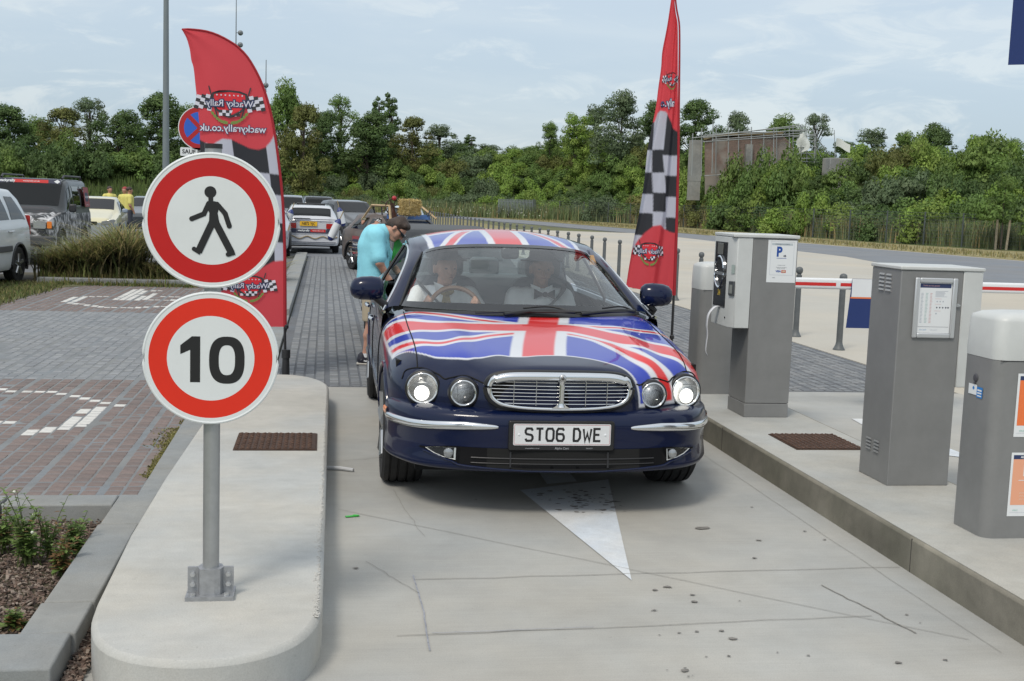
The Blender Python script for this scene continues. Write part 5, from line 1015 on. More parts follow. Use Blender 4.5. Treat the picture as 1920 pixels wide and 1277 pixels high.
def face(body, name, y, pts, mat, dy=-.012, bevel=.004):
    return MB().prism(pts, 0, abs(dy), 0, lambda u, v, w_: (u, y+(w_ if dy > 0 else -w_), v)).build(name, mat, body, bevel=bevel)
LAMPC = M('car_lamp_clear', (.45, .47, .48), .12, .6); LAMPR = M('car_lamp_red', lin((170, 30, 26)), .2, coat=.6); GREYTRIM = M('grey_trim', (.06, .062, .065), .6); YPL = M('yellow_plate', lin((226, 178, 40)), .5)
HATCH = [(0, .70, .62, .5, .66), (.12, .80, .74, .58, .79), (.9, .83, .88, .62, .95), (1.18, .84, .90, .66, 1.02), (1.95, .84, .92, .60, 1.38), (2.5, .84, .93, .61, 1.42), (3.3, .83, .95, .60, 1.38), (3.78, .81, .96, .60, 1.10), (3.9, .76, .80, .55, .9)]
SALOON = [(0, .72, .62, .5, .66), (.15, .82, .74, .6, .80), (1.0, .86, .90, .64, .96), (1.35, .87, .93, .68, 1.02), (2.15, .87, .95, .60, 1.38), (2.9, .87, .96, .61, 1.42), (3.5, .87, .97, .58, 1.33), (4.1, .85, .98, .66, 1.04), (4.5, .80, .85, .6, .95)]
WAGON = [(0, .72, .62, .5, .66), (.15, .84, .78, .6, .84), (.95, .87, .95, .66, 1.02), (1.2, .88, .98, .70, 1.10), (1.95, .88, 1.0, .64, 1.60), (2.6, .88, 1.0, .65, 1.66), (4.0, .87, 1.02, .63, 1.62), (4.35, .86, 1.02, .66, 1.45), (4.45, .82, .80, .6, 1.1)]
OFFR = [(0, .78, .85, .62, .90), (.12, .88, 1.0, .7, 1.06), (1.15, .90, 1.10, .74, 1.15), (1.4, .91, 1.12, .78, 1.22), (1.95, .91, 1.13, .76, 1.78), (2.3, .91, 1.14, .76, 1.86), (4.3, .90, 1.14, .75, 1.86), (4.5, .89, 1.1, .76, 1.7), (4.55, .86, .9, .7, 1.5)]
# white family car, tail by the planter
mpv, b, G = make_car('parked_car', 'white estate car with black rub strip, cut by the left edge', (-6.27, 20.62, 0), rad(-6), WAGON, paintm('white_paint', (.56, .585, .60)), (.85, 3.72), .315, ((1.5, 2.5, .55, .02), (2.58, 3.42, .02, .1), (3.52, 4.22, .02, .3)), (1.25, 1.9), (4.12, 4.4))
for sd in (-1, 1): MB().b2((sd*.872, -1.0, .56), (sd*.905, 1.1, .66)).build('rub_strip', GREYTRIM, b, bevel=.01); MB().tube([(sd*.87, 1.0, .90), (sd*.90, 1.02, .90), (sd*.90, 1.16, .90), (sd*.87, 1.18, .90)], .016, 6).build('door_handle', MATS['white_paint'], b, smooth=True); face(b, 'tail_lamp', 2.20, rrect(.10, .36, .03, c=(sd*.76, .98)), LAMPR, .03)
# camouflaged off-roader
cam_ = M('camouflage', (.3, .3, .3), .5); N = cam_.node_tree.nodes; L = cam_.node_tree.links
tcx = N.new('ShaderNodeTexCoord'); nz = N.new('ShaderNodeTexNoise'); nz.inputs['Scale'].default_value = 6.5; nz.inputs['Detail'].default_value = 2.5; nz.inputs['Distortion'].default_value = .8; L.new(tcx.outputs['Object'], nz.inputs['Vector'])
rp = N.new('ShaderNodeValToRGB'); rp.color_ramp.interpolation = 'CONSTANT'; rp.color_ramp.elements[0].color = (.03, .032, .035, 1)
for p, c in ((.44, .12), (.50, .26), (.565, .50)): e = rp.color_ramp.elements.new(p); e.color = (c, c, c*1.02, 1)
rp.color_ramp.elements[-1].position = .9; rp.color_ramp.elements[-1].color = (.5, .5, .5, 1); L.new(nz.outputs['Fac'], rp.inputs[0]); L.new(rp.outputs[0], N['Principled BSDF'].inputs['Base Color'])
dkg = paintm('charcoal_paint', (.030, .034, .037), .4, .4); ofr, b, G = make_car('off_roader', 'dark off roader with black and white camouflage on its lower sides and roof rails', (-6.66, 29.3, 0), rad(.3), OFFR, dkg, (.85, 3.4), .37, ((1.62, 2.35, .28, .02), (2.45, 3.2, .02, .02), (3.35, 4.35, .06, .12)), (1.42, 1.98), None, 1.10, mats=[dkg, cam_], wd=.24)
for sd in (-1, 1):
    MB().tube([(sd*.66, -.15, 1.86), (sd*.67, 0, 1.93), (sd*.67, 1.9, 1.93), (sd*.66, 2.05, 1.86)], .025, 6).build('roof_rail', BLACK_P, b, smooth=True)
    face(b, 'headlamp', -2.275, rrect(.26, .17, .03, c=(sd*.62, .86)), LAMPC); face(b, 'indicator', -2.27, rrect(.10, .15, .02, c=(sd*.82, .86)), AMBER)
    MB().b2((sd*.92, -.75, 1.12), (sd*1.08, -.66, 1.30)).build('door_mirror', BLACK_P, b, bevel=.03)
face(b, 'radiator_grille', -2.275, rrect(.80, .17, .02, c=(0, .87)), TRIM); MB().b2((-.9, -2.42, .42), (.9, -2.2, .62)).build('front_bumper', GREYTRIM, b, bevel=.03)
frb = frame((0, -.285-.05, 1.79), (1, 0, 0), (0, .25, .97)); mb = MB(); mb.prism([(-.68, -.055), (.68, -.055), (.66, .055), (-.66, .055)], -.002, .004, 0, frb); mb.prism([(-.35, -.04), (.40, -.04), (.40, .035), (-.35, .035)], .005, .006, 1, frb); put_text(mb, 'wackyrally', .085, frb, 2, bold=.003, c=(-.5, 0), w=.0075); put_text(mb, 'wackyrally.co.uk', .055, frb, 2, c=(.03, 0), w=.0085); mb.prism([(.52, 0), (.6, -.045), (.66, 0), (.6, .045)], .005, .006, 2, frb); mb.build('sun_strip', [M('strip_navy', (.03, .035, .07), .5), REDS, PAPER], b)
mb = MB(); fq = frame((.885, 1.55, 1.45), (0, .98, 0), (-.12, 0, .98)); mb.prism(rrect(.62, .48, .04), 0, .004, 0, fq); mb.prism(rrect(.40, .22, .06), .005, .006, 1, fq); put_text(mb, 'Wacky Rally', .085, fq, 2, bold=.002, w=.008); put_text(mb, 'wackyrally.co.uk', .05, fq, 2, c=(0, -.19), w=.007); mb.build('window_sticker', [M('sticker_red', (.28, .05, .06), .5), MATS['strip_navy'], PAPER], b)
# cream hatchback with silver bumper
crm, b, G = make_car('parked_car', 'cream hatchback with a bare grey front bumper behind the ornamental grass', (-7.05, 39.1, 0), rad(4), HATCH, paintm('cream_paint', (.60, .56, .38)), (.75, 3.15), .30, ((1.45, 2.35, .45, .02), (2.42, 3.3, .02, .25)), (1.22, 1.9), (3.35, 3.75), .64, mats=[MATS['cream_paint'], M('bare_bumper', (.30, .33, .37), .5)])
for sd in (-1, 1): face(b, 'headlamp', -1.952, [(sd*.35, .60), (sd*.70, .62), (sd*.78, .74), (sd*.72, .77), (sd*.38, .70)][::sd], LAMPC); MB().b2((sd*.84, -.62, .95), (sd*1.0, -.52, 1.07)).build('door_mirror', M('blue_grey', (.25, .30, .38), .4), b, bevel=.03)
face(b, 'radiator_grille', -1.952, rrect(.5, .10, .03, c=(0, .64)), TRIM); mb = MB(); mb.b2((-.2, -.74, .99), (.35, -.70, 1.02)); mb.build('blue_sunshade', M('bright_blue', (.06, .25, .62), .6), b)
make_car('parked_car', 'dark grey car parked behind the cream hatchback', (-6.75, 48.5, 0), rad(3), HATCH, paintm('slate_paint', (.05, .057, .066)), (.75, 3.15), .30, ((1.45, 2.35, .45, .02), (2.42, 3.3, .02, .25)), (1.22, 1.9))
# queue: white hatchback seen from behind
wh, b, G = make_car('rally_car', 'white hatchback seen from behind with yellow plate and stripes', (-.44, 37.45, 0), rad(181.5), HATCH, paintm('rally_white', (.54, .555, .59)), (.75, 3.15), .30, ((1.45, 2.35, .45, .02), (2.42, 3.3, .02, .25)), (1.22, 1.9), (3.40, 3.765))
yb = 1.955
for sd in (-1, 1): face(b, 'tail_lamp', yb, rrect(.30, .15, .02, c=(sd*.58, .80)), LAMPR, .02); face(b, 'lamp_panel', yb, rrect(.30, .10, .02, c=(sd*.58, .665)), MATS['strip_navy'], .018)
face(b, 'licence_plate', yb+.02, rrect(.50, .13, .01, c=(.08, .86)), YPL, .012); mb = MB(); put_text(mb, 'N872 YJC', .11, frame((.08, yb+.034, .86), (-1, 0, 0), (0, 0, 1)), bold=.003, sx=.85, w=.0); mb.build('plate_text', BLACK_S, b)
face(b, 'rear_bumper', yb-.03, rrect(1.52, .24, .05, c=(0, .42)), MATS['rally_white'], .10); mb = MB()
for z in (.93, .99, .60, .54, .33): mb.b2((-.72, yb+.005 if z > .5 else yb+.071, z-.009), (.72, yb+.012 if z > .5 else yb+.076, z+.009))
mb.build('stripe', MATS['strip_navy'], b); frb = frame((0, yb+.016, .665), (-1, 0, 0), (0, 0, 1)); mb = MB(); mb.prism([(-.42, -.045), (.42, -.045), (.42, .045), (-.42, .045)], 0, .004, 0, frb); mb.prism([(-.02, -.04), (.41, -.04), (.41, .035), (-.02, .035)], .005, .006, 1, frb); put_text(mb, 'wackyrally', .08, frb, 2, bold=.003, c=(-.22, 0), w=.007); put_text(mb, 'wackyrally.co.uk', .05, frb, 2, c=(.2, 0), w=.008); mb.build('bumper_banner', [MATS['strip_navy'], REDS, PAPER], b)
mb = MB(); mb.tube([(x, yb+.085, .47+.035*math.sin(x*14)) for x in np.linspace(-.75, .75, 60)], .018, 6); mb.build('rope', M('rope', (.33, .26, .16), .9), b, smooth=True)
MB().b2((-.42, .25, 1.415), (.42, .85, 1.445)).build('sunroof', TRIM, b, bevel=.01); MB().b2((.03, yb-.02, 1.0), (.5, yb, 1.02)).build('wiper', TRIM, b)
# boat fenders hung on the cars
def fender(loc, tilt, label):
    t = thing('boat_fender', label, 'boat fender', loc); t.rotation_euler = (0, tilt, 0)
    MB().lathe([(.0, -.27), (.05, -.25), (.085, -.19), (.09, -.18)], n=16).lathe([(.09, .18), (.085, .2), (.05, .26), (.02, .3), (0, .3)], n=16).build('blue_end', M('fender_blue', (.02, .035, .16), .4), t, smooth=True); MB().lathe([(.09, -.18), (.094, 0), (.09, .18)], n=16).build('tube', M('fender_white', (.62, .64, .66), .45), t, smooth=True); MB().cyl((0, 0, .28), (0, 0, .5), .012).build('cord', MATS['rope'], t)
fender((-1.035, 35.300, 0.977), .32, 'white boat fender on the left side of the white rally hatchback'); fender((0.469, 35.300, 1.072), -.25, 'white boat fender on the right side of the white rally hatchback'); fender((0.224, 28.600, 0.887), .42, 'big white boat fender on the rear corner of the brown rally car')
# silver car nose, grey cars, black car, pale blue car
sv, b, G = make_car('rally_car', 'silver saloon whose front corner shows beside the left flag', (-1.80, 34.6, 0), rad(1), SALOON, paintm('silver_paint', (.27, .29, .32)), (.85, 3.5), .31, ((1.6, 2.6, .5, .02), (2.7, 3.5, .02, .3)), (1.4, 2.1))
for sd in (-1, 1): face(b, 'headlamp', -2.253, rrect(.32, .14, .05, c=(sd*.60, .68)), LAMPC)
face(b, 'radiator_grille', -2.253, rrect(.6, .10, .03, c=(0, .66)), TRIM); face(b, 'front_bumper', -2.20, rrect(1.6, .20, .06, c=(0, .42)), MATS['silver_paint'], -.10); face(b, 'air_intake', -2.31, rrect(1.1, .08, .03, c=(0, .40)), TRIM)
make_car('parked_car', 'dark grey estate car behind the white rally hatchback, left of the roof box car', (-1.55, 50.5, 0), rad(2), WAGON, paintm('grey_paint', (.085, .095, .11)), (.85, 3.6), .31, ((1.5, 2.5, .55, .02), (2.58, 4.1, .02, .2)), (1.25, 1.9), (4.12, 4.4))
make_car('parked_car', 'blue grey people carrier far back beyond the white rally hatchback', (-.42, 57.5, 0), rad(184), WAGON, paintm('blue_grey_paint', (.10, .12, .15)), (.85, 3.6), .31, ((1.5, 2.5, .55, .02), (2.58, 4.1, .02, .2)), (1.25, 1.9), (4.05, 4.4))
bk, b, G = make_car('rally_car', 'black hatchback waiting behind the brown rally car', (.92, 43.6, 0), rad(20), [(q[0], q[1]*1.03, q[2]*1.05, q[3]*1.05, q[4]*1.10) for q in HATCH], paintm('black_paint', (.018, .019, .021)), (.75, 3.15), .31, ((1.45, 2.35, .45, .02), (2.42, 3.3, .02, .25)), (1.22, 1.9), (3.40, 3.765))
for sd in (-1, 1): face(b, 'headlamp', -1.953, rrect(.28, .13, .03, c=(sd*.6, .68)), LAMPC)
face(b, 'licence_plate', -1.965, rrect(.52, .11, .01, c=(0, .48)), YPL)
lb_, b, G = make_car('rally_car', 'pale blue hatchback at the back of the queue by the first far bollards', (2.75, 42.5, 0), rad(-4), HATCH, paintm('pale_blue_paint', (.42, .50, .56)), (.75, 3.15), .30, ((1.45, 2.35, .45, .02), (2.42, 3.3, .02, .25)), (1.22, 1.9), (3.40, 3.765))
# brown rally car with roof load
BRW = paintm('brown_paint', (.125, .098, .086), .45, .2, noise=(5, .3)); SMALL = [(q[0]*.96, q[1]*.98, q[2]*.96, q[3], q[4]*.95) for q in HATCH]
br, b, G = make_car('rally_car', 'matt brown rally hatchback with wooden frames and a hay bale on its roof', (1.78, 27.5, 0), rad(21.5), SMALL, BRW, (.72, 3.02), .305, ((1.38, 2.2, .40, .02), (2.30, 3.15, .02, .3)), (1.18, 1.82), (3.22, 3.62))
mb = MB(); fq = frame((-.83, .82, .60), (0, -1, 0), (0, 0, 1)); mb.prism(rrect(.36, .24, .05), 0, .004, 0, fq); mb.prism(rrect(.40, .10, .02), .001, .003, 1, lambda u, v, w_: fq(u, v+.14, w_)); put_text(mb, 'Wacky Rally', .06, fq, 2, bold=.002, w=.006); mb.prism(rrect(.3, .05, .01), 0, .004, 1, lambda u, v, w_: fq(u, v-.2, w_)); mb.build('door_sticker', [MATS['strip_navy'], MATS['sticker_red'], PAPER], b)
frb = frame((0, -.235, 1.275), (1, 0, 0), (0, .35, .93)); mb = MB(); mb.prism([(-.55, -.055), (.55, -.055), (.53, .06), (-.53, .06)], -.002, .004, 0, frb); put_text(mb, 'wackyrally', .085, frb, 1, bold=.003, c=(-.2, 0), w=.007); mb.build('sun_strip', [M('strip_blue', (.05, .12, .30), .5), PAPER], b)
mb = MB()
for z in (.42, .52, .64): mb.b2((-.835, -1.0, z), (-.83, 1.2, z+.012))
mb.build('pinstripe', M('pinstripe', (.35, .28, .22), .7), b)
WOOD = M('raw_timber', (.42, .31, .18), .8, noise=(12, .3)); WOODD = M('dark_timber', (.05, .025, .018), .7, noise=(12, .3))
rk = thing('roof_frame', 'rough timber and black iron frame on the roof of the brown rally car', 'roof frame', (1.78, 27.5, 1.31), rad(21.5))
for P, m_, r_ in (([(-.72, .75, -.15), (-.58, .50, .20)], WOOD, .028), ([(-.58, .52, .20), (-.52, -.35, .20)], WOOD, .028), ([(-.52, -.33, .20), (-.60, -.58, -.12)], WOOD, .028), ([(.55, .3, .22), (.62, -.4, -.06)], WOOD, .028), ([(-.50, .5, .0), (-.56, .48, .19)], BLACK_P, .020), ([(-.5, -.25, .0), (-.5, -.25, .19)], BLACK_P, .020), ([(-.5, .1, .0), (-.5, .15, .19)], BLACK_P, .020), ([(.5, .3, .0), (.55, .25, .22)], BLACK_P, .020), ([(.45, -.3, .0), (.55, -.2, .12)], BLACK_P, .020)):
    MB().tube(np.array(P), r_, 4).build('beam' if m_ is WOOD else 'iron_strut', m_, rk)
sw = thing('ship_wheel', 'dark wooden ship wheel with a red ball mounted on the brown rally car roof', 'ship wheel', (1.489, 27.200, 1.216), rad(12))
mb = MB(); mb.lathe([(.16, -.02), (.13, .06), (.07, .18), (.055, .34), (.06, .36)], n=12); mb.build('pedestal', M('wheel_brown', (.075, .028, .018), .6, noise=(20, .3)), sw, smooth=True)
mb = MB(); mb.tube([(.17*math.cos(a), -.05, .28+.17*math.sin(a)) for a in np.linspace(0, 2*pi, 25)[:-1]], .014, 6, closed=True); mb.build('rim', WOODD, sw, smooth=True)
for k in range(8): a = 2*pi*k/8+.4; MB().cyl((0, -.05, .28), (.30*math.cos(a), -.05, .28+.30*math.sin(a)), .013, .010, 6).build('spoke', WOODD, sw)
MB().ball((.02, -.07, .47), .055).build('red_ball', M('red_ball', (.40, .02, .03), .35), sw, smooth=True)
hb = thing('hay_bale', 'golden hay bale tied on the rally car roof', 'hay bale', (1.867, 27.000, 1.339), rad(15)); mb = MB(); rr = np.random.default_rng(4); mb.b2((-.19, -.14, .0), (.19, .14, .30), col=(.40, .30, .12))
HC = [(.52, .40, .17), (.42, .31, .12), (.62, .50, .25), (.33, .24, .09)]
for k in range(1500):
    p = rr.uniform((-.2, -.15, 0), (.2, .15, .31)); f = rr.integers(3); p[f] = (-1, 1)[rr.integers(2)]*(.2, .15, .155)[f]+(0 if f < 2 else .155); d = rr.normal(0, 1, 3); d /= np.linalg.norm(d); mb.box(p, (.07+.05*rr.random(), .006, .006), rz=rr.uniform(0, pi), ry=rr.normal(0, .5), col=HC[rr.integers(4)])
mb.build('straw', M('straw', (1, 1, 1), .9, attr='Col'), hb, color=True); MB().tube([(-.06, -.158, 0), (-.06, -.158, .315), (-.06, .158, .315), (-.06, .158, 0)], .006, 5).build('twine', M('twine', (.25, .2, .12), .9), hb)
# dark soft topped car right behind the hero
sf, b, G = make_car('following_car', 'dark grey car with a matt soft top waiting right behind the flag saloon', (1.36, 14.15, 0), rad(-.5), [(q[0], q[1], q[2], q[3]*1.0, q[4]+(.0 if q[4] < 1.2 else -.025)) for q in SALOON], M('soft_grey', (.075, .08, .085), .7, noise=(3, .1)), (.85, 3.5), .31, ((1.6, 2.6, .5, .02), (2.7, 3.5, .02, .3)), (1.4, 2.12))
for sd in (-1, 1): face(b, 'headlamp', -2.253, rrect(.32, .14, .05, c=(sd*.60, .68)), LAMPC); MB().b2((sd*.86, -.75, .95), (sd*1.03, -.66, 1.07)).build('door_mirror', BLACK_P, b, bevel=.03)
face(b, 'radiator_grille', -2.253, rrect(.6, .12, .03, c=(0, .66)), TRIM); face(b, 'front_bumper', -2.20, rrect(1.6, .20, .06, c=(0, .42)), MATS['soft_grey'], -.10)

# ------------------------------------------------------------------ people: smooth-blended capsules, polygonised by surface nets
def sd_cap(P, a, b, r0, r1):
    a, b = np.array(a, float), np.array(b, float); d = b-a; t = np.clip(((P-a)@d)/(d@d+1e-9), 0, 1); return np.linalg.norm(P-a-t[..., None]*d, axis=-1)-(r0+(r1-r0)*t)
def sd_ell(P, c, r, rot=None):
    q = P-np.array(c, float)
    if rot is not None: q = q@np.array(Matrix(rot.to_matrix() if hasattr(rot, 'to_matrix') else rot))
    r = np.array(r, float); k0 = np.linalg.norm(q/r, axis=-1); k1 = np.linalg.norm(q/(r*r), axis=-1)+1e-9; return k0*(k0-1)/k1
def sdf_mesh(prims, vox, k=.03, cut=None):
    """prims: ('c',a,b,r0,r1) or ('e',c,r[,rot]); returns verts, faces"""
    lo, hi = np.full(3, 9e9), np.full(3, -9e9)
    for p in prims:
        for c in ((p[1], p[2]) if p[0] == 'c' else (p[1],)):
            m = max(p[3], p[4]) if p[0] == 'c' else max(p[2]); lo = np.minimum(lo, np.array(c)-m-2.5*vox); hi = np.maximum(hi, np.array(c)+m+2.5*vox)
    n = np.ceil((hi-lo)/vox).astype(int)+1; ax = [lo[i]+vox*np.arange(n[i]) for i in range(3)]; P = np.stack(np.meshgrid(*ax, indexing='ij'), -1); f = None
    for p in prims:
        d = sd_cap(P, *p[1:]) if p[0] == 'c' else sd_ell(P, *p[1:])
        if f is None: f = d
        else: h = np.clip(.5+.5*(f-d)/k, 0, 1); f = f*(1-h)+d*h-k*h*(1-h)
    if cut is not None: f = np.maximum(f, cut(P))
    s = f < 0; cs = [(slice(None, -1) if not (b >> q) & 1 else slice(1, None)) for b in range(8) for q in range(3)]
    corner = [tuple(cs[b*3:b*3+3]) for b in range(8)]; cnt = sum(s[c].astype(int) for c in corner); act = (cnt > 0) & (cnt < 8)
    idx = -np.ones(act.shape, int); idx[act] = np.arange(act.sum()); acc = np.zeros((act.sum(), 3)); num = np.zeros(act.sum())
    I = np.argwhere(act)
    for b in range(8):
        for q in range(3):
            if (b >> q) & 1: continue
            b2 = b | (1 << q); o = np.array([(b >> t) & 1 for t in range(3)]); A = I+o; B = A.copy(); B[:, q] += 1; fa, fb = f[tuple(A.T)], f[tuple(B.T)]; m = (fa < 0) != (fb < 0); t = np.where(m, fa/(fa-fb+1e-12), 0); pt = A.astype(float); pt[:, q] += t; acc[m] += pt[m]; num[m] += 1
    V = lo+vox*acc/num[:, None]; F = []
    for q in range(3):
        u, v = (q+1) % 3, (q+2) % 3; sl0 = [slice(1, -1)]*3; a = [slice(None)]*3; b = [slice(None)]*3; a[q] = slice(None, -1); b[q] = slice(1, None); ch = s[tuple(a)] != s[tuple(b)]; E = np.argwhere(ch)
        E = E[(E[:, u] > 0) & (E[:, v] > 0) & (E[:, u] < n[u]-1) & (E[:, v] < n[v]-1)]
        def cell(du, dv): c = E.copy(); c[:, u] -= du; c[:, v] -= dv; return idx[tuple(c.T)]
        qd = np.stack([cell(1, 1), cell(0, 1), cell(0, 0), cell(1, 0)], 1); fl = s[tuple(E.T)]; qd[~fl] = qd[~fl][:, ::-1]; F.append(qd[(qd >= 0).all(1)])
    return V, np.vstack(F)
def body(name, prims, mat, parent, vox=.012, k=.03, cut=None):
    V, F = sdf_mesh(prims, vox, k, cut); return MB().add(V, F.tolist()).build(name, mat, parent, smooth='all')
SKIN = M('skin', (.50, .27, .19), .5, noise=(12, .1)); SKIN2 = M('tanned_skin', (.42, .215, .145), .5, noise=(12, .1)); HAIR = M('dark_brown_hair', (.042, .025, .017), .55, noise=(60, .4), bump=(90, .6)); TURQ = M('turquoise_cotton', lin((140, 212, 228)), .85, noise=(7, .08), bump=(9, 1.0)); KHAKI = M('khaki_cotton', (.42, .36, .26), .85); SHOE = M('dark_shoe', (.02, .02, .032), .6); WHT = M('white_cotton', (.78, .79, .80), .8, noise=(8, .06), bump=(16, .5)); LENSD = M('sunglass', (.01, .01, .012), .15); HATM = M('hat_felt', (.055, .055, .06), .85)
def head(o, fwd, up, skin, parent, vox=.009, mouth=True):
    """continuous head with brow, nose, lips, chin, ears; returns prims and a frame helper"""
    fwd, up = Vector(fwd).normalized(), Vector(up).normalized(); rt = fwd.cross(up).normalized(); up = rt.cross(fwd); R = np.array((rt, fwd, up)); O = np.array(o, float); g = lambda r, f, u: O+np.array((r, f, u))@R
    pr = [('c', g(0, -.02, .03), g(0, .005, .03), .083, .080), ('c', g(0, .025, -.03), g(0, .045, -.085), .062, .036), ('c', g(-.03, .05, .02), g(.03, .05, .02), .034, .034), ('c', g(0, .088, .022), g(0, .104, -.020), .010, .016), ('c', g(-.018, .076, -.050), g(.018, .076, -.050), .014, .014), ('c', g(0, .072, -.09), g(0, .072, -.09), .020, .020)]
    pr += [('c', g(sx*.082, -.01, .015), g(sx*.084, -.008, -.025), .016, .012) for sx in (-1, 1)]+[('c', g(sx*.042, .055, -.02), g(sx*.035, .055, -.04), .022, .022) for sx in (-1, 1)]
    return pr, g
# --- man in turquoise leaning at the queue
mt = thing('person', 'man in turquoise T-shirt and khaki shorts bowing his head beside the queue', 'person', (0, 0, 0))
Q = lambda P, dy=0.: np.array(P)+np.array((0, dy, 0))
sh, ch, hp = np.array((0.510, 12.300, 1.314)), np.array((0.496, 12.300, 1.200)), np.array((0.492, 12.300, 0.885))
hc = np.array((0.723, 12.280, 1.381)); hpr, hg = head(hc, (.55, -.22, -.75), (.76, -.1, .58), SKIN, mt); nk = np.array((0.606, 12.300, 1.360))
kneeN, ankN = np.array((0.486, 12.180, 0.427)), np.array((0.434, 12.200, 0.108)); kneeF, ankF = np.array((0.578, 12.420, 0.415)), np.array((0.608, 12.450, 0.100))
elN, wrN = np.array((0.543, 12.060, 1.052)), np.array((0.645, 12.120, 0.880)); elF, wrF = np.array((0.667, 12.500, 1.042)), np.array((0.729, 12.400, 0.967))
pr = hpr+[('c', nk, hg(0, -.01, -.05), .062, .056), ('c', sh, hp, .12, .12), ('c', Q(sh, -.16), elN, .05, .042), ('c', elN, wrN, .042, .030), ('c', Q(sh, .16), elF, .05, .042), ('c', elF, wrF, .042, .03), ('c', Q(hp, -.09), kneeN, .085, .058), ('c', kneeN, kneeN*.6+ankN*.4+np.array((-.012, 0, 0)), .054, .052), ('c', kneeN*.6+ankN*.4, ankN, .052, .034), ('c', Q(hp, .09), kneeF, .085, .058), ('c', kneeF, ankF, .055, .034), ('c', ankN, ankN+np.array((.10, 0, -.05)), .034, .03), ('c', ankF, ankF+np.array((.12, 0, -.06)), .034, .03)]
for w_, e_ in ((wrN, elN), (wrF, elF)):   # hands: palm, four fingers, thumb
    d = (w_-e_)/np.linalg.norm(w_-e_); s_ = np.array((0, 1., 0)); pm = w_+d*.075; pr.append(('c', w_, pm, .030, .034)); pr += [('c', pm+s_*(q-1.5)*.019, pm+s_*(q-1.5)*.021+d*.05+np.array((.02, 0, -.012)), .011, .0095) for q in range(4)]+[('c', w_+d*.03+s_*.03, w_+d*.085+s_*.055, .013, .010)]
pb = body('body', pr, SKIN, mt, .0095, .022)
body('hair', [('e', hg(0, -.026, .042), (.088, .100, .084)), ('c', hg(0, -.085, -.02), hg(0, -.095, -.05), .05, .03), ('c', hg(-.05, .04, .092), hg(.05, .04, .092), .030, .030), ('c', hg(0, -.03, .09), hg(0, .04, .10), .055, .035)], HAIR, mt, .009, .03, lambda P: ((P-hg(0, .045, .035))@((hg(0, 1, 0)-hg(0, 0, 0))*.8-(hg(0, 0, 1)-hg(0, 0, 0))*.55)))
mb = MB(); mb.tube([hg(-.085, -.01, .02), hg(-.075, .06, .022), hg(-.05, .098, .018), hg(0, .112, .016), hg(.05, .098, .018), hg(.075, .06, .022), hg(.085, -.01, .02)], [.006, .007, .018, .012, .018, .007, .006], 8); mb.build('sunglasses', LENSD, mt, smooth=True)
slN, slF = Q(sh, -.165)*.18+elN*.82, Q(sh, .165)*.2+elF*.8; hem = np.array((0.484, 12.300, 0.771))
ts = [('c', sh+np.array((-.01, 0, -.03)), ch, .135, .152), ('c', ch, (ch+hp)/2, .155, .150), ('c', (ch+hp)/2, hp, .150, .150), ('c', hp, hem, .152, .150), ('c', Q(sh, -.15), Q(sh, .15), .088, .088), ('c', Q(sh, -.165), slN, .080, .076), ('c', Q(sh, .165), slF, .080, .076), ('c', sh, nk, .10, .072)]
ts += [('c', Q(ch, -.11), Q(hp, -.10), .11, .12), ('c', Q(ch, .11), Q(hp, .10), .11, .12)]
def tcut(P): return np.maximum(np.maximum(hem[2]-.01-P[..., 2], (P-(nk+np.array((.030, 0, .012))))@np.array((.86, 0, .5))), np.maximum(np.minimum(((P-slN)@((elN-Q(sh, -.165))/np.linalg.norm(elN-Q(sh, -.165)))), 9.)-0, -9) if False else -9.)
tshirt = body('t_shirt', ts, TURQ, mt, .011, .05, tcut)
fr = frame(Q(ch, -.0)+np.array((.150, -.09, -.02)), (0, -.9, .0), (-.15, .0, .95)); mb = MB(); [stroke(mb, [(rng.uniform(-.07, .07), rng.uniform(-.1, .1)) for _ in range(3)], .014, fr, .02+.0004*q_) for q_ in range(7)]; mb.build('shirt_print', M('print_dark', (.02, .05, .10), .7), tshirt)
body('shorts', [('c', hp+np.array((0, 0, -.02)), hp+np.array((0, 0, -.08)), .14, .14), ('c', Q(hp, -.09), kneeN*.9+hp*.1, .118, .098), ('c', Q(hp, .09), kneeF*.9+hp*.1, .118, .098)], KHAKI, mt, .011, .03, lambda P: np.maximum(P[..., 2]-hem[2]-.05, kneeN[2]+.02-P[..., 2]))
for an in (ankN, ankF):
    base = np.array((an[0], an[1], 0)); body('shoe', [('c', base+np.array((-.045, 0, .055)), base+np.array((-.04, 0, .085)), .045, .042), ('c', base+np.array((-.03, 0, .048)), base+np.array((.10, 0, .045)), .046, .044), ('c', base+np.array((.10, 0, .044)), base+np.array((.185, 0, .036)), .044, .034)], SHOE, mt, .009, .02, lambda P: .016-P[..., 2]); MB().prism([(-.092, -.04), (.05, -.05), (.16, -.048), (.215, 0), (.16, .048), (.05, .05), (-.092, .04)], .001, .020, fr=lambda u, v, w_: base+np.array((u, v, w_))).build('sole', M('sole_cream', (.55, .52, .46), .7), mt, bevel=.006)
    mb = MB(); mb.tube([an+np.array((.002, 0, -.03)), an+np.array((0, 0, .01))], .042, 12); mb.build('sock', WHT, mt, smooth=True); fq = frame(base+np.array((-.02, -.0455, .058)), (1, 0, 0), (0, 0, 1)); mb = MB(); stroke(mb, [(-.03, .0), (.02, -.018), (.10, .018)], .014, fr=fq, w=.002); mb.build('shoe_stripe', WHT, mt)
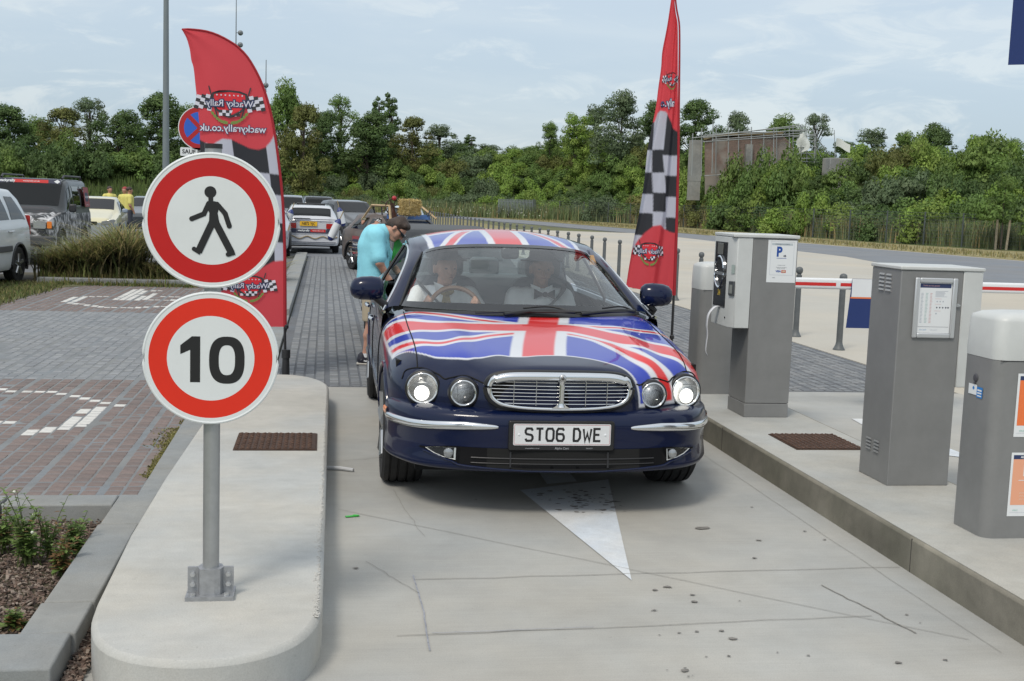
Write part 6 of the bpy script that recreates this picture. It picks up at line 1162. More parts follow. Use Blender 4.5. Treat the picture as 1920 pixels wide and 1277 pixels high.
fd = thing('folder', 'bright green folder held by the man in turquoise', 'folder', (0.726, 12.320, 1.141)); mb = MB(); mb.prism([(-.055, -.13), (.05, -.09), (.075, .06), (.02, .15), (-.02, .13)], -.012, .012, fr=lambda u, v, w_: (u, w_-u*.2, v)); mb.build('cover', M('folder_green', (.03, .33, .04), .45), fd, bevel=.004); MB().prism([(-.05, -.12), (.045, -.08), (.07, .055), (.018, .14)], -.016, -.0125, fr=lambda u, v, w_: (u, w_-u*.2, v)).build('inner_sheet', M('folder_green_dark', (.02, .22, .035), .5), fd)
# --- driver and passenger (car space)
def occupant(label, x, y, parent_car, lean, tie, skin, hat=True, arms=True, look=.0, tall=0.):
    t = thing('person', label, 'person', tuple(parent_car.location), parent_car.rotation_euler[2]); h0 = (x, y, 1.185+tall); pr, g = head(h0, (look, -1, -.05), (0, 0, 1), skin, t)
    shL, shR = (x-.19, y+.06, .985), (x+.19, y+.06, .985); pr += [('c', (x, y+.03, 1.10+tall), (x, y+.05, .98), .055, .062), ('c', (x-.15, y+.06, .97), (x+.15, y+.06, .97), .06, .06), ('c', (x, y+.05, .92), (x, y+.06, .56), .12, .13), ('c', (x-.1, y, .56), (x-.13, y-.5, .60), .08, .065), ('c', (x+.1, y, .56), (x+.13, y-.5, .60), .08, .065)]
    hands = [(x-.165, 1.245, .975), (x+.165, 1.245, .975)] if arms else [(x-.12, y-.38, .68), (x+.12, y-.38, .68)]; els = [(x-.30, y-.20, .80), (x+.30, y-.20, .80)] if arms else [(x-.27, y-.08, .72), (x+.27, y-.08, .72)]
    for s_, e_, h_ in zip((shL, shR), els, hands):
        pr += [('c', s_, e_, .05, .042), ('c', e_, h_, .040, .030)]; pr += [('c', np.array(h_)+np.array((0, 0, (q-1.5)*.018)), np.array(h_)+np.array((.012, -.045, (q-1.5)*.02)), .012, .010) for q in range(4)]+[('c', h_, np.array(h_)+np.array((0, -.01, .05)), .013, .010)]
    body('body', pr, skin, t, .0105, .02); sp = [('c', (x-.16, y+.06, .965), (x+.16, y+.06, .965), .085, .085), ('c', (x, y+.05, .94), (x, y+.06, .55), .155, .165), ('c', (x-.06, y+.06, 1.0), (x+.06, y+.06, 1.0), .07, .07), ('c', (x, y+.045, 1.02), (x, y+.04, 1.055), .072, .066)]
    for s_, e_, h_ in zip((shL, shR), els, hands): sp += [('c', s_, e_, .072, .062), ('c', e_, tuple(np.array(e_)*.25+np.array(h_)*.75), .058, .044)]
    s_ = body('shirt', sp, WHT, t, .0115, .03, lambda P: np.maximum(P[..., 2]-(1.058+.0*P[..., 0]), -9))
    for sd in (-1, 1): mb = MB(); mb.add([(x, y-.105, 1.0), (x+sd*.075, y-.085, 1.02), (x+sd*.085, y-.01, 1.085), (x+sd*.018, y-.055, 1.062)], [(0, 1, 2, 3)]); mb.build('collar', WHT, s_).modifiers.new('s', 'SOLIDIFY').thickness = .006
    if tie == 'bow': mb = MB(); mb.add([(x+.01, y-.125, 1.02), (x-.075, y-.13, 1.06), (x-.075, y-.13, .98), (x+.085, y-.13, .98), (x+.085, y-.13, 1.06)], [(0, 1, 2), (0, 3, 4)]); mb.ball((x+.01, y-.13, 1.02), .02); mb.build('bow_tie', M('bow_black', (.01, .01, .012), .6), t)
    else:
        mb = MB(); mb.add([(x-.032, y-.115, 1.055), (x+.032, y-.115, 1.055), (x+.024, y-.13, .995), (x-.024, y-.13, .995), (x+.06, y-.15, .82), (x-.06, y-.15, .82)], [(0, 1, 2, 3), (3, 2, 4, 5)]); mb.ball((x, y-.125, 1.03), .034, sc=(1.7, .7, 1.0)); mb.build('neck_tie', M('gold_tie', (.30, .22, .08), .6, noise=(60, .6)), t)
    mb = MB(); mb.grid(np.stack([np.c_[P_[:, 0], P_[:, 1], P_[:, 2]] for P_ in (cat([(x+lean*.20, y+.10, 1.09), (x+lean*.14, y-.075, 1.02), (x-lean*.0, y-.15, .88), (x-lean*.15, y-.17, .62)], 14)+np.array((d_, 0, d_*.4*lean)) for d_ in (-.024, .024))], 1)); mb.build('seat_belt', M('belt_grey', (.10, .105, .11), .7), t, smooth='all')
    for sd in (-1, 1): MB().ball(g(sd*.032, .082, .012), .011, 10, 8, sc=(1.3, .6, .7)).build('eye', M('eye_dark', (.03, .02, .02), .3), t)
    mb = MB(); mb.ball(g(0, .086, -.052), .02, 10, 6, sc=(1.3, .35, .30)); mb.build('lips', M('lips', (.30, .10, .09), .5), t)
    if hat:
        c = g(0, -.012, .062); mb = MB(); mb.lathe([(.165, .012), (.160, .0), (.105, .004), (.098, .02), (.096, .07), (.084, .105), (.05, .122), (0, .127)], c, (0, .06, 1), 32); mb.build('bowler_hat', HATM, t, smooth=60)
    body('hair', [('e', g(0, -.03, .03), (.090, .10, .085))], M('grey_brown_hair', (.06, .045, .035), .7), t, .012, .02, lambda P: (P-g(0, .012, .0))@(g(0, 1, -.15)-g(0, 0, 0)))
    return t
occupant('driver in white shirt, gold tie and dark hat behind the flag saloon wheel', -.425, 1.76, HERO, -1, 'tie', SKIN, look=.35)
occupant('passenger in a white shirt, black bow tie and dark hat in the flag saloon', .31, 1.80, HERO, 1, 'bow', SKIN2, arms=False, tall=.01)
# --- three people in yellow far back by the cars
def small_person(label, loc, rz, cap):
    t = thing('person', label, 'person', loc, rz); pr, g = head((0, 0, 1.62), (0, -1, -.1), (0, 0, 1), SKIN2, t); pr += [('c', (0, .01, 1.55), (0, .02, 1.42), .055, .06), ('c', (0, .02, 1.38), (0, .02, .95), .12, .13)]
    for s in (-1, 1): pr += [('c', (s*.19, .02, 1.40), (s*.25, .03, 1.12), .05, .045), ('c', (s*.25, .03, 1.12), (s*.21, -.10, .92), .042, .032), ('c', (s*.09, .02, .9), (s*.11, 0, .48), .085, .06), ('c', (s*.11, 0, .48), (s*.11, .02, .06), .055, .04), ('c', (s*.11, .0, .045), (s*.12, -.15, .035), .045, .035)]; pr += [('c', (s*.21, -.10, .92), (s*.205+.012*q, -.13, .83), .014, .010) for q in range(-2, 3)]
    body('body', pr, SKIN2, t, .022, .025); body('t_shirt', [('c', (-.15, .02, 1.40), (.15, .02, 1.40), .085, .085), ('c', (0, .02, 1.36), (0, .02, .92), .16, .165)]+[('c', (s*.18, .02, 1.40), (s*.235, .03, 1.2), .075, .07) for s in (-1, 1)], M('yellow_shirt', (.62, .56, .16), .8), t, .022, .03); body('trousers', [('c', (0, .02, .95), (0, .02, .88), .15, .15)]+[('c', (s*.09, .02, .9), (s*.11, 0, .12), .11, .075) for s in (-1, 1)], M('dark_trousers', (.04, .045, .06), .8), t, .022, .02); body('hair', [('e', g(0, -.02, .05), (.095, .105, .085))], M('red_cap', (.30, .04, .04), .7) if cap else HAIR, t, .018, .02, lambda P: (P-g(0, .045, .02))@(g(0, 1, -.6)-g(0, 0, 0))); return t
small_person('person in a yellow T-shirt standing left, behind the cream hatchback', ((-7.626, 45.000, 1.166)[0], 45, 0), .6, False)
small_person('person in a yellow T-shirt and red cap, middle of the three behind the cream hatchback', ((-6.952, 44.000, 1.195)[0], 44, 0), -.4, True)
small_person('person in a yellow T-shirt standing right, seen from the side behind the cream hatchback', ((-6.635, 43.000, 1.212)[0], 43, 0), 1.9, False)
# --- occupants at open windows of the rally cars
def window_person(label, loc, rz, shirt, hatc):
    t = thing('person', label, 'person', loc, rz); pr, g = head((0, 0, .30), (0, -1, 0), (0, 0, 1), SKIN2, t); pr += [('c', (0, .02, .22), (0, .04, .08), .055, .06), ('c', (0, .04, .05), (0, .05, -.10), .12, .12)]; body('body', pr, SKIN2, t, .018, .025); body('shirt', [('c', (-.15, .04, .05), (.15, .04, .05), .085, .085), ('c', (0, .04, .02), (0, .05, -.10), .14, .14)]+[('c', (s*.17, .04, .04), (s*.22, -.03, -.08), .07, .06) for s in (-1, 1)], shirt, t, .018, .03); body('headscarf', [('e', g(0, -.015, .05), (.098, .11, .085))], hatc, t, .016, .02, lambda P: (P-g(0, .05, .03))@(g(0, 1, -.9)-g(0, 0, 0))); return t
skull = M('white_print_scarf', (.03, .03, .03), .7); N = skull.node_tree.nodes; L = skull.node_tree.links; tcx = N.new('ShaderNodeTexCoord'); vo = N.new('ShaderNodeTexVoronoi'); vo.inputs['Scale'].default_value = 22; L.new(tcx.outputs['Object'], vo.inputs['Vector']); rp = N.new('ShaderNodeValToRGB'); rp.color_ramp.interpolation = 'CONSTANT'; rp.color_ramp.elements[0].color = (.6, .6, .6, 1); rp.color_ramp.elements[1].position = .42; rp.color_ramp.elements[1].color = (.02, .02, .02, 1); L.new(vo.outputs['Distance'], rp.inputs[0]); L.new(rp.outputs[0], N['Principled BSDF'].inputs['Base Color'])
window_person('person in a black and white headscarf leaning out of the brown rally car', (1.19, 27.21, .80), rad(21.5)-1.2, M('brown_shirt', (.20, .11, .07), .8), skull)
window_person('person in a cap at the rear side window of the brown rally car', (.92, 27.93, .80), rad(21.5)-1.2, M('pale_shirt', (.4, .45, .42), .8), M('drab_cap', (.18, .17, .12), .8))
window_person('long haired person with a pale shawl leaning out of the camouflaged off roader', (-5.95, 29.25, 1.16), rad(60), M('silver_shawl', (.45, .44, .40), .5, noise=(25, .5)), M('auburn_hair', (.05, .025, .016), .7))

# ------------------------------------------------------------------ bank, fence, shrubs, trees
AZ = np.array([-62, -40, -20, -10, 0, 4, 8.8, 12, 14, 18, 22, 26, 30.6, 45, 80.]); RF = np.array([70, 92, 112, 120, 128, 127, 122, 121, 117, 101, 85, 76, 71, 68, 72.])
HM = np.array([2.2, 2.4, 2.6, 2.6, 4.5, 5.5, 6.3, 6.5, 6.6, 6.2, 5.4, 4.8, 4.6, 4.5, 4.0])
rf = lambda a: np.interp(a, AZ, RF); hm = lambda a: np.interp(a, AZ, HM)
def bank_h(x, y):
    a = np.degrees(np.arctan2(x, y)); s = np.hypot(x, y)-rf(a)
    return hm(a)*sst(1.5, np.where(a < -3, 14., 27.), s)+.25*np.sin(x*.31+y*.17)*sst(3, 10, s)
pol = lambda a, s: (float((rf(a)+s)*math.sin(rad(a))), float((rf(a)+s)*math.cos(rad(a))))
A_, S_ = np.linspace(-62, 80, 190), np.r_[np.linspace(-1.5, 40, 44), [60, 90, 140, 220, 400]]
G = np.zeros((len(A_), len(S_), 3))
for i, a in enumerate(A_):
    for j, s in enumerate(S_):
        x, y = pol(a, s); G[i, j] = (x, y, max(.03, float(bank_h(np.array(x), np.array(y)))) if s < 100 else 1.5)
tag(MB().grid(G, flip=True).build('hillside', M('bank_grass', (.075, .105, .028), .95, noise=(.35, .45), bump=(3, .8)), smooth='all'), kind='structure')
LEAF = leafmat('leaves'); GRASS = leafmat('grass_blades', tr=.2); N = GRASS.node_tree.nodes; L = GRASS.node_tree.links   # blades stand in dense tufts: shade them with the tuft's upward normal
ge_ = N.new('ShaderNodeNewGeometry'); va_ = N.new('ShaderNodeVectorMath'); va_.operation = 'MULTIPLY_ADD'; va_.inputs[1].default_value = (.45, .45, .45); va_.inputs[2].default_value = (0, 0, .75); L.new(ge_.outputs['Normal'], va_.inputs[0]); vn_ = N.new('ShaderNodeVectorMath'); vn_.operation = 'NORMALIZE'; L.new(va_.outputs[0], vn_.inputs[0]); L.new(vn_.outputs[0], N['Principled BSDF'].inputs['Normal'])
BARK = M('bark_brown', (.075, .06, .045), .9, noise=(6, .4))
def quads(name, V, nq):
    me = bpy.data.meshes.new(name); me.vertices.add(len(V)); me.vertices.foreach_set('co', np.ascontiguousarray(V, dtype=np.float32).ravel()); me.loops.add(4*nq); me.loops.foreach_set('vertex_index', np.arange(4*nq, dtype=np.int32)); me.polygons.add(nq); me.polygons.foreach_set('loop_start', np.arange(0, 4*nq, 4, dtype=np.int32)); me.polygons.foreach_set('use_smooth', np.ones(nq, bool)); me.materials.append(LEAF); me.update(calc_edges=True); return me
def leaf_cloud(seed, blobs, n, size, pal, flat=.5, name='crown'):
    """leaf faces scattered through clustered clumps; blobs: (centre, radius)"""
    r = np.random.default_rng(seed); w_ = np.array([b[1]**2 for b in blobs]); bi = r.choice(len(blobs), n, p=w_/w_.sum()); C = np.array([b[0] for b in blobs])[bi]; R_ = np.array([b[1] for b in blobs])[bi]
    d = r.normal(0, 1, (n, 3)); d /= np.linalg.norm(d, axis=1)[:, None]; d[:, 2] = np.abs(d[:, 2])*.30+d[:, 2]*.70; rad_ = R_*(.45+.62*r.random(n)**.6+.25*np.maximum(0, r.normal(0, .5, n))); P = C+d*rad_[:, None]*np.array((1, 1, 1.05))
    nn = d+r.normal(0, .60, (n, 3)); nn /= np.linalg.norm(nn, axis=1)[:, None]; t = np.cross(nn, r.normal(0, 1, (n, 3))); t /= np.linalg.norm(t, axis=1)[:, None]+1e-9; b = np.cross(nn, t); s = size*(.55+.9*r.random(n))[:, None]
    V = np.stack([P-t*s*.75, P-b*s*.42+nn*s*.1, P+t*s*.75, P+b*s*.42+nn*s*.1], 1).reshape(-1, 3); F = np.arange(4*n).reshape(-1, 4)
    bc = r.normal(1, .13, len(blobs))[bi]; pc = np.array(pal)[r.integers(len(pal), size=len(blobs))][bi]; c = pc*(bc*r.normal(1, .14, n)).clip(.45, 1.7)[:, None]
    me = quads(name, V, len(F)); me.color_attributes.new('Col', 'FLOAT_COLOR', 'POINT').data.foreach_set('color', np.hstack([np.repeat(c, 4, 0), np.ones((4*n, 1))]).ravel())
    sn = d*.75+nn*.45+np.array((0, 0, .55)); sn /= np.linalg.norm(sn, axis=1)[:, None]; me.normals_split_custom_set_from_vertices(np.repeat(sn, 4, 0).tolist()); return me
PAL = {'bright': [(0.215, 0.323, 0.065), (0.244, 0.337, 0.076), (0.186, 0.289, 0.06)], 'mid': [(0.151, 0.241, 0.061), (0.175, 0.254, 0.069), (0.136, 0.218, 0.061)], 'olive': [(0.17, 0.19, 0.058), (0.155, 0.175, 0.054), (0.185, 0.195, 0.065)], 'dark': [(0.097, 0.158, 0.051), (0.112, 0.172, 0.06), (0.086, 0.143, 0.048)], 'grey': [(0.143, 0.199, 0.105), (0.165, 0.218, 0.117), (0.128, 0.179, 0.094)], 'straw': [(0.25, 0.225, 0.09), (0.21, 0.205, 0.075), (0.18, 0.19, 0.065)]}
def tree_meshes(kind, seed, pal):
    r = np.random.default_rng(seed); bl = []; tr = MB()
    if kind == 'broad':
        for k in range(85): a, h = r.uniform(0, 2*pi), r.uniform(.08, .95); q = .32*math.sin(pi*min(1, max(.16, h)))**.7*r.uniform(.2, 1.08); bl.append(((q*math.cos(a), q*math.sin(a), h), r.uniform(.035, .105)))
        n, sz = 17000, .0165
    elif kind == 'poplar':
        for k in range(22): h = r.uniform(.12, .95); a = r.uniform(0, 2*pi); q = .085*(1-.75*abs(h-.45)); bl.append(((q*math.cos(a), q*math.sin(a), h), .085*(1.05-.75*h)))
        n, sz = 8000, .0145
    elif kind == 'airy':
        for k in range(44): a, h = r.uniform(0, 2*pi), r.uniform(.22, .95); q = .29*math.sin(pi*min(1, h))**.5*r.uniform(.2, 1.05); bl.append(((q*math.cos(a), q*math.sin(a), h), r.uniform(.045, .09)))
        n, sz = 6500, .0145
    else:
        for k in range(75): a, h = r.uniform(0, 2*pi), r.uniform(.05, .95); q = .45*math.cos(h*1.3)*r.uniform(.15, 1.0); bl.append(((q*math.cos(a), q*math.sin(a), h), r.uniform(.04, .12)))
        n, sz = 16000, .017
    cr = leaf_cloud(seed, bl, n, sz, pal)
    tr.tube(cat([(0, 0, -.05), (.008, .004, .25), (-.006, .01, .55), (.004, 0, .85)], 10), np.linspace(.024, .005, 10), 7)
    for c, q in bl[:16 if kind != 'airy' else 30]: z0 = max(.12, c[2]-.28); tr.tube(cat([(0, 0, z0), (c[0]*.5, c[1]*.5, (z0+c[2])/2+.02), c], 6), np.linspace(.010, .003, 6), 5)
    o = tr.build('trunk', BARK, smooth=True); me = o.data; bpy.data.objects.remove(o); return cr, me
TM = {('broad', 'dark', 0): None, ('broad', 'dark', 1): None, ('broad', 'mid', 0): None, ('broad', 'olive', 0): None, ('broad', 'grey', 0): None, ('poplar', 'dark', 0): None, ('airy', 'grey', 0): None, ('airy', 'mid', 0): None, ('bush', 'bright', 0): None, ('bush', 'grey', 0): None, ('bush', 'mid', 0): None}
for q, key in enumerate(TM): TM[key] = tree_meshes(key[0], 31+q*7, PAL[key[1]])
def tree(key, ztop, x, y, wid, label, zb=None, group='trees beyond the field and bank'):
    z0 = float(bank_h(np.array(x), np.array(y)))-.2 if zb is None else zb; H = ztop-z0; cw = {'broad': .74, 'poplar': .30, 'airy': .68, 'bush': 1.05}[key[0]]
    a = math.degrees(math.atan2(x, y)); label += ' behind the parked cars at left' if a < -6 else ' right of the left flag' if a < 3.5 else ' in the gap above the queue' if a < 10 else ' near the red flag on the right' if a < 17.5 else ' behind the fort' if a < 23.5 else ' at the right edge'
    t = thing('tree', label, 'tree', (x, y, z0), rng.uniform(0, 6.28), group); sx = wid/cw
    for nm, me in zip(('crown', 'trunk'), TM[key]): o = bpy.data.objects.new(nm, me); COL.objects.link(o); o.parent = t; o.scale = (sx, sx, H) if nm == 'crown' else (max(sx, H*.8), max(sx, H*.8), H)
TREES = [(6.75, 'broad', 'dark', 0), (6.53, 'broad', 'dark', 0), (6.08, 'broad', 'mid', 0), (6.75, 'broad', 'olive', 0), (5.59, 'airy', 'grey', 0), (7.13, 'broad', 'dark', 1), (7.52, 'broad', 'dark', 0), (6.58, 'broad', 'mid', 0), (7.57, 'broad', 'dark', 1), (7.33, 'broad', 'mid', 0),
  (6.10, 'broad', 'mid', 0), (6.16, 'broad', 'olive', 0), (6.49, 'broad', 'dark', 0), (5.20, 'airy', 'mid', 0), (8.20, 'broad', 'dark', 1), (2.81, 'poplar', 'dark', 0), (3.05, 'poplar', 'dark', 0), (6.12, 'broad', 'olive', 0), (6.13, 'broad', 'grey', 0), (3.02, 'poplar', 'dark', 0), (6.60, 'broad', 'grey', 0), (6.72, 'broad', 'dark', 1), (6.80, 'broad', 'mid', 0),
  (4.36, 'bush', 'mid', 0), (7.25, 'bush', 'bright', 0), (8.21, 'bush', 'grey', 0), (6.00, 'broad', 'grey', 0), (6.22, 'broad', 'dark', 1), (5.56, 'broad', 'dark', 0), (5.51, 'bush', 'grey', 0), (5.42, 'broad', 'mid', 0), (3.99, 'airy', 'grey', 0), (4.20, 'broad', 'dark', 0), (5.41, 'broad', 'grey', 0), (4.56, 'bush', 'mid', 0), (4.98, 'broad', 'dark', 1), (6.24, 'bush', 'grey', 0), (5.55, 'bush', 'mid', 0), (6.47, 'broad', 'mid', 0), (6.47, 'broad', 'dark', 0), (8.09, 'broad', 'dark', 1), (8.71, 'broad', 'mid', 0)]
TNAME = {('broad', 'dark'): 'dark dense broadleaf tree', ('broad', 'mid'): 'mid green broadleaf tree', ('broad', 'olive'): 'olive toned broadleaf tree', ('broad', 'grey'): 'grey green broadleaf tree', ('poplar', 'dark'): 'narrow dark poplar spire', ('airy', 'grey'): 'thin crowned tree with sky showing through its branches', ('airy', 'mid'): 'tall thin green tree with bare lower trunk', ('bush', 'bright'): 'bright green bushy tree', ('bush', 'grey'): 'spreading grey green willow like tree', ('bush', 'mid'): 'mid green bushy tree'}
TREE_PLACES = [(-36.888, 138.000, 9.557), (-34.384, 140.000, 10.211), (-32.125, 144.000, 9.182), (-28.130, 138.000, 9.958), (-26.383, 143.000, 11.744), (-22.127, 136.000, 10.094), (-18.455, 141.000, 12.313), (-16.631, 148.000, 11.486), (-11.550, 142.000, 12.188), (-8.444, 150.000, 13.272), (-4.483, 140.000, 14.140), (-2.292, 132.000, 11.006), (-0.474, 146.000, 11.467), (1.722, 150.000, 13.882), (4.718, 142.000, 11.556), (6.693, 158.000, 15.439), (8.151, 156.000, 15.740), (10.190, 145.000, 11.134), (13.854, 150.000, 10.697), (20.157, 170.000, 11.351), (21.900, 165.000, 9.292), (18.553, 168.000, 9.569), (29.060, 170.000, 9.566), (25.856, 140.000, 10.909), (28.351, 136.000, 11.747), (32.427, 132.000, 14.007), (33.620, 150.000, 13.946), (38.831, 140.000, 14.095), (38.688, 125.000, 13.066), (42.958, 124.000, 11.799), (47.289, 122.000, 11.588), (49.360, 118.000, 11.748), (52.602, 118.000, 9.036), (54.763, 116.000, 10.159), (57.228, 114.000, 9.845), (59.608, 112.000, 10.884), (61.570, 108.000, 9.329), (62.760, 104.000, 8.900), (66.934, 104.000, 10.250), (72.255, 104.000, 11.466), (-41.787, 140.000, 10.040), (-47.206, 140.000, 9.223)]
for (w_, kd, pl_, vr_), (x, y, zt) in zip(TREES, TREE_PLACES): tree((kd, pl_, vr_), zt, x, y, w_, TNAME[(kd, pl_)])
# shrubs on the bank: a few shapes in four tints, copied
SHM = []
for q, (p, ng) in enumerate((('bright', 'bright green'), ('bright', 'bright green'), ('mid', 'mid green'), ('mid', 'mid green'), ('olive', 'yellowish olive'), ('dark', 'dark green'), ('grey', 'grey green'), ('straw', 'straw coloured'))):
    r = np.random.default_rng(90+q); bl = [((lambda a, u: (u*math.cos(a), u*math.sin(a), r.uniform(.1, .95)*(1-.55*u*u)))(r.uniform(0, 2*pi), .85*math.sqrt(r.random())), r.uniform(.14, .34)) for _ in range(24)]; SHM.append((leaf_cloud(190+q, bl, 5600, .058 if p != 'straw' else .055, PAL[p], name='foliage'), ng, p))
r = np.random.default_rng(17); k = 0
def shrub(x, y, sx, sz, q):
    z = float(bank_h(np.array(x), np.array(y))); o = bpy.data.objects.new('shrub', SHM[q][0]); COL.objects.link(o); o.location = (x, y, z-.15); o.scale = (sx, sx, sz); o.rotation_euler = (0, 0, r.uniform(0, 6.28))
    a = math.degrees(math.atan2(x, y)); zn = 'in front of the tall trees at left' if a < -3 else 'on the bank behind the queue of cars' if a < 5 else 'on the bank above the slatted gate' if a < 11 else 'on the bank behind the red flag' if a < 16 else 'on the bank around the ruined fort' if a < 22 else 'on the bank behind the fence at the right'
    tag(o, SHM[q][1]+' shrub '+zn, 'shrub', 'shrubs on the bank')
pts = []
while len(pts) < 262 and k < 20000:
    k += 1; a = r.uniform(-3.5, 33.5); s = 2.2+28*r.random()**1.15; x, y = pol(a, s); dmin = 2.1+.03*s
    if any((x-p)**2+(y-q_)**2 < dmin*dmin for p, q_ in pts): continue
    if 17.0 < a < 21.4 and 8.5 < s < 20: continue
    if 21.9 < a < 23.8 and 3 < s < 16: continue
    pts.append((x, y)); u = r.random(); q = (0 if u < .22 else 1 if u < .42 else 2 if u < .58 else 3 if u < .74 else 4 if u < .82 else 5 if u < .9 else 6)
    if 14.5 < a < 18.5 and s < 14 and r.random() < .6: q = 4 if r.random() < .5 else 7
    if a > 19 and r.random() < .35: q = 5 if r.random() < .5 else 3
    if s < 7 and a < 14 and r.random() < .4: q = 6
    wd_ = r.uniform(1.5, 2.6); shrub(x, y, wd_, r.uniform(1.5, 2.9)*(1.15 if a > 20 else 1.), q)
for a, s, h in ((16.2, 6.5, 4.0), (16.75, 6.8, 4.3), (17.2, 7.2, 4.0), (17.4, 5.5, 3.0), (18.0, 7., 3.9), (18.7, 6., 3.6), (19.3, 7.2, 4.5), (19.9, 6.2, 3.9), (20.5, 7.4, 4.7), (21.2, 6.4, 4.2), (21.7, 8, 4.6), (22.7, 4., 1.5)):
    x, y = pol(a, s); shrub(x, y, 2.3, h, int(a*7) % 4)
for k in range(40):
    a = r.uniform(-17, -1.5); s = r.uniform(9, 20); x, y = pol(a, s); shrub(x, y, r.uniform(2, 3.4), r.uniform(2.2, 4.2), [5, 5, 3, 2, 5][k % 5])
# tall rough grass along the fence, wild flowers, grass bank on the left
def blades(name, pts, h, w_, cols, parent=None, lean=.35, seg=2, seed=1, droop=0.):
    r = np.random.default_rng(seed); n = len(pts); P = np.array(pts, float); a = r.uniform(0, 2*pi, n); ln_ = h*(.55+.75*r.random(n)); d = np.c_[np.cos(a), np.sin(a)]*(lean*ln_*r.random(n))[:, None]; pr = np.c_[-np.sin(a), np.cos(a)]; w2 = w_*(.6+.8*r.random(n)); V = []
    for k in range(seg+1):
        t = k/seg; c = np.c_[P[:, :2]+d*t**1.8, P[:, 2]+ln_*(t-.18*t*t*lean-droop*t**3)]; q = (pr*(w2*(1-t*.92))[:, None]); V += [np.c_[c[:, :2]-q, c[:, 2]], np.c_[c[:, :2]+q, c[:, 2]]]
    V = np.stack(V, 1).reshape(-1, 3); m = 2*(seg+1); F = (np.array([(2*k, 2*k+1, 2*k+3, 2*k+2) for k in range(seg)])[None]+m*np.arange(n)[:, None, None]).reshape(-1, 4)
    me = bpy.data.meshes.new(name); me.from_pydata(V.tolist(), [], F.tolist()); me.materials.append(GRASS); C = np.array([cols(p) if callable(cols) else cols[r.integers(len(cols))] for p in P])*r.normal(1, .18, n).clip(.5, 1.6)[:, None]; me.color_attributes.new('Col', 'FLOAT_COLOR', 'POINT').data.foreach_set('color', np.hstack([np.repeat(C, m, 0), np.ones((m*n, 1))]).ravel())
    o = bpy.data.objects.new(name, me); COL.objects.link(o); o.parent = parent; return o
r = np.random.default_rng(23); P = []
for k in range(34000):
    a = r.uniform(-4, 33); s = r.uniform(.3, 6.5)*(1 if a > 13 else 1.2)-(1.5 if a < 12 else 0); x, y = pol(a, s); P.append((x, y, float(bank_h(np.array(x), np.array(y)))))
gr_ = np.random.default_rng(5)
def gcol(p):
    a = math.degrees(math.atan2(p[0], p[1])); dry = math.exp(-((a-16.5)/2.3)**2)*.85+.15*math.exp(-((a-23)/3)**2)+.14; return (.30, .245, .11) if gr_.random() < dry else ((.16, .20, .09) if gr_.random() < .6 else (.12, .17, .06))
tag(blades('tall_grass', P, 1.35, .05, gcol, seed=2), kind='stuff')
P = []
for k in range(16000):
    a = r.uniform(-18, 6); s = r.uniform(-8, 12); x, y = pol(a, s); P.append((x, y, max(0, float(bank_h(np.array(x), np.array(y))))))
tag(blades('meadow_grass', P, .8, .07, lambda p: (.21, .18, .075) if (math.hypot(p[0], p[1]) < rf(math.degrees(math.atan2(p[0], p[1])))+1) and gr_.random() < .7 else (.085, .13, .03), seed=3), kind='stuff')
P = [(x, y, 0.) for x, y in ((r.uniform(-45, 5.6), r.uniform(66, 116)) for _ in range(11000))]
tag(blades('dry_field_grass', P, .45, .05, [(.27, .23, .10), (.22, .20, .085), (.13, .15, .05)], seed=4), kind='stuff')
P = []
for k in range(5000):
    t = r.random(); y = 34+84*t; x = np.interp(y, [20, 45, 70, 93, 112, 118], [33, 29, 25, 22.2, 19.2, 16])+r.uniform(0, 5); P.append((x, y, .02))
tag(blades('verge_grass', P, .16, .03, [(.30, .25, .11), (.24, .21, .09), (.18, .18, .06)], seed=6), kind='stuff')
mb = MB()
for k in range(130): a = r.uniform(3, 10.5); x, y = pol(a, r.uniform(-5, 1.)); z = r.uniform(.35, 1.0); s = .03+.05*r.random(); mb.add([(x-s, y, z), (x, y-s, z+s*.4), (x+s, y, z), (x, y, z+s)], [(0, 1, 2, 3)])
tag(mb.build('wild_flowers', M('white_petals', (.62, .62, .5), .8)), kind='stuff')
# mesh fence: posts one by one, wire as one part; and the grey slatted gate
fn_ = thing('mesh_fence', 'long dark green wire mesh fence along the far side of the road', 'fence'); FP = M('fence_post', (.085, .10, .105), .5); fx = [pol(a, .2) for a in np.r_[np.arange(9.9, 14.2, 1.15), np.arange(14.4, 19.5, 1.25), np.arange(19.6, 33.5, 1.62)]]
for x, y in fx: MB().b2((x-.03, y-.03, 0), (x+.03, y+.03, 1.95)).build('post', FP, fn_)
mb = MB()
for (x0, y0), (x1, y1) in zip(fx[:-1], fx[1:]):
    for z in np.arange(.1, 1.95, .2): mb.cyl((x0, y0, z), (x1, y1, z), .006, n=4, cap=False)
    for t in np.arange(0, 1, .04): mb.cyl((x0+(x1-x0)*t, y0+(y1-y0)*t, .05), (x0+(x1-x0)*t, y0+(y1-y0)*t, 1.9), .004, n=3, cap=False)
mb.build('wire', FP, fn_)['kind'] = 'stuff'
gt = thing('slatted_gate', 'pale grey upright slatted gate in the distant fence', 'gate'); (xa, ya), (xb, yb_) = pol(8.15, -.5), pol(9.75, -.5); GM = M('gate_grey', (.17, .195, .205), .5)
for k in range(24): t = k/23; MB().b2((xa+(xb-xa)*t-.045, ya+(yb_-ya)*t-.015, .08), (xa+(xb-xa)*t+.045, ya+(yb_-ya)*t+.015, 1.95)).build('slat', GM, gt)
for z in (.3, 1.7): MB().cyl((xa, ya+.04, z), (xb, yb_+.04, z), .03).build('rail', GM, gt)
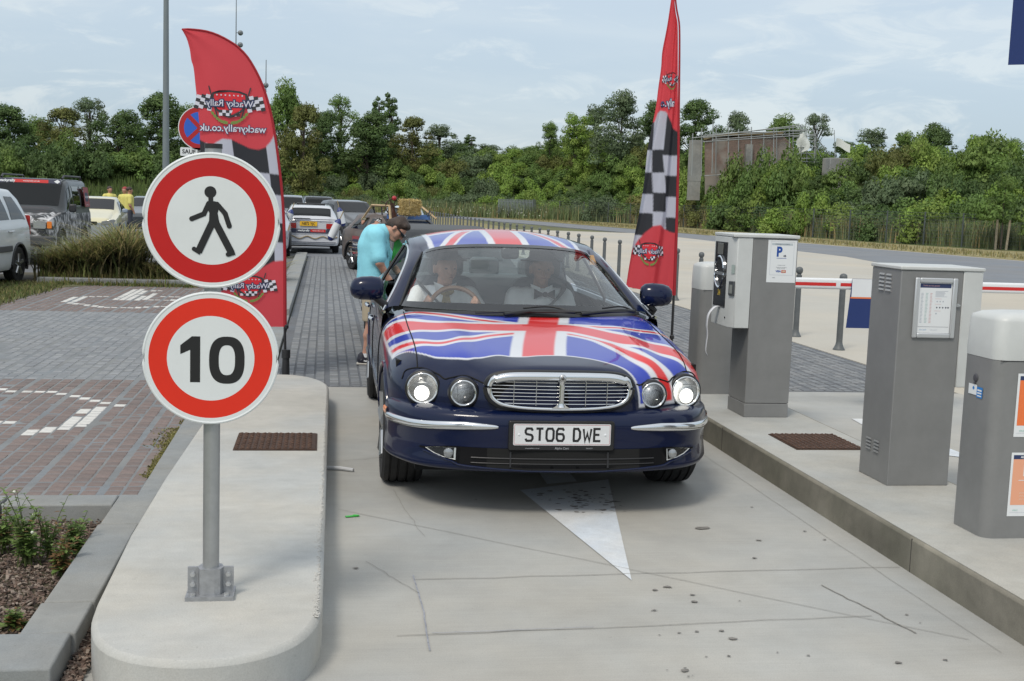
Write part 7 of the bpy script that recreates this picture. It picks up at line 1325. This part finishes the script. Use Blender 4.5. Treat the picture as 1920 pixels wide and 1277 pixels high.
MB().b2((xb+.1, yb_-.05, 0), (xb+.22, yb_+.07, 2.05)).build('post', FP, gt)
# young staked tree at the right
st_ = thing('staked_tree', 'young tree held by two pale timber stakes beside the road fence', 'tree', ((35.971, 60.000, 0.853)[0], 60, 0))
for sx, w_ in ((-.33, .03), (.30, .03)): MB().tube(np.array([(sx, -.05, 0), (sx+.03*np.sign(sx)*0+.10*(sx > 0), -.05, 1.65)]), .065, 8).build('stake', M('stake_wood', (.30, .26, .19), .85, noise=(9, .3)), st_, smooth=True)
MB().tube(cat([(0, 0, 0), (.02, 0, 1.0), (-.02, .02, 2.2), (.03, 0, 3.6)], 10), np.linspace(.05, .02, 10), 8).build('trunk', BARK, st_, smooth=True); r = np.random.default_rng(8)
o = bpy.data.objects.new('crown', leaf_cloud(77, [((r.normal(0, .75), r.normal(0, .6), 2.9+r.normal(0, .75)), r.uniform(.4, .7)) for _ in range(14)], 3600, .11, PAL['mid'])); COL.objects.link(o); o.parent = st_
# ruined fort on the bank, scaffolding, pillar and flags
BRK = M('ruin_brick', (.2, .12, .09), .9); N = BRK.node_tree.nodes; L = BRK.node_tree.links; tcx = N.new('ShaderNodeTexCoord'); mpx = N.new('ShaderNodeMapping'); mpx.inputs['Rotation'].default_value = (rad(90), 0, 0); L.new(tcx.outputs['Object'], mpx.inputs[0])
bt = N.new('ShaderNodeTexBrick'); bt.inputs['Scale'].default_value = 4.; bt.inputs['Color1'].default_value = (.26, .17, .135, 1); bt.inputs['Color2'].default_value = (.20, .135, .11, 1); bt.inputs['Mortar'].default_value = (.27, .24, .21, 1); L.new(mpx.outputs[0], bt.inputs['Vector'])
nz = N.new('ShaderNodeTexNoise'); nz.inputs['Scale'].default_value = .55; nz.inputs['Detail'].default_value = 7; L.new(tcx.outputs['Object'], nz.inputs['Vector']); rp = N.new('ShaderNodeValToRGB'); rp.color_ramp.elements[0].position = .47; rp.color_ramp.elements[1].position = .58; L.new(nz.outputs['Fac'], rp.inputs[0]); mxx = N.new('ShaderNodeMixRGB'); mxx.inputs[2].default_value = (.29, .255, .225, 1); L.new(rp.outputs[0], mxx.inputs[0]); L.new(bt.outputs[0], mxx.inputs[1]); L.new(mxx.outputs[0], N['Principled BSDF'].inputs['Base Color'])
CGR = concrete('ruin_concrete', (.30, .29, .265), .25, .8, .5)
fo = thing('ruined_fort', 'ruined brown brick fort wall on the bank under scaffolding', 'ruin'); Y0 = 99.
MB().prism([(32.027, -0.067), (31.567, 7.418), (32.674, 7.732), (33.944, 7.742), (34.828, 7.958), (36.203, 7.927), (37.235, 8.150), (38.328, 8.197), (38.881, 7.770), (39.286, 7.427), (39.629, 6.584), (40.194, 6.018), (40.624, 0.198)], Y0, Y0+6, fr=lambda u, v, w_: (u+(w_-Y0)*.36, w_, v)).build('brick_wall', BRK, fo)
MB().prism([(31.520, 7.416), (32.672, 7.777), (38.423, 8.201), (38.552, 8.431), (32.613, 7.997), (31.464, 7.592)], Y0-.25, Y0+6.2, fr=lambda u, v, w_: (u+(w_-Y0)*.36, w_, v)).build('coping', M('ruin_coping', (.20, .16, .09), .9, noise=(2, .5)), fo)
for (x0, z1), (x1, z0) in [((30.323, 7.393), (31.301, 3.962)), ((35.152, 7.239), (35.738, 4.575)), ((36.444, 6.979), (37.016, 4.623)), ((39.048, 6.412), (39.493, 4.716))]: MB().b2((x0, Y0-.4, z0), (x1, Y0+.3, z1)).b2((x0+.02, Y0-.38, z0-1.6), (x1-.02, Y0+.25, z0-.002)).build('concrete_pier', CGR, fo)
cp = thing('concrete_pillar', 'pale concrete pillar with faded graffiti standing on the bank', 'pillar')
(x0, z1), (x1, z0) = (38.757, 5.961), (40.595, 3.708); MB().b2((x0, 89.5, z0-1), (x1, 91, z1)).build('shaft', CGR, cp, bevel=.05); mb = MB(); fq = frame((x0+.95, 89.49, z0+1.5), (1, 0, 0), (0, 0, 1)); [stroke(mb, [(rng.uniform(-.25, .4), rng.uniform(-.8, .5)) for _ in range(3)], .12, fq, .004+.001*k, k % 2) for k in range(7)]; mb.build('graffiti', [M('graffiti_violet', (.22, .16, .28), .8), M('graffiti_white', (.45, .44, .44), .8)], cp)
sc_ = thing('scaffolding', 'galvanised tube scaffolding around the ruined fort', 'scaffolding'); SCM = M('scaffold_tube', (.34, .355, .35), .45, .5)
for P_, r_ in [(((30.176, 97.600, 4.351), (30.079, 97.600, 7.863)), .05), (((31.292, 98.500, 4.407), (31.120, 98.500, 8.395)), .05), (((31.918, 97.600, 4.637), (31.777, 97.600, 8.813)), .05), (((32.540, 98.500, 4.677), (32.361, 98.500, 8.670)), .05), (((33.310, 97.600, 4.690), (33.125, 97.600, 8.697)), .05), (((34.497, 98.500, 4.975), (34.340, 98.500, 8.446)), .05), (((35.302, 97.600, 4.988), (35.131, 97.600, 8.609)), .05), (((36.762, 98.500, 5.061), (36.564, 98.500, 8.275)), .05), (((37.266, 97.600, 5.152), (37.091, 97.600, 8.694)), .05), (((37.894, 98.500, 5.195), (37.669, 98.500, 8.769)), .05), (((38.671, 97.600, 5.340), (38.445, 97.600, 8.842)), .05), (((39.370, 98.500, 5.251), (39.126, 98.500, 9.011)), .05), (((39.732, 97.600, 5.067), (39.481, 97.600, 8.887)), .05), (((40.624, 98.500, 5.118), (40.333, 98.500, 8.795)), .05), (((40.918, 97.600, 5.113), (40.691, 97.600, 8.496)), .05), (((41.440, 98.500, 5.149), (41.174, 98.500, 8.383)), .05)]: MB().cyl(P_[0], P_[1], .045, n=6).build('upright', SCM, sc_)
for P_ in [((29.977, 97.500, 7.460), (39.576, 97.500, 8.974)), ((31.214, 98.400, 7.775), (40.188, 98.400, 8.918)), ((30.939, 97.500, 7.545), (39.932, 97.500, 8.591)), ((32.024, 98.400, 7.455), (40.319, 98.400, 8.387)), ((30.958, 97.500, 7.195), (40.762, 97.500, 8.227)), ((34.276, 98.400, 8.127), (41.070, 98.400, 8.598)), ((38.795, 97.500, 7.921), (40.771, 97.500, 8.094)), ((39.179, 98.400, 7.577), (41.174, 98.400, 7.750)), ((38.852, 97.500, 7.036), (40.831, 97.500, 7.206)), ((39.243, 98.400, 6.593), (41.247, 98.400, 6.674)), ((39.051, 97.500, 6.154), (40.896, 97.500, 6.228)), ((39.906, 98.400, 5.945), (42.546, 98.400, 5.959)), ((40.771, 97.500, 8.094), (42.165, 97.500, 6.502)), ((39.925, 98.400, 7.115), (41.283, 98.400, 6.135)), ((40.878, 97.500, 7.208), (41.681, 97.500, 5.901)), ((31.493, 98.400, 4.413), (39.473, 98.400, 5.253))]: MB().cyl(P_[0], P_[1], .04, n=6).build('ledger', SCM, sc_)
pg = thing('pillar_flag', 'small white flag flying from the concrete pillar on the bank', 'flag', (39.907, 90.000, 5.924)); MB().cyl((-.55, 0, 0), (-.75, 0, 2.2), .025).build('pole', SCM, pg); g_ = np.array([[(-.55+u*1.15, .15*math.sin(u*4), .95-.35*u+v*.62+.10*math.sin(u*5)) for v in np.linspace(0, 1, 5)] for u in np.linspace(0, 1, 10)]); MB().grid(g_).build('cloth', M('flag_white', (.66, .68, .64), .8), pg, smooth='all')
pg = thing('tarpaulin', 'white tarpaulin scrap caught in the scaffolding', 'tarpaulin', (39.734, 97.500, 7.295)); MB().grid(np.array([[(u*.9-.45+.12*math.sin(v*7), .2*math.sin(u*5+v*3), (v-.5)*1.7+u*.5) for v in np.linspace(0, 1, 7)] for u in np.linspace(0, 1, 6)])).build('cloth', MATS['flag_white'], pg, smooth='all')
gb = thing('graffiti_block', 'low concrete block with blue green graffiti at the foot of the bank', 'concrete block'); 
(x0, z1), (x1, z0) = (33.283, 2.285), (35.190, 1.345); MB().b2((x0, 90.5, -.1), (x1, 92, z1)).build('block', CGR, gb, bevel=.05); mb = MB(); fq = frame((x0+.9, 90.49, z1-.5), (1, 0, 0), (0, 0, 1)); [stroke(mb, [(rng.uniform(-.5, .6), rng.uniform(-.4, .3)) for _ in range(3)], .13, fq, .004+.001*k) for k in range(6)]; mb.build('graffiti', M('graffiti_teal', (.10, .24, .26), .8), gb)
# ------------------------------------------------------------------ small plants near the camera
def clump(loc, label, h, n, cols, seed, spread=.28, lean=1.0, w_=.011):
    r = np.random.default_rng(seed); o = blades('foliage', [(r.normal(0, spread*.5), r.normal(0, spread*.5), 0) for _ in range(n)], h, w_, cols, lean=1.25, seg=5, seed=seed, droop=.18); t = thing('ornamental_grass', label, 'grass clump', loc, 0, 'ornamental grasses in the planter'); o.parent = t; return t
GC = [(.27, .25, .095), (.20, .23, .08), (.33, .28, .14), (.17, .21, .07)]
slab('planter_soil', rect(-5.9, 22.18, -.8, 24.2), .03, EARTH, .1)
for q, (x, y, h, lb) in enumerate(((-4.75, 22.9, .72, 'arching ornamental grass clump next to the white car tail'), (-4.2, 22.75, .80, 'tall straw tipped grass clump below the camouflaged off roader'), (-3.65, 22.9, .86, 'biggest arching grass clump, in front of the cream hatchback'), (-3.05, 22.7, .62, 'low green grass clump in the gap beside the walker sign'), (-2.5, 22.9, .76, 'grass clump partly hidden by the left edge of the walker sign'), (-4.5, 23.7, .7, 'grass clump at the back of the planter behind the white car tail'), (-3.9, 23.6, .75, 'grass clump at the back of the planter under the camouflaged door'), (-1.8, 22.9, .7, 'grass clump in the planter hidden behind the walker sign'), (-1.15, 22.8, .6, 'last grass clump in the planter beside the flag'))):
    clump((x, y, .03), lb, h*(1.05, 1.30, 1.62, .80, 1.2, 1.15, 1.35, 1.2, 1.1)[q], 1200, GC, 60+q, .30, 1.0, .015)
r = np.random.default_rng(12)
tag(blades('planter_weeds', [(r.uniform(-5.0, -.85), 22.22+abs(r.normal(0, .12)), .03) for _ in range(800)]+[(r.uniform(-5.0, -.85), 21.90-abs(r.normal(0, .05)), 0) for _ in range(160)], .17, .013, [(.11, .15, .035), (.15, .15, .05), (.20, .16, .07)], seed=13, lean=.7), kind='stuff')
slab('grass_paving', [(-7.5, 17.2), (-4.62, 17.2), (-4.52, 18.6), (-4.40, 21.0), (-3.9, 21.9), (-7.5, 21.9)], .006, M('grass_paver', (.15, .15, .075), .9, noise=(6, .5), bump=(30, .8)), .02)
tag(blades('short_grass', [(lambda y: (r.uniform(-6.6, -4.56+.045*(y-17.2)+r.normal(0, .05)), y, .0))(r.uniform(17.3, 21.85)) for _ in range(9500)]+[(r.uniform(-4.6, -2.2), 21.9-abs(r.normal(0, .13)), 0) for _ in range(1000)], .075, .009, [(.10, .135, .03), (.14, .15, .045), (.20, .17, .075), (.08, .115, .028)], seed=14, lean=.9), kind='stuff')
M_ = []
for k in range(2600):
    y = abs(r.normal(0, .9))+7.2 if k % 3 else r.uniform(8.1, 8.75); x = -1.0+r.normal(0, .022 if k % 3 else .06); M_.append((x, y, 0))
tag(blades('moss', M_, .013, .006, [(.19, .17, .05), (.14, .14, .035), (.22, .20, .08)], seed=15, lean=1.2), kind='stuff')
def weed(loc, label, h, n, seed, dry=.15, flowers=0):
    r = np.random.default_rng(seed); t = thing('weed', label, 'weed', loc); sm = MB(); lv = MB(); GRN = [(.17, .26, .07), (.13, .21, .055), (.20, .28, .09)]; fl = MB()
    for k in range(n):
        a, l = r.uniform(0, 2*pi), h*r.uniform(.45, 1.0); d = np.array((math.cos(a), math.sin(a)))*l*r.uniform(.1, .5); P = cat([(r.normal(0, .02), r.normal(0, .02), 0), (*(d*.35), l*.55), (*d, l)], 9); sm.tube(P, np.linspace(.0028, .001, 9), 5, col=(.10, .13, .04))
        for q in range(2, 9):
            for _ in range(3):
                b = r.uniform(0, 2*pi); ll = .040*(1.2-q/9)*r.uniform(.6, 1.4)+.012; dv = np.array((math.cos(b), math.sin(b), r.uniform(-.1, .7))); dv /= np.linalg.norm(dv); sd_ = np.cross(dv, (0, 0, 1)); sd_ = sd_/np.linalg.norm(sd_)*ll*.26; c = np.array(GRN[r.integers(3)])*r.uniform(.7, 1.3) if r.random() > dry else np.array((.22, .13, .06)); p = P[q]
                lv.add([p, p+dv*ll*.5+sd_, p+dv*ll-np.array((0, 0, ll*.15)), p+dv*ll*.5-sd_], [(0, 1, 2, 3)], 0, c)
        if k < flowers: fl.ball(P[-1], .007, 6, 4)
    sm.build('stem', LEAF, t, color=True); lv.build('foliage', LEAF, t, color=True)
    if flowers: fl.build('flower', M('daisy_white', (.7, .7, .62), .7), t)
weed((-1.284, 5.461, 0.020), 'tall leafy weed with small white flowers in the bark bed', .34, 18, 1, .05, 5); weed((-1.431, 5.655, 0.020), 'bushy weed cut by the left edge of the picture', .24, 14, 2); weed((-1.206, 5.522, 0.020), 'upright weed with tall thin stems beside the back kerb of the bark bed', .33, 9, 3, .1); weed((-1.114, 5.301, 0.020), 'half withered reddish weed beside the long kerb stones', .20, 12, 4, .6); weed((-1.111, 5.600, 0.020), 'fresh grassy green weed in the corner of the bark bed', .20, 16, 5, .05); weed((-1.143, 4.647, 0.020), 'tiny weed sprouting near the front of the bark bed', .09, 8, 6, .3)
